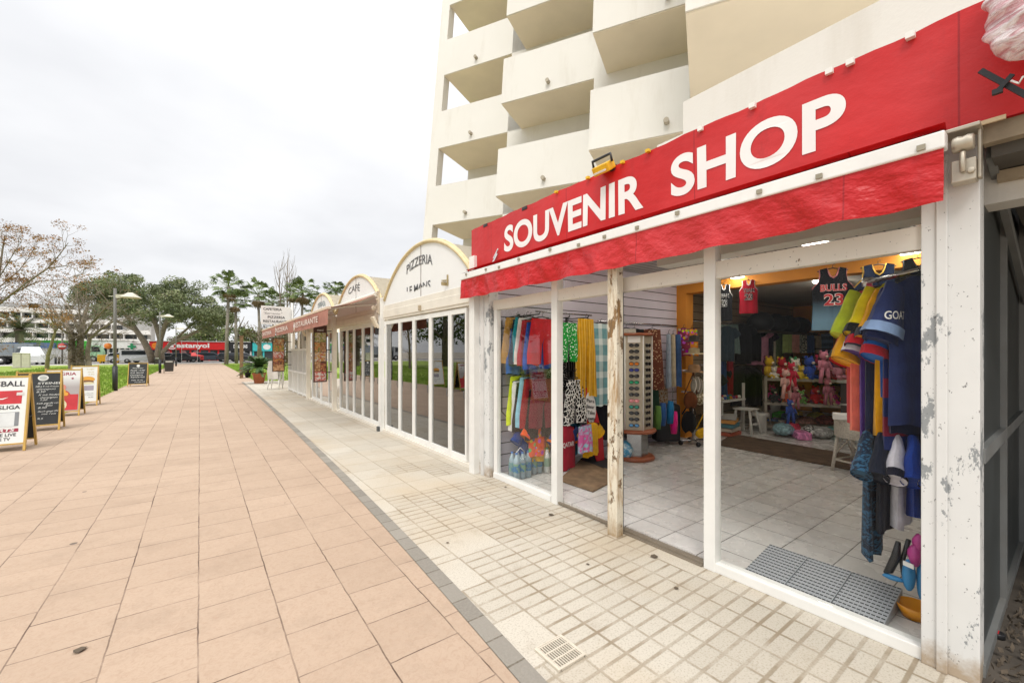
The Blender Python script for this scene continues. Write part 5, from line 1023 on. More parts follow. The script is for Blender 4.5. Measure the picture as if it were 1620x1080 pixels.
# ================================================================== goods in the shop
FZ = .024
HANG = mat('black hanger plastic', (.02, .02, .022), .4)
def shell(m, fl, fr, h, th, fold=.012, seed=1, nu=14, nv=14, half=None, tc=.45, gap=.02):
    r = random.Random(seed); ph = [(r.uniform(6, 26), r.uniform(0, 6.28), r.uniform(.3, 1)) for _ in range(4)]
    def pt(i, t, side):
        s = -1+2*i
        a, b = fl(t), fr(t)
        if half is None: x = a+(b-a)*i; e = math.sqrt(max(0, 1-s*s))
        else:
            g = max(0, t-tc)/(1-tc)*gap+(.001)
            if half < 0: x0, x1 = a, -g
            else: x0, x1 = g, b
            x = x0+(x1-x0)*i; sg = (x-(a+b)/2)/((b-a)/2); e1 = math.sqrt(max(0, 1-sg*sg)); e2 = math.sqrt(max(0, 1-s*s)); k = min(1, max(0, (t-tc)/.15)); e = e1*(1-k)+e2*k
        w = sum(c*math.sin(f*x*3+p+t*1.2) for f, p, c in ph)/3*fold*(.25+t)
        return (x, side*th*e*(.5+.5*min(1, t*3))+w, -t*h-.010*math.sin(x*30+seed)*t)
    for side in (-1, 1): m.grid(lambda i, t: pt(i, t, side), nu, nv)
    return m
def put(o, loc, rz=0.0): o.location = loc; o.rotation_euler = (0, 0, rz); ORG[o.name] = Vector(); return o
def gsolo(m, name, mt, label, cat, loc, rz=0, grp=None): o = m.build(name, mt); tag(o, label, cat, grp); return put(o, loc, rz)
def root0(name, label, cat, grp=None): return thing(name, label, cat, (0, 0, 0), grp)
def hook(parent, w=.16): m = MB(); m.tube([(-w, 0, -.035), (0, 0, .0), (w, 0, -.035)], .007, 5); m.tube([(0, 0, 0), (0, 0, .035), (.018, 0, .05), (.03, 0, .04)], .003, 5); return m.build('hanger', HANG, parent)
def shorts(label, w, h, mt, loc, rz=0, grp='shorts hanging by the left window', seed=1, flare=1.15, trim=None):
    t = root0('hanging_shorts', label, 'shorts', grp); hook(t, w*.42); m = MB()
    fl = lambda q: -(w/2)*(.80+(flare-.80)*min(1, q*1.3)); fr = lambda q: (w/2)*(.80+(flare-.80)*min(1, q*1.3))
    for hf in (-1, 1): shell(m, fl, fr, h, .035, .014, seed+hf, 9, 12, hf, .42, .025)
    m.v = [(a, b, c-.03) for a, b, c in m.v]; m.build('fabric', mt, t); m = MB(); m.grid(lambda i, q: (-w*.40+w*.80*i, -.022*math.sin(i*math.pi)-.006, -.03-.035*q), 8, 2); m.build('waistband', trim or mt, t); return put(t, loc, rz)
def skirt(label, wt, wb, h, mt, loc, rz=0, name='hanging_trousers', cat='trousers', grp=None, seed=1, half=False, fold=.02):
    t = root0(name, label, cat, grp); hook(t, wt*.42); m = MB(); f = lambda s: (lambda q: s*(wt+(wb-wt)*q)/2)
    if half:
        for hf in (-1, 1): shell(m, f(-1), f(1), h, .04, fold, seed, 10, 18, hf, .3, .02)
    else: shell(m, f(-1), f(1), h, .04, fold, seed, 18, 18)
    m.v = [(a, b, c-.02) for a, b, c in m.v]; m.build('fabric', mt, t); return put(t, loc, rz)
def tee(label, mt, loc, rz=0, w=.50, h=.72, sl=None, cuff=None, name='hanging_shirt', cat='shirt', grp=None, seed=1, th=.04, sll=.27, droop=.95, slr=.075, r2=.026):
    t = root0(name, label, cat, grp); hook(t, .19); m = MB()
    f = lambda s: (lambda q: s*(w/2)*(.36+.64*min(1, q/.10)**.7 if q < .10 else 1.0)); shell(m, f(-1), f(1), h, th, .02, seed, 14, 18); m.build('body', mt, t)
    for sg in (-1, 1):
        a = Vector((sg*w*.40, 0, -.055)); d = Vector((sg*math.cos(droop), 0, -math.sin(droop))); m = MB(); nrm = Vector((-d.z*sg, 0, d.x*sg)); n = 12
        def sp(i, q): an = i*2*math.pi; c = a+d*(sll*q); R1 = .065+(slr+.01-.065)*q; R2 = .026+r2*q; return c+nrm*(R1*math.cos(an)*1.05)+Vector((0, 1, 0))*(R2*math.sin(an)+.004*math.sin(q*11+seed))
        m.grid(sp, n, 6); m.add([Vector(sp(i/n, 1.0))-d*.012 for i in range(n)], [tuple(range(n))]); s_ = m.build('sleeve', sl or mt, t)
        if cuff: m = MB(); m.grid(lambda i, q: (lambda p: p+(p-(a+d*(sll*(.82+.19*q))))*.05)(Vector(sp(i, .82+.19*q))), n, 2); m.build('cuff', cuff, s_)
    return put(t, loc, rz)
def vest(label, mt, loc, rz, w, h, trim, txt=None, num=None, tm=None, grp=None, low=None):
    t = root0('basketball_vest', label, 'vest', grp); hook(t, w*.36); k = w/2
    half = [(.30*k, 0), (.62*k, -.02*h), (.60*k, -.12*h), (.66*k, -.22*h), (.97*k, -.33*h), (.93*k, -.6*h), (.98*k, -h)]
    neck = [(.20*k, -.10*h), (0, -.17*h)]
    pts = [(-x, z) for x, z in half[::-1]]+[(-.20*k, -.10*h), (0, -.17*h), (.20*k, -.10*h)]+half; pts = pts[:]
    m = MB(); n = 8
    L_ = [(-x, z) for x, z in half]; 
    # left/right columns between inner edge and outer edge
    for sg in (-1, 1):
        inner = [(.30*k, 0), (.25*k, -.05*h), (.14*k, -.13*h), (0, -.17*h), (0, -.4*h), (0, -.7*h), (0, -h)]; V = []
        for j, ((xi, zi), (xo, zo)) in enumerate(zip(inner, half)):
            for i in range(n+1):
                s = i/n; x = xi+(xo-xi)*s; V.append((sg*x, -.030*math.cos(min(1, abs(x)/k)*1.5)-.012-.008*math.sin(x*40+j), zi+(zo-zi)*s))
        fs = [(j*(n+1)+i, j*(n+1)+i+1, (j+1)*(n+1)+i+1, (j+1)*(n+1)+i) for j in range(6) for i in range(n)]
        m.add(V, fs, True); m.add([(x, -y, z) for x, y, z in V], fs, True)
    m.build('fabric', mt, t)
    m = MB()
    for sg in (-1, 1): m.tube([(sg*x*1.01, -.012, z) for x, z in half[1:5]], .009, 5); 
    m.tube([(-.30*k, -.02, 0), (-.25*k, -.03, -.05*h), (-.14*k, -.04, -.13*h), (0, -.045, -.165*h), (.14*k, -.04, -.13*h), (.25*k, -.03, -.05*h), (.30*k, -.02, 0)], .009, 5); m.build('trim', trim, t)
    if txt:
        for bd, mm, y in ((.045, LET, -.052), (.018, tm, -.056)):
            m = MB(); m.text(txt, (0, y, -.37*h), (1, 0, 0), (0, 0, 1), .105*h, bd, w*.62, 'C', warp=lambda x, z: (x, z-.2*x*x)); m.build('lettering', mm, t)
    if num:
        for bd, mm, y in ((.05, LET, -.053), (.02, tm, -.057)):
            m = MB(); m.text(num, (0, y, -.60*h), (1, 0, 0), (0, 0, 1), .18*h, bd, w*.46, 'C'); m.build('number', mm, t)
    return put(t, loc, rz), t
def pz(u, v, X=None, Y=None): return PX(u, v, X) if X is not None else PY(u, v, Y)
CB_ = cloth
# ---- left corner by the window: two tiers of shorts on wall arms
def arm(label, X, Z, L):
    t = thing('clothes_rail', label, 'display arm', (X, YL, Z), 'black display arms on the slatwall'); m = MB(); m.tube([(X, YL, Z), (X, YL-L, Z+.0), (X, YL-L-.02, Z+.03)], .008, 6); m.build('rod', HANG, t); m = MB(); m.box(X-.02, X+.02, YL-.012, YL-.001, Z-.06, Z+.03); m.build('bracket', HANG, t)
arm('upper black display arm behind the red shorts', 3.36, 2.02, .42); arm('lower black display arm behind the maroon shorts', 3.38, 1.28, .42); arm('black display arm holding the green dotted shorts', 3.86, 2.0, .42); arm('black display arm holding the mustard trousers', 4.22, 2.02, .42); arm('black display arm of the black and white shorts', 3.98, 1.30, .42)
def row(specs, X, Z, Y0, dy, w, h, tier):
    for i, (mt, lab, dz, dx) in enumerate(specs): shorts(lab, w, h, mt, (X+dx, Y0+dy*i, Z+dz), random.Random(i*7+int(Z*10)).uniform(-.12, .12), seed=i*3+int(Z*10))
row([(CB_('#c8102a'), 'bright red shorts hanging frontmost on the upper arm', 0, .02), (CB_('#1f4fb5'), 'royal blue shorts directly behind the red pair on the upper arm', -.05, -.02), (CB_('#b01c30'), 'crimson shorts third on the upper arm', -.02, -.055), (CB_('#f0ece4'), 'white shorts sliver in the upper row', .01, -.07), (CB_('#0f8c98'), 'teal shorts in the upper row with a pale stripe', .02, -.09), (CB_('#12203c'), 'navy shorts in the upper row', -.01, -.11), (CB_('#2c5ba8'), 'mid blue long shorts near the back of the upper row', -.12, -.10), (CB_('#b98a3e'), 'tan shorts at the back of the upper row', .02, -.15)], 3.38, 1.99, 3.97, .042, .44, .56, 0)
row([(CB_('#6c1428'), 'maroon shorts with red piping hanging frontmost on the lower arm', 0, .03), (CB_('#15161a'), 'black shorts with white hem squares behind the maroon pair', -.13, .0), (CB_('#8e1822'), 'dark red shorts in the lower row', .0, -.05), (CB_('#8cc4d8'), 'light blue shorts in the lower row', .02, -.075), (CB_('#101216'), 'plain black shorts in the lower row', -.05, -.09), (CB_('#eceae6'), 'white shorts in the lower row', -.03, -.115), (CB_('#cfe023'), 'lime yellow shorts at the back of the lower row', .03, -.14)], 3.40, 1.25, 3.98, .042, .42, .60, 1)
shorts('green shorts with white dots and a white drawstring bow', .40, .50, CB_('#1f9a3c', 'dots', '#e8f4e8'), (3.88, 4.0, 1.96), .1, seed=4)
skirt('mustard yellow wide trousers with fine vertical pattern', .30, .44, 1.05, CB_('#c9920e', 'stripes', '#e0b850'), (4.2, 4.0, 2.02), 0, half=True, seed=9)
skirt('teal and white plaid beach towel hanging beside the mustard trousers', .42, .44, 1.15, CB_('#6fa0a6', 'plaid', '#dfe6e2', .62), (4.55, 4.05, 1.97), 0, 'beach_towel', 'towel', seed=3, fold=.035)
shorts('black shorts printed with white ethnic pattern and border', .40, .58, CB_('#0d0d10', 'print', '#e8e6e0'), (3.98, 3.98, 1.22), .05, seed=14)
shorts('black floral shorts half hidden above the ethnic pair', .36, .46, CB_('#0e0f12', 'dots', '#c8c4c0', 1.4), (3.82, 4.15, 1.52), .05, seed=15); shorts('grey and black striped shorts behind the ethnic pair', .34, .5, CB_('#17171a', 'stripes', '#9a9a9c'), (4.1, 4.2, 1.56), 0, seed=16)
# lower jerseys
o = tee('maroon and blue football jersey lettered in white, low by the window mullion', CB_('#a51c33', 'plain'), (3.80, 3.98, .60), .1, .40, .56, CB_('#24407c'), CB_('#c9641c'), seed=3, sll=.18); m = MB(); m.text('QATAR', (0, -.055, -.26), (1, 0, 0), (0, 0, 1), .06, .015, .22, 'C'); m.build('lettering', LET, o)
for i, (c, k, x, y, z, l) in enumerate((('#e0551a', 'floral', 3.40, 4.06, .70, 'orange flowered shirt low between the shorts and the water packs'), ('#e7b51c', 'plain', 3.50, 4.10, .62, 'amber yellow small shirt beside the flowered one'), ('#1e3f86', 'plain', 3.34, 4.18, .62, 'blue small shirt behind the flowered one'), ('#d7542a', 'hoops', 3.58, 4.15, .55, 'orange striped small jersey left of the maroon jersey'), ('#e8b21a', 'plain', 4.25, 3.95, .60, 'yellow small shirt right of the pink plastic pack'), ('#2f7fa0', 'plain', 4.02, 4.12, .60, 'blue small shirt behind the pink plastic pack'))):
    tee(l, CB_(c, k, '#f4f0e8'), (x, y, z), .15, .34, .44, seed=20+i, sll=.16, grp='small shirts low on the slatwall')
def packm(name, a, b):
    t = NT(name); t.base(t.mix(t.ramp(t.noise(9, 3, .6, None, 1.5), .44, .56), a, b)); t.rough(.15); t.bump(t.noise(12, 3), .4, .02); return t.m
m = MB(); shell(m, lambda q: -.15, lambda q: .15, .34, .05, .03, 5); gsolo(m, 'inflatable_pack', packm('pink and cyan packaging', (.70, .12, .38), (.35, .60, .72)), 'shiny pink and cyan plastic inflatable pack under the ethnic shorts', 'toy pack', (4.04, 3.86, .60), .2)
t = thing('flag_banner', 'red and white feather sign about take away food leaning by the mat', 'banner', (4.32, 3.9, FZ)); m = MB(); q = [Vector((4.12, 4.0, 1.12)), Vector((4.30, 4.0, 1.02)), Vector((4.52, 3.98, .40)), Vector((4.55, 3.98, .05)), Vector((4.40, 3.98, .05)), Vector((4.26, 3.98, .35))]; m.prism(q, (0, .012, 0)); m.build('cloth', mat('red banner cloth', (.52, .02, .03), .6), t)
m = MB(); m.add([(4.27+.105*math.cos(a*.393)+.02*math.sin(a*.393), 3.978, .80+.20*math.sin(a*.393)-.08*math.cos(a*.393)) for a in range(16)], [tuple(range(16))]); m.build('white_oval', LET, t)
for s_, x, z in (('Para', 4.19, .88), ('llevar', 4.19, .80), ('Take', 4.20, .72), ('away', 4.21, .64)): m = MB(); m.text(s_, (x, 3.972, z), (1, 0, -.15), (0, 0, 1), .05, .012, .15); m.build('lettering', BT, t)
# water packs
PETW = glass('clear bottle plastic', (.72, .84, .90), .9); CAPM = mat('blue bottle cap', (.02, .14, .45), .4); LBL = packm('blue green water label', (.05, .28, .58), (.30, .55, .35)); WATER = mat('water in bottles', (.40, .52, .58), .1)
def bottle_pack(label, p, n=(3, 2), cap=CAPM, lb=LBL, body=None, k=1.0):
    t = thing('bottle_pack', label, 'bottle pack', p, 'packs of bottles by the window'); prof = [(0, 0), (.040, 0), (.043, .02), (.041, .05), (.043, .08), (.043, .19), (.038, .22), (.018, .275), (.014, .29), (.014, .305)]
    for i in range(n[0]):
        for j in range(n[1]):
            x, y = p[0]+(i-(n[0]-1)/2)*.089*k, p[1]+(j-(n[1]-1)/2)*.089*k
            m = MB(); m.lathe([(r_*k, z*k) for r_, z in prof], (x, y, p[2]), 12); b = m.build('bottle', body or WATER, t)
            m = MB(); m.lathe([(.0165*k, .298*k), (.0165*k, .315*k), (0, .316*k)], (x, y, p[2]), 10); m.build('cap', cap, b); m = MB(); m.lathe([(.0442*k, .085*k), (.0442*k, .19*k)], (x, y, p[2]), 12); m.build('paper_label', lb, b)
    m = MB(); w, d = n[0]*.0445*k+.006, n[1]*.0445*k+.006
    def wrapf(i, q):
        a = i*2*math.pi; e = 4; cx = math.copysign(abs(math.cos(a))**(2/e), math.cos(a)); sy = math.copysign(abs(math.sin(a))**(2/e), math.sin(a)); s = 1 if q < .7 else 1-.45*((q-.7)/.3)**2; return (p[0]+cx*w*s, p[1]+sy*d*s, p[2]+.005+.27*k*q+.004*math.sin(a*9))
    m.grid(wrapf, 36, 8); m.build('shrink_wrap', glass('shrink wrap film', (.97, .98, .99), .7, .1), t); m = MB(); m.tube([(p[0]-w*.5, p[1], p[2]+.30*k), (p[0], p[1], p[2]+.36*k), (p[0]+w*.5, p[1], p[2]+.30*k)], .006, 5); m.build('carry_strap', WHITE, t)
p = G(811, 756, FZ); bottle_pack('shrink wrapped water bottle pack in the window corner, nearest the glass', (p.x+.10, p.y-.02, FZ))
bottle_pack('second water bottle pack just behind and right of the first', (p.x+.33, p.y+.04, FZ))
bottle_pack('small pack of white milky bottles right of the water packs', (p.x+.54, p.y-.02, FZ), (2, 2), mat('green cap', (.02, .2, .06), .4), mat('green white label', (.35, .52, .38), .4), mat('white bottle', (.74, .74, .70), .35), 1.0)
# hooked bar on the slatwall
t = solo(MB().tube([(3.07, YL-.03, 1.95), (3.07, YL-.03, .80), (3.12, YL-.05, .74), (3.20, YL-.06, .70), (3.20, YL-.06, .56)], .009, 6), 'wall_rod', HANG, 'bent black rod standing against the lavender slatwall by the window', 'rod')
# mats
def mat_thing(label, q, mt, th=.02, name='door_mat', curl=0.0):
    q = [Vector(a) for a in q]; m = MB(); m.prism([Vector((a.x, a.y, FZ+.001)) for a in q], (0, 0, th)); return solo(m, name, mt, label, 'mat', None, None, .006)
BRN = mat('worn brown coir', (.19, .125, .07), .95, var=.35, vs=8, bump=.5, bs=120)
mat_thing('worn brown doormat inside the left doorway', [G(884, 760, .03), G(938, 778, .03), G(988, 752, .03), G(918, 728, .03)], BRN)
mat_thing('black doormat edge behind the brown mat', [G(918, 727, .03), G(955, 743, .03), G(975, 732, .03), G(935, 716, .03)], mat('black rubber mat', (.03, .03, .032), .8))
MATB = mat('dark brown runner', (.085, .05, .028), .9, var=.6, vs=6, dirt=.2, bump=.4)
mat_thing('long dark brown runner with worn patches across the shop floor', [G(1133, 703, .03), G(1392, 752, .03), G(1400, 728, .03), G(1158, 686, .03)], MATB, .012, 'floor_runner')
# ---- sunglasses stand
sx, sy = 5.05, 3.86; t = thing('sunglasses_stand', 'rotating column stand covered in rows of sunglasses', 'display stand', (sx, sy, FZ)); SBE = mat('cream display panel', (.50, .44, .33), .5)
R = .235; z0, z1 = .46, 1.78; A0 = math.atan2(-sy, -sx)
hexp = lambda k, rr: (sx+rr*math.cos(A0+k*math.pi/3+math.pi/6), sy+rr*math.sin(A0+k*math.pi/3+math.pi/6))
m = MB(); m.prism([(*hexp(k, R), z0) for k in range(6)], (0, 0, z1-z0)); m.build('column', SBE, t)
for pf in ([(0, z0-.045), (.30, z0-.045), (.31, z0-.02), (.30, z0-.003), (0, z0-.003)], [(0, z1+.002), (.26, z1+.002), (.27, z1+.02), (.26, z1+.04), (0, z1+.04)], [(0, FZ), (.28, FZ), (.29, FZ+.03), (.27, FZ+.055), (0, FZ+.055)]): m = MB(); m.lathe(pf, (sx, sy, 0), 28); m.build('disc', mat('reddish brown veneer', (.30, .085, .035), .35, var=.2), t)
m = MB(); m.prism([(*hexp(k, .19), FZ+.056) for k in range(6)], (0, 0, z0-.05-FZ-.056)); m.build('mirror_base', mat('dim mirror panel', (.35, .35, .34), .12, .8), t)
m = MB()
for k in range(6): a, b = hexp(k, R+.012); m.tube([(a, b, z0), (a, b, z1)], .010, 6)
m.build('edge_strip', WHITE, t)
def shades(lens, frame, label):
    m = MB()
    for sg in (-1, 1): m.grid(lambda i, q: (sg*.036+.031*q*math.cos(i*6.283), -.006-.004*(1-q*q), .022*q*math.sin(i*6.283)-.004*q), 12, 3)
    t_ = root0('sunglasses', label, 'sunglasses', 'sunglasses on the rotating stand'); m.build('lens', lens, t_)
    m = MB()
    for sg in (-1, 1): m.tube([(sg*.036+.032*math.cos(a*.524), -.006, .023*math.sin(a*.524)-.004) for a in range(13)], .004, 4, False); m.tube([(sg*.066, -.004, .01), (sg*.070, .05, .008)], .003, 4)
    m.tube([(-.008, -.007, .006), (.008, -.007, .006)], .004, 4); m.build('frame', frame, t_); return t_
DL = mat('dark lens', (.012, .013, .015), .08, spec=.8)
proto = {'d': shades(DL, HANG, 'dark sunglasses among the rows on the rotating stand')}
spec_ = {3: ((.65, .18, .01), 'orange mirrored sunglasses high on the stand'), 6: ((.02, .35, .16), 'green mirrored sunglasses at mid height on the stand'), 4: ((.05, .06, .30), 'violet blue sunglasses under the orange pair'), 9: ((.75, .30, .32), 'pink mirrored sunglasses below mid height on the stand'), 10: ((.04, .30, .22), 'teal green sunglasses directly under the pink pair'), 13: ((.10, .30, .55), 'light blue sunglasses in the lowest row of the stand')}
first = True; rr = random.Random(2)
for face in range(5):
    fa = A0+(face-2)*math.pi/3
    for r_ in range(14):
        z = z1-.13-r_*.086; ap = R*math.cos(math.pi/6)+.012; loc = (sx+ap*math.cos(fa), sy+ap*math.sin(fa), z); rz = fa+math.pi/2
        rz += rr.uniform(-.06, .06)
        if face == 2 and r_ in spec_: c, l = spec_[r_]; s_ = shades(mat('mirrored lens '+str(c), c, .12, .3), HANG if r_ != 9 else mat('pink frame', (.6, .2, .22), .4), l); put(s_, loc, rz)
        elif first: put(proto['d'], loc, rz); first = False
        else: copy_tree(proto['d'], loc, rz)
m = MB(); fa = A0; ap = R*math.cos(math.pi/6)+.004; c = Vector((sx+ap*math.cos(fa), sy+ap*math.sin(fa), z1-.05)); m.obox(c, (.003*math.cos(fa), .003*math.sin(fa), 0), (-.085*math.sin(fa), .085*math.cos(fa), 0), (0, 0, .045)); m.build('header_card', LET, t)
m = MB(); p = G(989, 727, FZ); m.ell((p.x, p.y, FZ+.14), (.11, .11, .14), 12, 8, .06, random.Random(3)); solo(m, 'swim_ring_pack', packm('blue clear vinyl', (.06, .30, .50), (.55, .68, .72)), 'folded blue vinyl swim toy on the floor beside the timber post', 'toy pack')
# ---- garments, bags and cart right of the stand
def rail(label, a, b, r_=.012, posts=()):
    t = thing('clothes_rail', label, 'clothes rail', Vector(b)); m = MB(); m.tube([a, b], r_, 8); m.build('tube', CHROME, t)
    for q in posts: m = MB(); m.tube([q, (q[0], q[1], FZ)], r_, 8); m.build('upright', CHROME, t)
rail('chrome wall rail above the sunglasses stand', (4.6, 4.15, 2.0), (6.6, 4.15, 2.0), .012)
rail('upper wall rail over the window shorts', (3.5, 4.22, 2.08), (4.55, 4.22, 2.08), .012)
skirt('brown beaded long dress hanging right of the sunglasses stand', .28, .42, .95, CB_('#6b3a2a', 'dots', '#caa27a', .9), (5.75, 4.05, 1.93), -.5, 'hanging_dress', 'dress', seed=31)
for i, (x, c, l) in enumerate(((4.75, '#26231f', 'dark dress hanging left of the sunglasses stand'), (4.95, '#33302b', 'charcoal dress hanging behind the sunglasses stand'), (5.3, '#d8d2c4', 'cream dress hanging behind the sunglasses stand'), (5.5, '#1a1a1c', 'black dress hanging beside the brown beaded one'))): skirt(l, .3, .4, .9, CB_(c), (x, 4.2, 1.93), -.6, 'hanging_dress', 'dress', 'dresses on the rail behind the stand', seed=40+i)
for i, (u, w, c, l) in enumerate(((1056, .07, '#9aa6b4', 'grey blue narrow scarf hanging above the suitcase'), (1063, .07, '#b8a88c', 'beige narrow scarf hanging above the suitcase'), (1071, .09, '#3d5a86', 'denim blue narrow towel right of the scarves'))): q = PY(u, 522, 4.0); skirt(l, w, w*1.3, .86, CB_(c), (q.x, 3.98, 1.86), -.6, 'hanging_scarf', 'scarf', 'narrow scarves above the suitcase', seed=60+i)
for i, (u, c, l) in enumerate(((1077, '#7c2a40', 'dark pink flowered swimsuit on the end wall'), (1090, '#d8862c', 'orange flowered swimsuit on a black hanger by the orange pillar'))): q = PY(u, 492, 4.1); skirt(l, .2, .26, .46, CB_(c, 'floral'), (q.x, 4.05, 1.97), -.6, 'hanging_swimsuit', 'swimsuit', 'swimsuits by the orange pillar', seed=66+i)
def rbox(m, c, d, rz=0): ex = Vector((math.cos(rz), math.sin(rz), 0)); ey = Vector((-math.sin(rz), math.cos(rz), 0)); m.obox(c, ex*d[0]/2, ey*d[1]/2, (0, 0, d[2]/2)); return m
NYL = mat('black nylon', (.025, .026, .03), .7, bump=.3, bs=30)
q = G(1052, 703, FZ); t = thing('suitcase', 'black upright suitcase standing right of the sunglasses stand', 'suitcase', q); m = MB(); rbox(m, (q.x+.1, q.y+.05, .38), (.42, .26, .62), -.6); m.build('shell', NYL, t, .05); m = MB(); 
for s_ in (-.1, .1): m.tube([(q.x+.1+s_, q.y+.05-s_*.6, .69), (q.x+.1+s_, q.y+.05-s_*.6, .95)], .008, 6)
m.build('handle', CHROME, t)
for i, (u, v, c, l) in enumerate(((1048, 655, '#2a4f86', 'blue rolled mat leaning over the suitcase'), (1060, 652, '#1c6a9c', 'light blue rolled mat leaning by the suitcase'), (1066, 668, '#d61f7a', 'bright pink small bag hanging by the suitcase'), (1040, 660, '#5a7f3a', 'green rolled mat leaning left of the suitcase'))):
    q = PY(u, v, 3.75); m = MB(); m.tube([q-Vector((0, 0, .17)), q, q+Vector((.02, 0, .17))], [.045, .06, .04], 10); solo(m, 'rolled_mat' if i != 2 else 'small_bag', CB_(c), l, 'mat' if i != 2 else 'bag')
q = G(1092, 702, FZ); qx, qy = q.x, q.y-.05
t = thing('bag_rack', 'wheeled chrome rack crowded with hanging bags right of the suitcase', 'rack', (qx, qy, FZ)); m = MB(); m.tube([(qx-.2, qy+.1, .1), (qx+.25, qy-.1, .1)], .014, 6); m.tube([(qx-.1, qy-.15, .1), (qx+.15, qy+.15, .1)], .014, 6); m.tube([(qx, qy, .1), (qx, qy, 1.28)], .016, 8)
for z in (1.25, .9): m.tube([(qx-.18, qy+.1, z), (qx+.18, qy-.1, z)], .01, 6)
m.build('frame', CHROME, t)
for a, b in ((-.2, .1), (.25, -.1), (-.1, -.15), (.15, .15)): m = MB(); m.lathe([(.012, -.014), (.04, -.012), (.04, .012), (.012, .014)], (qx+a, qy+b, FZ+.04), 12, 'x'); m.build('wheel', BLACK, t)
def bag(label, c, d, col, strap, rz=-.7, kind='plain', c2=None):
    t = thing('hanging_bag', label, 'bag', c, 'bags on the wheeled rack'); m = MB(); ex = Vector((math.cos(rz), math.sin(rz), 0)); ey = Vector((-math.sin(rz), math.cos(rz), 0)); C0 = Vector(c)
    def f(i, q): a = i*2*math.pi; s = math.sin(max(.02, min(.98, q))*math.pi)**.35; return C0+ex*(d[0]/2*math.cos(a)*s*(.85+.15*q))+ey*(d[1]/2*math.sin(a)*s)+Vector((0, 0, d[2]*(.5-q)-.02*math.cos(a*2)*q))
    m.grid(f, 18, 10); m.build('pouch', cloth(col, kind, c2), t); m = MB(); m.tube([C0+ex*d[0]*.42+UP*d[2]*.35, C0+ex*.05+UP*(d[2]*.5+strap), C0-ex*d[0]*.42+UP*d[2]*.35], .012, 6); m.build('strap', cloth(col), t)
bag('cream woven shoulder bag hanging across the rack', (qx+.06, qy-.16, .80), (.36, .12, .20), '#c8bda2', .30, kind='print', c2='#7a6a4c'); bag('brown leather bag at the left of the rack', (qx-.16, qy-.05, .78), (.24, .12, .26), '#6a3c20', .32); bag('taupe tote bag behind the woven one', (qx+.12, qy-.02, .66), (.34, .12, .30), '#6d5a43', .3); bag('yellow crescent bag hanging lowest on the rack', (qx+.05, qy-.18, .24), (.34, .11, .16), '#d9a514', .38); bag('grey striped bag high on the rack', (qx-.06, qy-.1, 1.02), (.22, .1, .26), '#8d867a', .1, kind='stripes', c2='#d8d2c4'); bag('olive bag high on the right of the rack', (qx+.16, qy-.12, 1.03), (.2, .1, .26), '#7d7a4a', .1); bag('black bag low on the left of the rack', (qx-.16, qy-.02, .42), (.26, .12, .34), '#17171a', .2)
m = MB(); m.lathe([(.19, .0), (.17, .012), (.095, .02), (.09, .10), (.07, .125), (0, .13)], (qx, qy-.02, 1.22), 20); solo(m, 'straw_hat', CB_('#a5805c'), 'brown straw hat with dark band on top of the bag rack', 'hat')
# ---- vests under the beam
VB = cloth('#14161f', 'stripes', '#4a5060', .9)
def at(u, v, X): q = PX(u, v, X); return (q.x, q.y, q.z)
rz = -rad(90)+.5
vest('black pinstriped basketball vest with red number 23 hanging under the beam', cloth('#17181f', 'fade', '#6d8fa6', 1.05), at(1317, 424, 6.4), rz, .44, .78, mat('white red trim', (.62, .2, .2), .6), 'BULLS', '23', mat('red vest print', (.52, .03, .04), .6), 'basketball vests under the beam')
v_, t_ = vest('navy basketball vest with gold trim and a round gold emblem', cloth('#17243f'), at(1389, 418, 6.4), rz, .46, .80, mat('gold trim', (.70, .42, .05), .6), None, None, None, 'basketball vests under the beam')
for k, (R_, c) in enumerate(((.135, (.70, .42, .05)), (.115, (.02, .035, .08)), (.10, (.70, .42, .05)))):
    m = MB(); m.add([(R_*math.cos(a*.2618), -.050-.003*k, -.46+R_*math.sin(a*.2618)) for a in range(24)], [tuple(range(24))]); m.build('emblem', mat(f'emblem {c}', c, .6), t_)
m = MB(); m.tube([(-.09+.18*i/8, -.060, -.50+.06*math.sin(i/8*3.14)) for i in range(9)], .006, 4)
for i in (2, 4, 6): m.tube([(-.09+.18*i/8, -.060, -.50+.06*math.sin(i/8*3.14)), (-.09+.18*i/8, -.060, -.53)], .005, 4)
m.tube([(0, -.06, -.53), (0, -.06, -.38)], .007, 4); m.build('bridge_mark', mat('navy print', (.02, .035, .08), .6), t_)
vest('small black basketball vest, left of the pair on the orange beam', cloth('#121318'), at(1145, 450, 6.9), rz, .26, .60, LET, 'TEAM', '23', mat('dark vest print', (.03, .03, .035), .6), 'basketball vests under the beam')
vest('small red basketball vest, right of the pair on the orange beam', cloth('#a5142a'), at(1184, 443, 6.9), rz, .26, .52, LET, 'TEAM', '23', mat('black vest print', (.02, .02, .022), .6), 'basketball vests under the beam')
vest('black top on a hanger at the far right under the beam', cloth('#101114'), at(1452, 408, 6.4), rz, .40, .7, HANG, None, None, None, 'basketball vests under the beam')
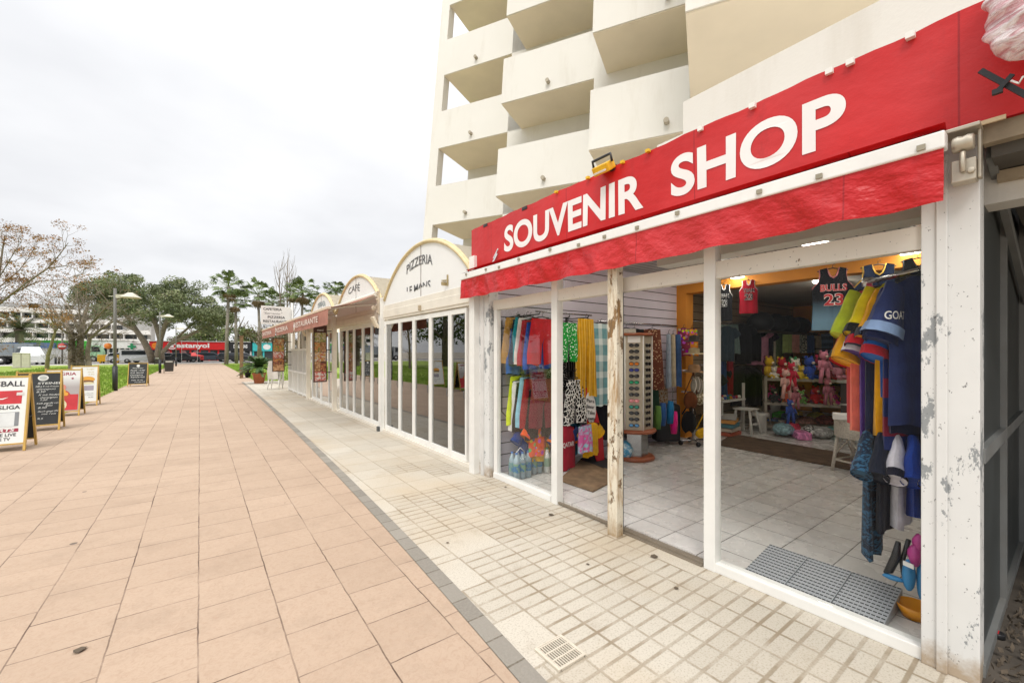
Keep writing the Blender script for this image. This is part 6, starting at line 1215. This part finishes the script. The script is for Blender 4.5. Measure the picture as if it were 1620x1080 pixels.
# ---- shirt rail behind the right window
RA, RB2 = (3.68, .88, 2.03), (3.34, .52, 2.03); t = thing('shirt_rail', 'short chrome rail crowded with football shirts behind the right window', 'clothes rail', (3.34, .52, 2.03)); m = MB(); m.tube([RA, RB2], .016, 10); m.lathe([(0, -.03), (.03, -.03), (.03, .03), (0, .03)], RA, 10); m.build('tube', CHROME, t)
SH = [  # y, label, body, sleeve, cuff, h, rz
 (.86, 'red shirt with black cuffs, far left on the front rail', '#c01a22', '#c81c24', '#17171a', .92, .50),
 (.83, 'coral shirt with amber sleeves beside the red one on the rail', '#f2765e', '#e8a818', None, .98, .42),
 (.80, 'pink shirt with long lime yellow sleeves on the rail', '#f0607a', '#c9dc3c', None, 1.06, .34),
 (.765, 'purple shirt with white striped cuffs on the rail', '#5c3a94', '#5c3a94', '#ece8f0', 1.22, .26),
 (.73, 'crimson shirt between the purple and navy ones', '#c0182c', '#b01830', None, 1.12, .30),
 (.69, 'dark navy shirt with red cuffs on the rail', '#1a2340', '#1d2848', '#c01a2a', 1.08, .20),
 (.655, 'lemon yellow shirt with black banded sleeves on the rail', '#e4d61a', '#ead818', '#17171a', 1.10, .16),
 (.62, 'amber yellow shirt with dark cuffs next to the lemon one', '#eaa60c', '#eca80e', '#1c2030', 1.12, .10),
 (.585, 'blue shirt with red hem on the rail', '#1f62b4', '#2168bc', '#c02030', .72, .08),
 (.55, 'maroon and blue hooped football shirt on the rail', 'H', '#232a58', None, 1.22, .04),
 (.515, 'deep navy shirt with plain sleeves beside the hooped one', '#1b2446', '#202c5c', None, 1.08, .0),
 (.44, 'navy shirt with white letters on the sleeve, nearest the corner post', '#2b3767', '#2a3563', '#7f97bd', 1.06, -.02)]
for i, (y, lab, bc, slc, cf, h, dz) in enumerate(SH):
    y = .86-.0275*i+(.006, -.004, .003)[i % 3]
    f = (y-RA[1])/(RB2[1]-RA[1]); x = RA[0]+(RB2[0]-RA[0])*f
    o = tee(lab, cloth('#8c1c3c', 'hoops', '#1f2d66', .75) if bc == 'H' else cloth(bc), (x+(.02, -.02, .01, -.01)[i % 4], y, 1.985-(.16, .15, .0, .11, .06, .07, .0, .03, .13, .03, .04, .0, .03)[i]), math.pi-.20-.012*i+(-.02, -.03, -.11, .05, .04, .02, -.07, .03, .04, .05, -.02, -.04)[i], .50, h*.80, cloth(slc), cloth(cf) if cf else None, 'football_shirt', 'shirt', 'football shirts on the front rail', 70+i, .042+.009*(i % 3), .31, 1.22, .105, .052 if i == 11 else .034)
    if i == 11:
        m = MB(); a = Vector((.20, 0, -.055)); d = Vector((math.cos(1.22), 0, -math.sin(1.22))); sc0 = a+d*.19+Vector((.03, 0, 0)); m.text('GOAT', sc0-UP*.02, (-1, 0, 0), (0, 0, 1), .045, .016, .15, 'C', post=lambda q: Vector((q.x, .060*math.sqrt(max(.05, 1-((q.x-sc0.x)/.105)**2))+.012, q.z))); m.build('lettering', LET, o)
t = thing('low_shirt_rail', 'low chrome arm with blue kids shirts under the football shirts', 'clothes rail', (3.5, .42, 1.13)); m = MB(); m.tube([(3.40, .80, 1.13), (3.5, .42, 1.13)], .010, 8); m.build('tube', CHROME, t)
for i, (y, c, k, c2, slc, lab, h) in enumerate(((.78, '#2f5c7c', 'camo', '#142438', None, 'blue camouflage shirt lowest on the left of the low arm', .80), (.72, '#111a2c', 'plain', None, None, 'black navy shirt with a white side stripe on the low arm', .62), (.66, '#dcd8e0', 'plain', None, None, 'pale lilac shirt with dark cuffs on the low arm', .58), (.60, '#1c3f96', 'plain', None, None, 'royal blue small shirt on the low arm', .50), (.54, '#17171c', 'stripes', '#e8e8e8', None, 'black shirt with white bands on the low arm', .45), (.48, '#e8e6ea', 'plain', None, '#c81c34', 'white small shirt with red sleeves against the post', .66))):
    tee(lab, cloth(c, k, c2), (3.40+.1*(.8-y)/.38, y, 1.10), math.pi+.02+.04*i, .36, h, cloth(slc) if slc else None, cloth('#15182a') if i == 2 else None, 'kids_shirt', 'shirt', 'kids shirts on the low arm', 90+i, .03, .26, 1.0, .075)
# ---- wicker stool, ramp, bowl, flippers
q = PD(1358, VH, 5.35); qx, qy = q.x, q.y; t = thing('wicker_stool', 'round white wicker stool table with splayed bamboo legs', 'stool', (qx, qy, FZ)); WK = mat('white wicker weave', (.55, .50, .43), .7, var=.25, vs=60, bump=.9, bs=90)
m = MB(); m.lathe([(0, .70), (.24, .70), (.25, .68), (.25, .48), (.235, .47), (0, .47)], (qx, qy, 0), 22); m.build('basket_top', WK, t)
for k in range(4):
    a = k*math.pi/2+.5; m = MB(); m.tube([(qx+.21*math.cos(a), qy+.21*math.sin(a), .50), (qx+.27*math.cos(a), qy+.27*math.sin(a), FZ)], .020, 8); m.build('leg', WK, t)
    b = a+math.pi/2; m = MB(); m.tube([(qx+.255*math.cos(a), qy+.255*math.sin(a), .17), (qx+.255*math.cos(b), qy+.255*math.sin(b), .17)], .012, 6); m.tube([(qx+.25*math.cos(a), qy+.25*math.sin(a), .22), (qx+.20*math.cos((a+b)/2)*.8, qy+.20*math.sin((a+b)/2)*.8, .47), (qx+.25*math.cos(b), qy+.25*math.sin(b), .22)], .010, 6); m.build('stretcher', WK, t)
m = MB(); m.ell((qx+.03, qy+.0, .11), (.11, .10, .09), 10, 7, .1); solo(m, 'toy_bundle', packm('purple toy plush', (.20, .07, .32), (.42, .30, .50)), 'purple toy lying under the wicker stool', 'toy'); m = MB(); rbox(m, (qx-.16, qy+.12, .74), (.26, .2, .06), .3); solo(m, 'price_leaflets', LET, 'stack of pale leaflets on the edge of the wicker stool', 'leaflets')
def ramp_mat():
    t = NT('grey perforated plastic'); x, y, z = t.sep(); t.base((.33, .345, .36)); t.rough(.45); t.bump(t.noise(300, 2), .2, .002); return t.m
def ramp():
    A, B, C_, D_ = [G(u, v, z) for u, v, z in ((1394, 998, .05), (1168, 908, .05), (1226, 861, .13), (1424, 928, .13))]
    t = thing('ramp', 'grey perforated plastic threshold ramp behind the right window', 'ramp', ((A+B)/2).to_2d().to_3d()); RMt = ramp_mat(); HL = mat('dark ramp holes', (.025, .027, .03), .8)
    # lay it square: long edge along the window, rising away from it
    ya, yb = A.y, B.y; xa = (A.x+B.x)/2; xb = (C_.x+D_.x)/2; n = 3; L = (yb-ya)/n
    for k in range(n):
        y0_, y1_ = ya+L*k+.002, ya+L*(k+1)-.002; m = MB(); m.prism([(xa, y0_, FZ+.001), (xb, y0_, FZ+.001), (xb, y0_, .125), (xa, y0_, .045)], (0, y1_-y0_, 0)); s_ = m.build('section', RMt, t, .003)
        m = MB(); nu, nv = 14, 11
        for i in range(nu):
            for j in range(nv):
                fx = (i+.6)/nu; x = xa+(xb-xa)*fx; y = y0_+(y1_-y0_)*(j+.6)/nv; z = .045+.08*fx+.0012; m.obox((x, y, z), (.0042, 0, .0042*.08/(xb-xa)), (0, .0085, 0), (0, 0, .0006))
        m.build('holes', HL, s_)
ramp()
p = G(1448, 975, FZ); m = MB(); m.lathe([(0, .003), (.055, .003), (.085, .07), (.088, .07), (.06, 0), (0, 0)], p, 24); solo(m, 'orange_bowl', mat('orange plastic', (.78, .30, .01), .35), 'shallow orange plastic bowl on the floor by the corner post', 'bowl')
q = PX(1436, 900, 3.2); t = thing('snorkel_set', 'hanging net of black and blue snorkel gear with a price tag', 'snorkel set', q); BL = mat('blue rubber', (.03, .20, .42), .5)
m = MB(); m.tube([q+Vector((0, .04, .14)), q+Vector((0, .05, .05)), q+Vector((.0, .08, -.04)), q+Vector((0, .10, -.06))], [.012, .022, .02, .008], 8); m.tube([q+Vector((.02, .0, .16)), q+Vector((.03, .03, .02)), q+Vector((.02, .02, -.05))], .012, 8); m.build('black_fin', BLACK, t)
m = MB(); m.ell(q+Vector((0, -.005, -.03)), (.035, .03, .09), 10, 8); m.ell(q+Vector((-.01, .06, -.07)), (.02, .05, .015), 10, 6); m.ell(q+Vector((.03, -.05, -.04)), (.03, .02, .12), 10, 8); m.build('blue_fin', BL, t)
m = MB(); m.ell(q+Vector((0, -.03, .09)), (.035, .03, .06), 10, 8, .12); m.ell(q+Vector((.01, -.045, .16)), (.03, .03, .05), 10, 8, .12); m.build('pink_mask', mat('magenta plastic', (.42, .04, .22), .4), t); m = MB(); m.obox(q+Vector((-.05, -.012, .045)), (.004, .0, 0), (0, .022, .004), (0, 0, .012)); m.build('price_tag', LET, t)
m = MB(); p = G(1446, 1012, .03); m.tube([p+Vector((.02*math.cos(a*.4), .055*math.sin(a*.4), .002)) for a in range(14)], .003, 5); solo(m, 'wire_loop', mat('grey wire', (.3, .29, .27), .4, .6), 'thin wire loop lying on the tiles below the orange bowl', 'wire')
# ---- middle of the shop: stools, shelf table, back racks
WPLm = mat('white stool plastic', (.62, .60, .55), .4)
q = G(1180, 685, FZ); t = thing('step_stool', 'tall white stool with four splayed legs by the runner', 'stool', q); m = MB(); m.box(q.x-.17, q.x+.17, q.y-.17, q.y+.17, .47, .50); m.build('seat', WPLm, t, .015)
for a in (-1, 1):
    for b in (-1, 1): m = MB(); m.tube([(q.x+a*.12, q.y+b*.12, .47), (q.x+a*.19, q.y+b*.19, FZ)], .024, 6); m.build('leg', WPLm, t)
m = MB(); m.box(q.x-.16, q.x+.16, q.y-.165, q.y-.145, .2, .23); m.box(q.x-.16, q.x+.16, q.y+.145, q.y+.165, .2, .23); m.build('stretcher', WPLm, t)
q = G(1190, 679, FZ)+Vector((.12, -.10, 0)); t = thing('low_stool', 'low white moulded stool behind the taller one', 'stool', q)
m = MB(); m.lathe([(0, .34), (.14, .34), (.16, .32), (.165, .27)], q, 20); m.build('seat', WPLm, t)
for k in range(4):
    a = k*math.pi/2+.6; m = MB(); m.grid(lambda i, s: (q.x+(.165+.045*s)*math.cos(a-.42+.84*i*(1-.25*s)+.1*s), q.y+(.165+.045*s)*math.sin(a-.42+.84*i*(1-.25*s)+.1*s), q.z+.27-.27*s+0), 6, 5); m.build('leg', WPLm, t)
q = G(1145, 690, FZ); x0, y0_ = q.x+.5, q.y+.35; t = thing('display_table', 'low white metal table covered in small trinkets at the left of the back room', 'table', (x0, y0_, FZ)); m = MB(); m.box(x0-.45, x0+.45, y0_-.3, y0_+.3, .62, .65); m.build('table_top', WPLm, t)
for a in (-1, 1):
    for b in (-1, 1): m = MB(); m.box(x0+a*.42-.02, x0+a*.42+.02, y0_+b*.27-.02, y0_+b*.27+.02, FZ, .62 if a < 0 else .95); m.build('leg', WPLm, t)
rr = random.Random(17); tm = [cloth(c) for c in ('#b43a4a', '#d8d2c0', '#3a4f9c', '#2f7a6a', '#c98a3a', '#7a3a7a')]
for i in range(24):
    m = MB(); m.ell((0, 0, .03), (.035, .035, .03), 8, 6, .1, rr); o = m.build('trinket', tm[i % 6]); tag(o, 'small trinket among the rows on the low display table', 'trinket', 'trinkets on the display table'); o.location = (x0-.38+.11*(i % 8), y0_-.2+.17*(i//8), .651)
for i in range(5): m = MB(); rbox(m, (x0-.3, y0_-.32, FZ+.04+.075*i), (.42, .3, .06), .1*i); solo(m, 'boxed_game', mat(f'game box {i}', [(.5, .1, .05), (.6, .5, .4), (.08, .25, .3), (.62, .28, .05), (.4, .38, .35)][i], .5), ['red flat box at the bottom of the pile under the display table', 'cream flat box second in the pile under the display table', 'teal flat box in the middle of the pile', 'orange flat box near the top of the pile', 'grey flat box on top of the pile'][i], 'box', None, 'flat boxes under the display table')
# clothes on the left wall of the back room (perpendicular views)
BW = [  # u, v top, w, h, colour, kind, label
 (1140, 512, .40, .62, '#7f9189', 'grey green pleated skirt hanging at the left edge of the back room', 'skirt'), (1158, 512, .36, .60, '#6c7f79', 'grey green shorts with a patch next to the pleated skirt', 'skirt'),
 (1176, 512, .34, .85, '#15151a', 'black T-shirt in the upper row of the back room', 'tee'), (1192, 514, .34, .80, '#0f0f13', 'second black T-shirt in the upper row, printed small', 'tee'), (1199, 516, .46, .86, '#c98aa0', 'pink T-shirt with a dark round print in the back room', 'tee'), (1222, 520, .32, 1.02, '#d8d0b8', 'cream sleeveless dress in the upper row of the back room', 'dress'),
 (1143, 560, .2, .8, '#26406c', 'blue slim garment in the lower left of the back room', 'dress'), (1155, 565, .18, .85, '#8c1c28', 'dark red slim garment in the lower left of the back room', 'dress'), (1181, 580, .40, .80, '#0e0e12', 'black lower shirt with white marks in the back room', 'tee'), (1196, 585, .34, .8, '#121217', 'black lower shirt right of the marked one', 'tee'), (1208, 583, .16, 1.05, '#c4bca8', 'cream long sports garment in the lower row', 'dress'), (1221, 583, .3, .95, '#4c1420', 'dark maroon lower garment in the back room', 'tee'), (1232, 583, .28, .9, '#5c1a24', 'wine red lower garment beside the maroon one', 'tee')]
for i, (u, v, w, h, c, lab, kd) in enumerate(BW):
    X = 8.2+.0*i; ray_ = ray(u, VH); q = CP+ray_*((4.35-.02*(i % 3))/ray_.y); X = q.x; d = (q-CP).dot(FW); Z = H+(VH-v)/F*d
    if kd == 'tee': tee(lab, cloth(c), (X, q.y, Z), -.45, w*1.2, h, grp='clothes on the back room wall', seed=120+i, sll=.2)
    else: skirt(lab, w*.8, w*1.15, h, cloth(c, 'stripes', sc(C(c), .7), .8), (X, q.y, Z), -.45, 'hanging_'+kd, kd, 'clothes on the back room wall', 120+i)
for k, z in enumerate((2.15, 1.30)): rail(['upper wall rail of the back room', 'lower wall rail of the back room'][k], (7.4, 4.42, z), (12.4, 4.42, z), .012)
# dark bags on a high shelf
t = thing('wall_shelf', 'high dark shelf along the back room wall', 'shelf', (10.8, 4.3, 2.0)); m = MB(); m.box(9.6, 12.6, 4.0, 4.6, 1.98, 2.02); m.build('board', mat('dark shelf wood', (.08, .055, .035), .7), t)
for i, x in enumerate((9.9, 10.6, 11.3, 12.0)): m = MB(); m.ell((x, 4.2, 2.21), (.40, .24, .21), 12, 8, .05, rr); solo(m, 'travel_bag', NYL, ['leftmost black travel bag on the high shelf', 'second black travel bag on the high shelf', 'third black travel bag on the high shelf', 'last black travel bag on the high shelf by the orange wall'][i], 'bag', None, 'travel bags on the high shelf')
BK = [('#a8b86a', 'pale green towel'), ('#d89a86', 'peach towel'), ('#c8c4b0', 'cream printed towel'), ('#3c5a8c', 'blue towel'), ('#c9b896', 'sand towel'), ('#16161a', 'black dotted towel')]
for i, (c, l) in enumerate(BK): q = PY(1238+10.5*i, 519, 4.15); skirt(l+' hanging in the row under the black travel bags', .26, .27, .42, cloth(c, 'print' if i in (2, 5) else 'plain', '#33332c' if i == 2 else '#d0d0d0'), (min(q.x, 12.6), 4.05-.02*i, 1.98), -.45, 'hanging_towel', 'towel', 'towels under the travel bags', 150+i)
# plush toy stand
q = G(1268, 684, FZ); cx, cy = q.x+.3, q.y; ex = Vector((.45, -.89, 0)); ey = Vector((.89, .45, 0))
t = thing('toy_shelf', 'metal shelf unit crowded with plush toys in the middle of the back room', 'shelf', (cx, cy, FZ)); MS = mat('pale metal shelf', (.38, .33, .26), .5, dirt=.3)
for sx_ in (-1, 1):
    for sy_ in (-1, 1): m = MB(); c = Vector((cx, cy, 0))+ex*sx_*.72+ey*sy_*.28; m.obox(c+UP*.55, ex*.02, ey*.02, UP*.53); m.build('upright', MS, t)
for z in (.10, .55, 1.02): m = MB(); m.obox(Vector((cx, cy, z)), ex*.75, ey*.30, UP*.025); m.build('shelf_board', MS, t)
def plush(label, p, col, k=1.0, rz=0, col2='#e8d8c0', grp='plush toys on the shelf unit', hang=False):
    t = root0('plush_toy', label, 'plush toy', grp); m = MB(); m.ell((0, 0, .10*k), (.085*k, .07*k, .10*k), 12, 8, .02, rr); m.ell((0, -.01*k, .26*k), (.075*k, .07*k, .07*k), 12, 8, .02, rr)
    for s_ in (-1, 1): m.ell((s_*.055*k, 0, .33*k), (.028*k, .015*k, .028*k), 8, 6); m.tube([(s_*.07*k, 0, .17*k), (s_*.13*k, -.04*k, .08*k if not hang else .02*k)], [.03*k, .022*k], 8); m.tube([(s_*.05*k, -.02*k, .05*k), (s_*.08*k, -.13*k if not hang else -.02*k, .02*k if not hang else -.22*k)], [.035*k, .03*k], 8)
    m.build('body', cloth(col), t); m = MB(); m.ell((0, -.072*k, .245*k), (.03*k, .02*k, .022*k), 8, 6); m.build('muzzle', cloth(col2), t); m = MB()
    for s_ in (-1, 1): m.ell((s_*.025*k, -.068*k, .28*k), (.009*k, .006*k, .009*k), 6, 5)
    m.build('eyes', BLACK, t); put(t, p, rz)
PL = ['#c9a41a', '#b01c2c', '#d8d0c0', '#28489c', '#2a1c18', '#b87a88', '#d6691e', '#7a2a4a', '#e0bc2c', '#3a7f4a', '#141416', '#c23a5c', '#5a3a8c', '#c4b49c']
nm = ['yellow', 'red', 'cream', 'blue', 'dark brown', 'pink', 'orange', 'plum', 'golden', 'green', 'black', 'rose', 'violet', 'beige']
for i in range(14):
    c = Vector((cx, cy, 1.046))+ex*(-.66+.22*(i % 7))+ey*(-.14 if i < 7 else .14); plush(f'{nm[i]} plush bear sitting on the top shelf, {"front" if i < 7 else "rear"} row', c, PL[i], 1.05+.25*rr.random(), -.5+rr.uniform(-.3, .3))
for i in range(6): c = Vector((cx, cy, .576))+ex*(-.6+.24*i)+ey*-.05; plush(f'{["magenta", "coral", "wine red", "scarlet", "fuchsia", "tangerine"][i]} plush bear on the middle shelf of the unit', c, ['#c02a72', '#e06a4a', '#7a1a2c', '#c81c24', '#d82a8a', '#f07a1c'][i], .95, -.5+rr.uniform(-.3, .3))
for i, (u, v, col, lab, k) in enumerate(((1243, 612, '#d8a8a0', 'long limbed pale pink plush hanging at the left of the shelf unit', .95), (1252, 600, '#c22040', 'crimson plush hanging over the left front of the shelf unit', .9), (1258, 632, '#b06a74', 'salmon pink plush hanging below the crimson one', .75), (1303, 586, '#c87a8c', 'soft pink long plush hanging at the right of the shelf unit', 1.05), (1309, 624, '#a8606e', 'dusky pink plush hanging lowest at the right of the shelf unit', .85), (1250, 655, '#2f4fa0', 'blue plush hanging low at the left of the shelf unit', .8))):
    q = PD(u, v, (Vector((cx, cy, 0))-CP).dot(FW)-.45); plush(lab, q, col, k, -.5, grp='plush toys hanging on the shelf unit', hang=True)
# inflatables and packs heaped on the floor in front
HP = [((.06, .62, .04), 'bright green'), ((.12, .34, .55), 'sky blue'), ((.60, .05, .10), 'red'), ((.75, .74, .70), 'white spotted'), ((.62, .55, .05), 'yellow green'), ((.55, .12, .10), 'brick red'), ((.1, .12, .35), 'indigo'), ((.70, .35, .28), 'salmon'), ((.30, .50, .55), 'pale teal'), ((.5, .5, .48), 'silver')]
for i, (c, n_) in enumerate(HP):
    u, v = [(1236, 664), (1250, 668), (1250, 688), (1282, 690), (1292, 668), (1306, 676), (1262, 672), (1276, 676), (1240, 690), (1300, 692)][i]; p = G(u, v, FZ); m = MB(); m.ell((p.x, p.y, FZ+.09+.02*(i % 3)), (.22, .18, .11), 12, 8, .10, rr); solo(m, 'toy_pack', packm(f'{n_} toy packaging', c, sc(c, .5) if i != 3 else (.05, .05, .05)), f'{n_} inflatable toy pack in the heap on the floor before the plush shelf', 'toy pack', None, 'toy packs heaped on the floor')
for i, (u, v, c, l) in enumerate(((1222, 660, (.35, .34, .33), 'grey metal bucket left of the plush shelf'), (1204, 655, (.05, .11, .28), 'blue plastic bucket among the lower clothes'))):
    p = G(u, v, FZ); m = MB(); m.lathe([(0, .01), (.12, .01), (.16, .36), (.17, .36), (.13, 0), (0, 0)], p, 16); solo(m, 'bucket', mat('bucket '+str(c), c, .4), l, 'bucket')
# counter and dark racks behind the shirts
t = thing('sales_counter', 'dark counter with pale edged shelves behind the football shirts', 'counter', (9.6, 1.4, FZ)); m = MB(); m.box(9.3, 9.9, .2, 2.6, FZ, 1.0); m.build('body', mat('dark counter body', (.05, .04, .035), .6), t); m = MB(); m.box(9.25, 9.95, .15, 2.65, 1.0, 1.04); m.box(9.26, 9.3, .2, 2.6, .6, .63); m.box(9.26, 9.3, .2, 2.6, .3, .33); m.build('worktop', mat('pale counter edge', (.42, .40, .36), .5), t)
t = thing('back_rack', 'tall dark rack against the orange end wall', 'rack', (12.4, 2.6, FZ)); m = MB()
for z in (.3, .75, 1.2, 1.62): m.box(12.3, 12.7, 1.0, 4.0, z, z+.03)
for y in (1.0, 2.5, 4.0): m.box(12.3, 12.7, y-.02, y+.02, FZ, 1.9)
m.build('frame', mat('dark rack metal', (.04, .035, .03), .6), t)
for i in range(16):
    m = MB(); y = 1.2+.36*(i % 8); z = (1.235, .785)[i//8]; rbox(m, (12.45, y, z+.11), (.2, .26, .2), rr.uniform(-.2, .2)); solo(m, 'souvenir_box', mat(f'souvenir box {i % 5}', [(.28, .10, .05), (.10, .14, .22), (.36, .30, .2), (.08, .08, .08), (.3, .06, .08)][i % 5], .6), f'{["rust", "slate blue", "tan", "black", "wine"][i % 5]} souvenir box on the {"upper" if i < 8 else "lower"} board of the back rack', 'box', None, 'souvenir boxes on the back rack', .01)

# ---- more stock: end wall row, extra toys, wall clothes
NMS = [('#6a4a3a', 'cocoa'), ('#3c4a5c', 'slate'), ('#8c7a5a', 'khaki'), ('#1c1c20', 'black'), ('#5a2430', 'burgundy'), ('#7c8c8a', 'sage'), ('#2c3c2c', 'bottle green'), ('#a89878', 'oat'), ('#34304a', 'aubergine'), ('#7a5a28', 'mustard brown'), ('#48586a', 'steel blue'), ('#94584a', 'brick')]
rail('rail along the orange end wall of the back room', (12.66, .9, 2.05), (12.66, 4.3, 2.05), .012)
for i, (c, n_) in enumerate(NMS): skirt(f'{n_} towel in the row along the orange end wall', .24, .27, .75, cloth(c, ('plain', 'stripes', 'hoops', 'print')[i % 4], sc(C(c), 1.9)), (12.6, 1.1+.27*i, 2.03), -1.3, 'hanging_towel', 'towel', 'towels along the end wall', 200+i)
EX = [(1128, 590, .3, .8, '#20242c', 'charcoal'), (1150, 516, .28, .7, '#30404a', 'petrol'), (1167, 580, .28, .8, '#15151a', 'jet black'), (1214, 522, .26, .8, '#20141a', 'deep plum'), (1230, 524, .26, .8, '#5a6a3a', 'moss green'), (1238, 590, .26, .85, '#24242a', 'graphite'), (1246, 590, .24, .8, '#3c1c20', 'oxblood'), (1254, 588, .24, .8, '#1c2430', 'ink blue')]
for i, (u, v, w, h, c, n_) in enumerate(EX):
    q = CP+ray(u, VH)*(4.25/ray(u, VH).y); d = (q-CP).dot(FW); tee(f'{n_} shirt filling a gap in the back room wall display', cloth(c), (min(q.x, 12.5), q.y, H+(VH-v)/F*d), -.45, w*1.25, h, grp='clothes on the back room wall', seed=230+i, sll=.18)
P2_ = [('#e8e0d0', 'ivory'), ('#8c5a2c', 'caramel'), ('#d8b83a', 'lemon'), ('#3a6ab0', 'sky blue'), ('#8c2430', 'cherry'), ('#c8c8cc', 'silver'), ('#2c2c30', 'charcoal'), ('#d87a3a', 'apricot'), ('#6a9a4a', 'lime'), ('#b04a7a', 'mauve'), ('#e0c8a0', 'sand'), ('#503028', 'chocolate')]
for i, (c, n_) in enumerate(P2_):
    q = Vector((cx, cy, 1.046 if i < 6 else .576))+ex*(-.58+.22*(i % 6))+ey*((-.25, -.02)[i % 2]); plush(f'small {n_} plush bear squeezed onto the {"top" if i < 6 else "middle"} shelf', q, c, .62+.2*rr.random(), -.5+rr.uniform(-.6, .6))
for i, (c, n_) in enumerate((((.10, .22, .45), 'cobalt'), ((.55, .42, .05), 'ochre'), ((.12, .40, .38), 'turquoise'), ((.60, .20, .40), 'raspberry'), ((.2, .2, .2), 'smoke grey'), ((.62, .60, .55), 'off white'))):
    u, v = [(1228, 672), (1258, 660), (1318, 688), (1268, 694), (1314, 668), (1246, 676)][i]; p = G(u, v, FZ); m = MB(); rbox(m, (p.x, p.y, FZ+.07), (.34, .22, .13), rr.uniform(-1, 1)); solo(m, 'toy_box', packm(f'{n_} toy box', c, sc(c, 1.6)), f'{n_} boxed toy among the heap before the plush shelf', 'toy box', None, 'toy packs heaped on the floor', .02)
q = PX(1098, 560, 6.4)
for i, (z, c, n_) in enumerate(((1.52, '#c8b48c', 'natural straw hat on the wall peg above the bag rack'), (1.72, '#2c2620', 'dark felt hat on the wall peg above the straw one'))):
    m = MB(); m.lathe([(.17, 0), (.15, .012), (.085, .02), (.08, .09), (0, .11)], (q.x, q.y, z), 16); solo(m, 'sun_hat', CB_(c), n_, 'hat')
for i, (x, c, n_) in enumerate(((4.7, '#2a2a30', 'dark'), (4.9, '#44566a', 'denim'), (5.5, '#1e1e22', 'black'), (5.7, '#6a3040', 'berry'), (5.95, '#2c4a3a', 'forest green'), (6.2, '#8a6a4a', 'camel'))):
    skirt(f'{n_} wrap skirt in the lower row behind the sunglasses stand', .28, .36, .7, cloth(c, ('plain', 'print')[i % 2], '#b0a898'), (x, 4.22, 1.0), -.5, 'hanging_skirt', 'skirt', 'skirts low on the slatwall', 250+i)
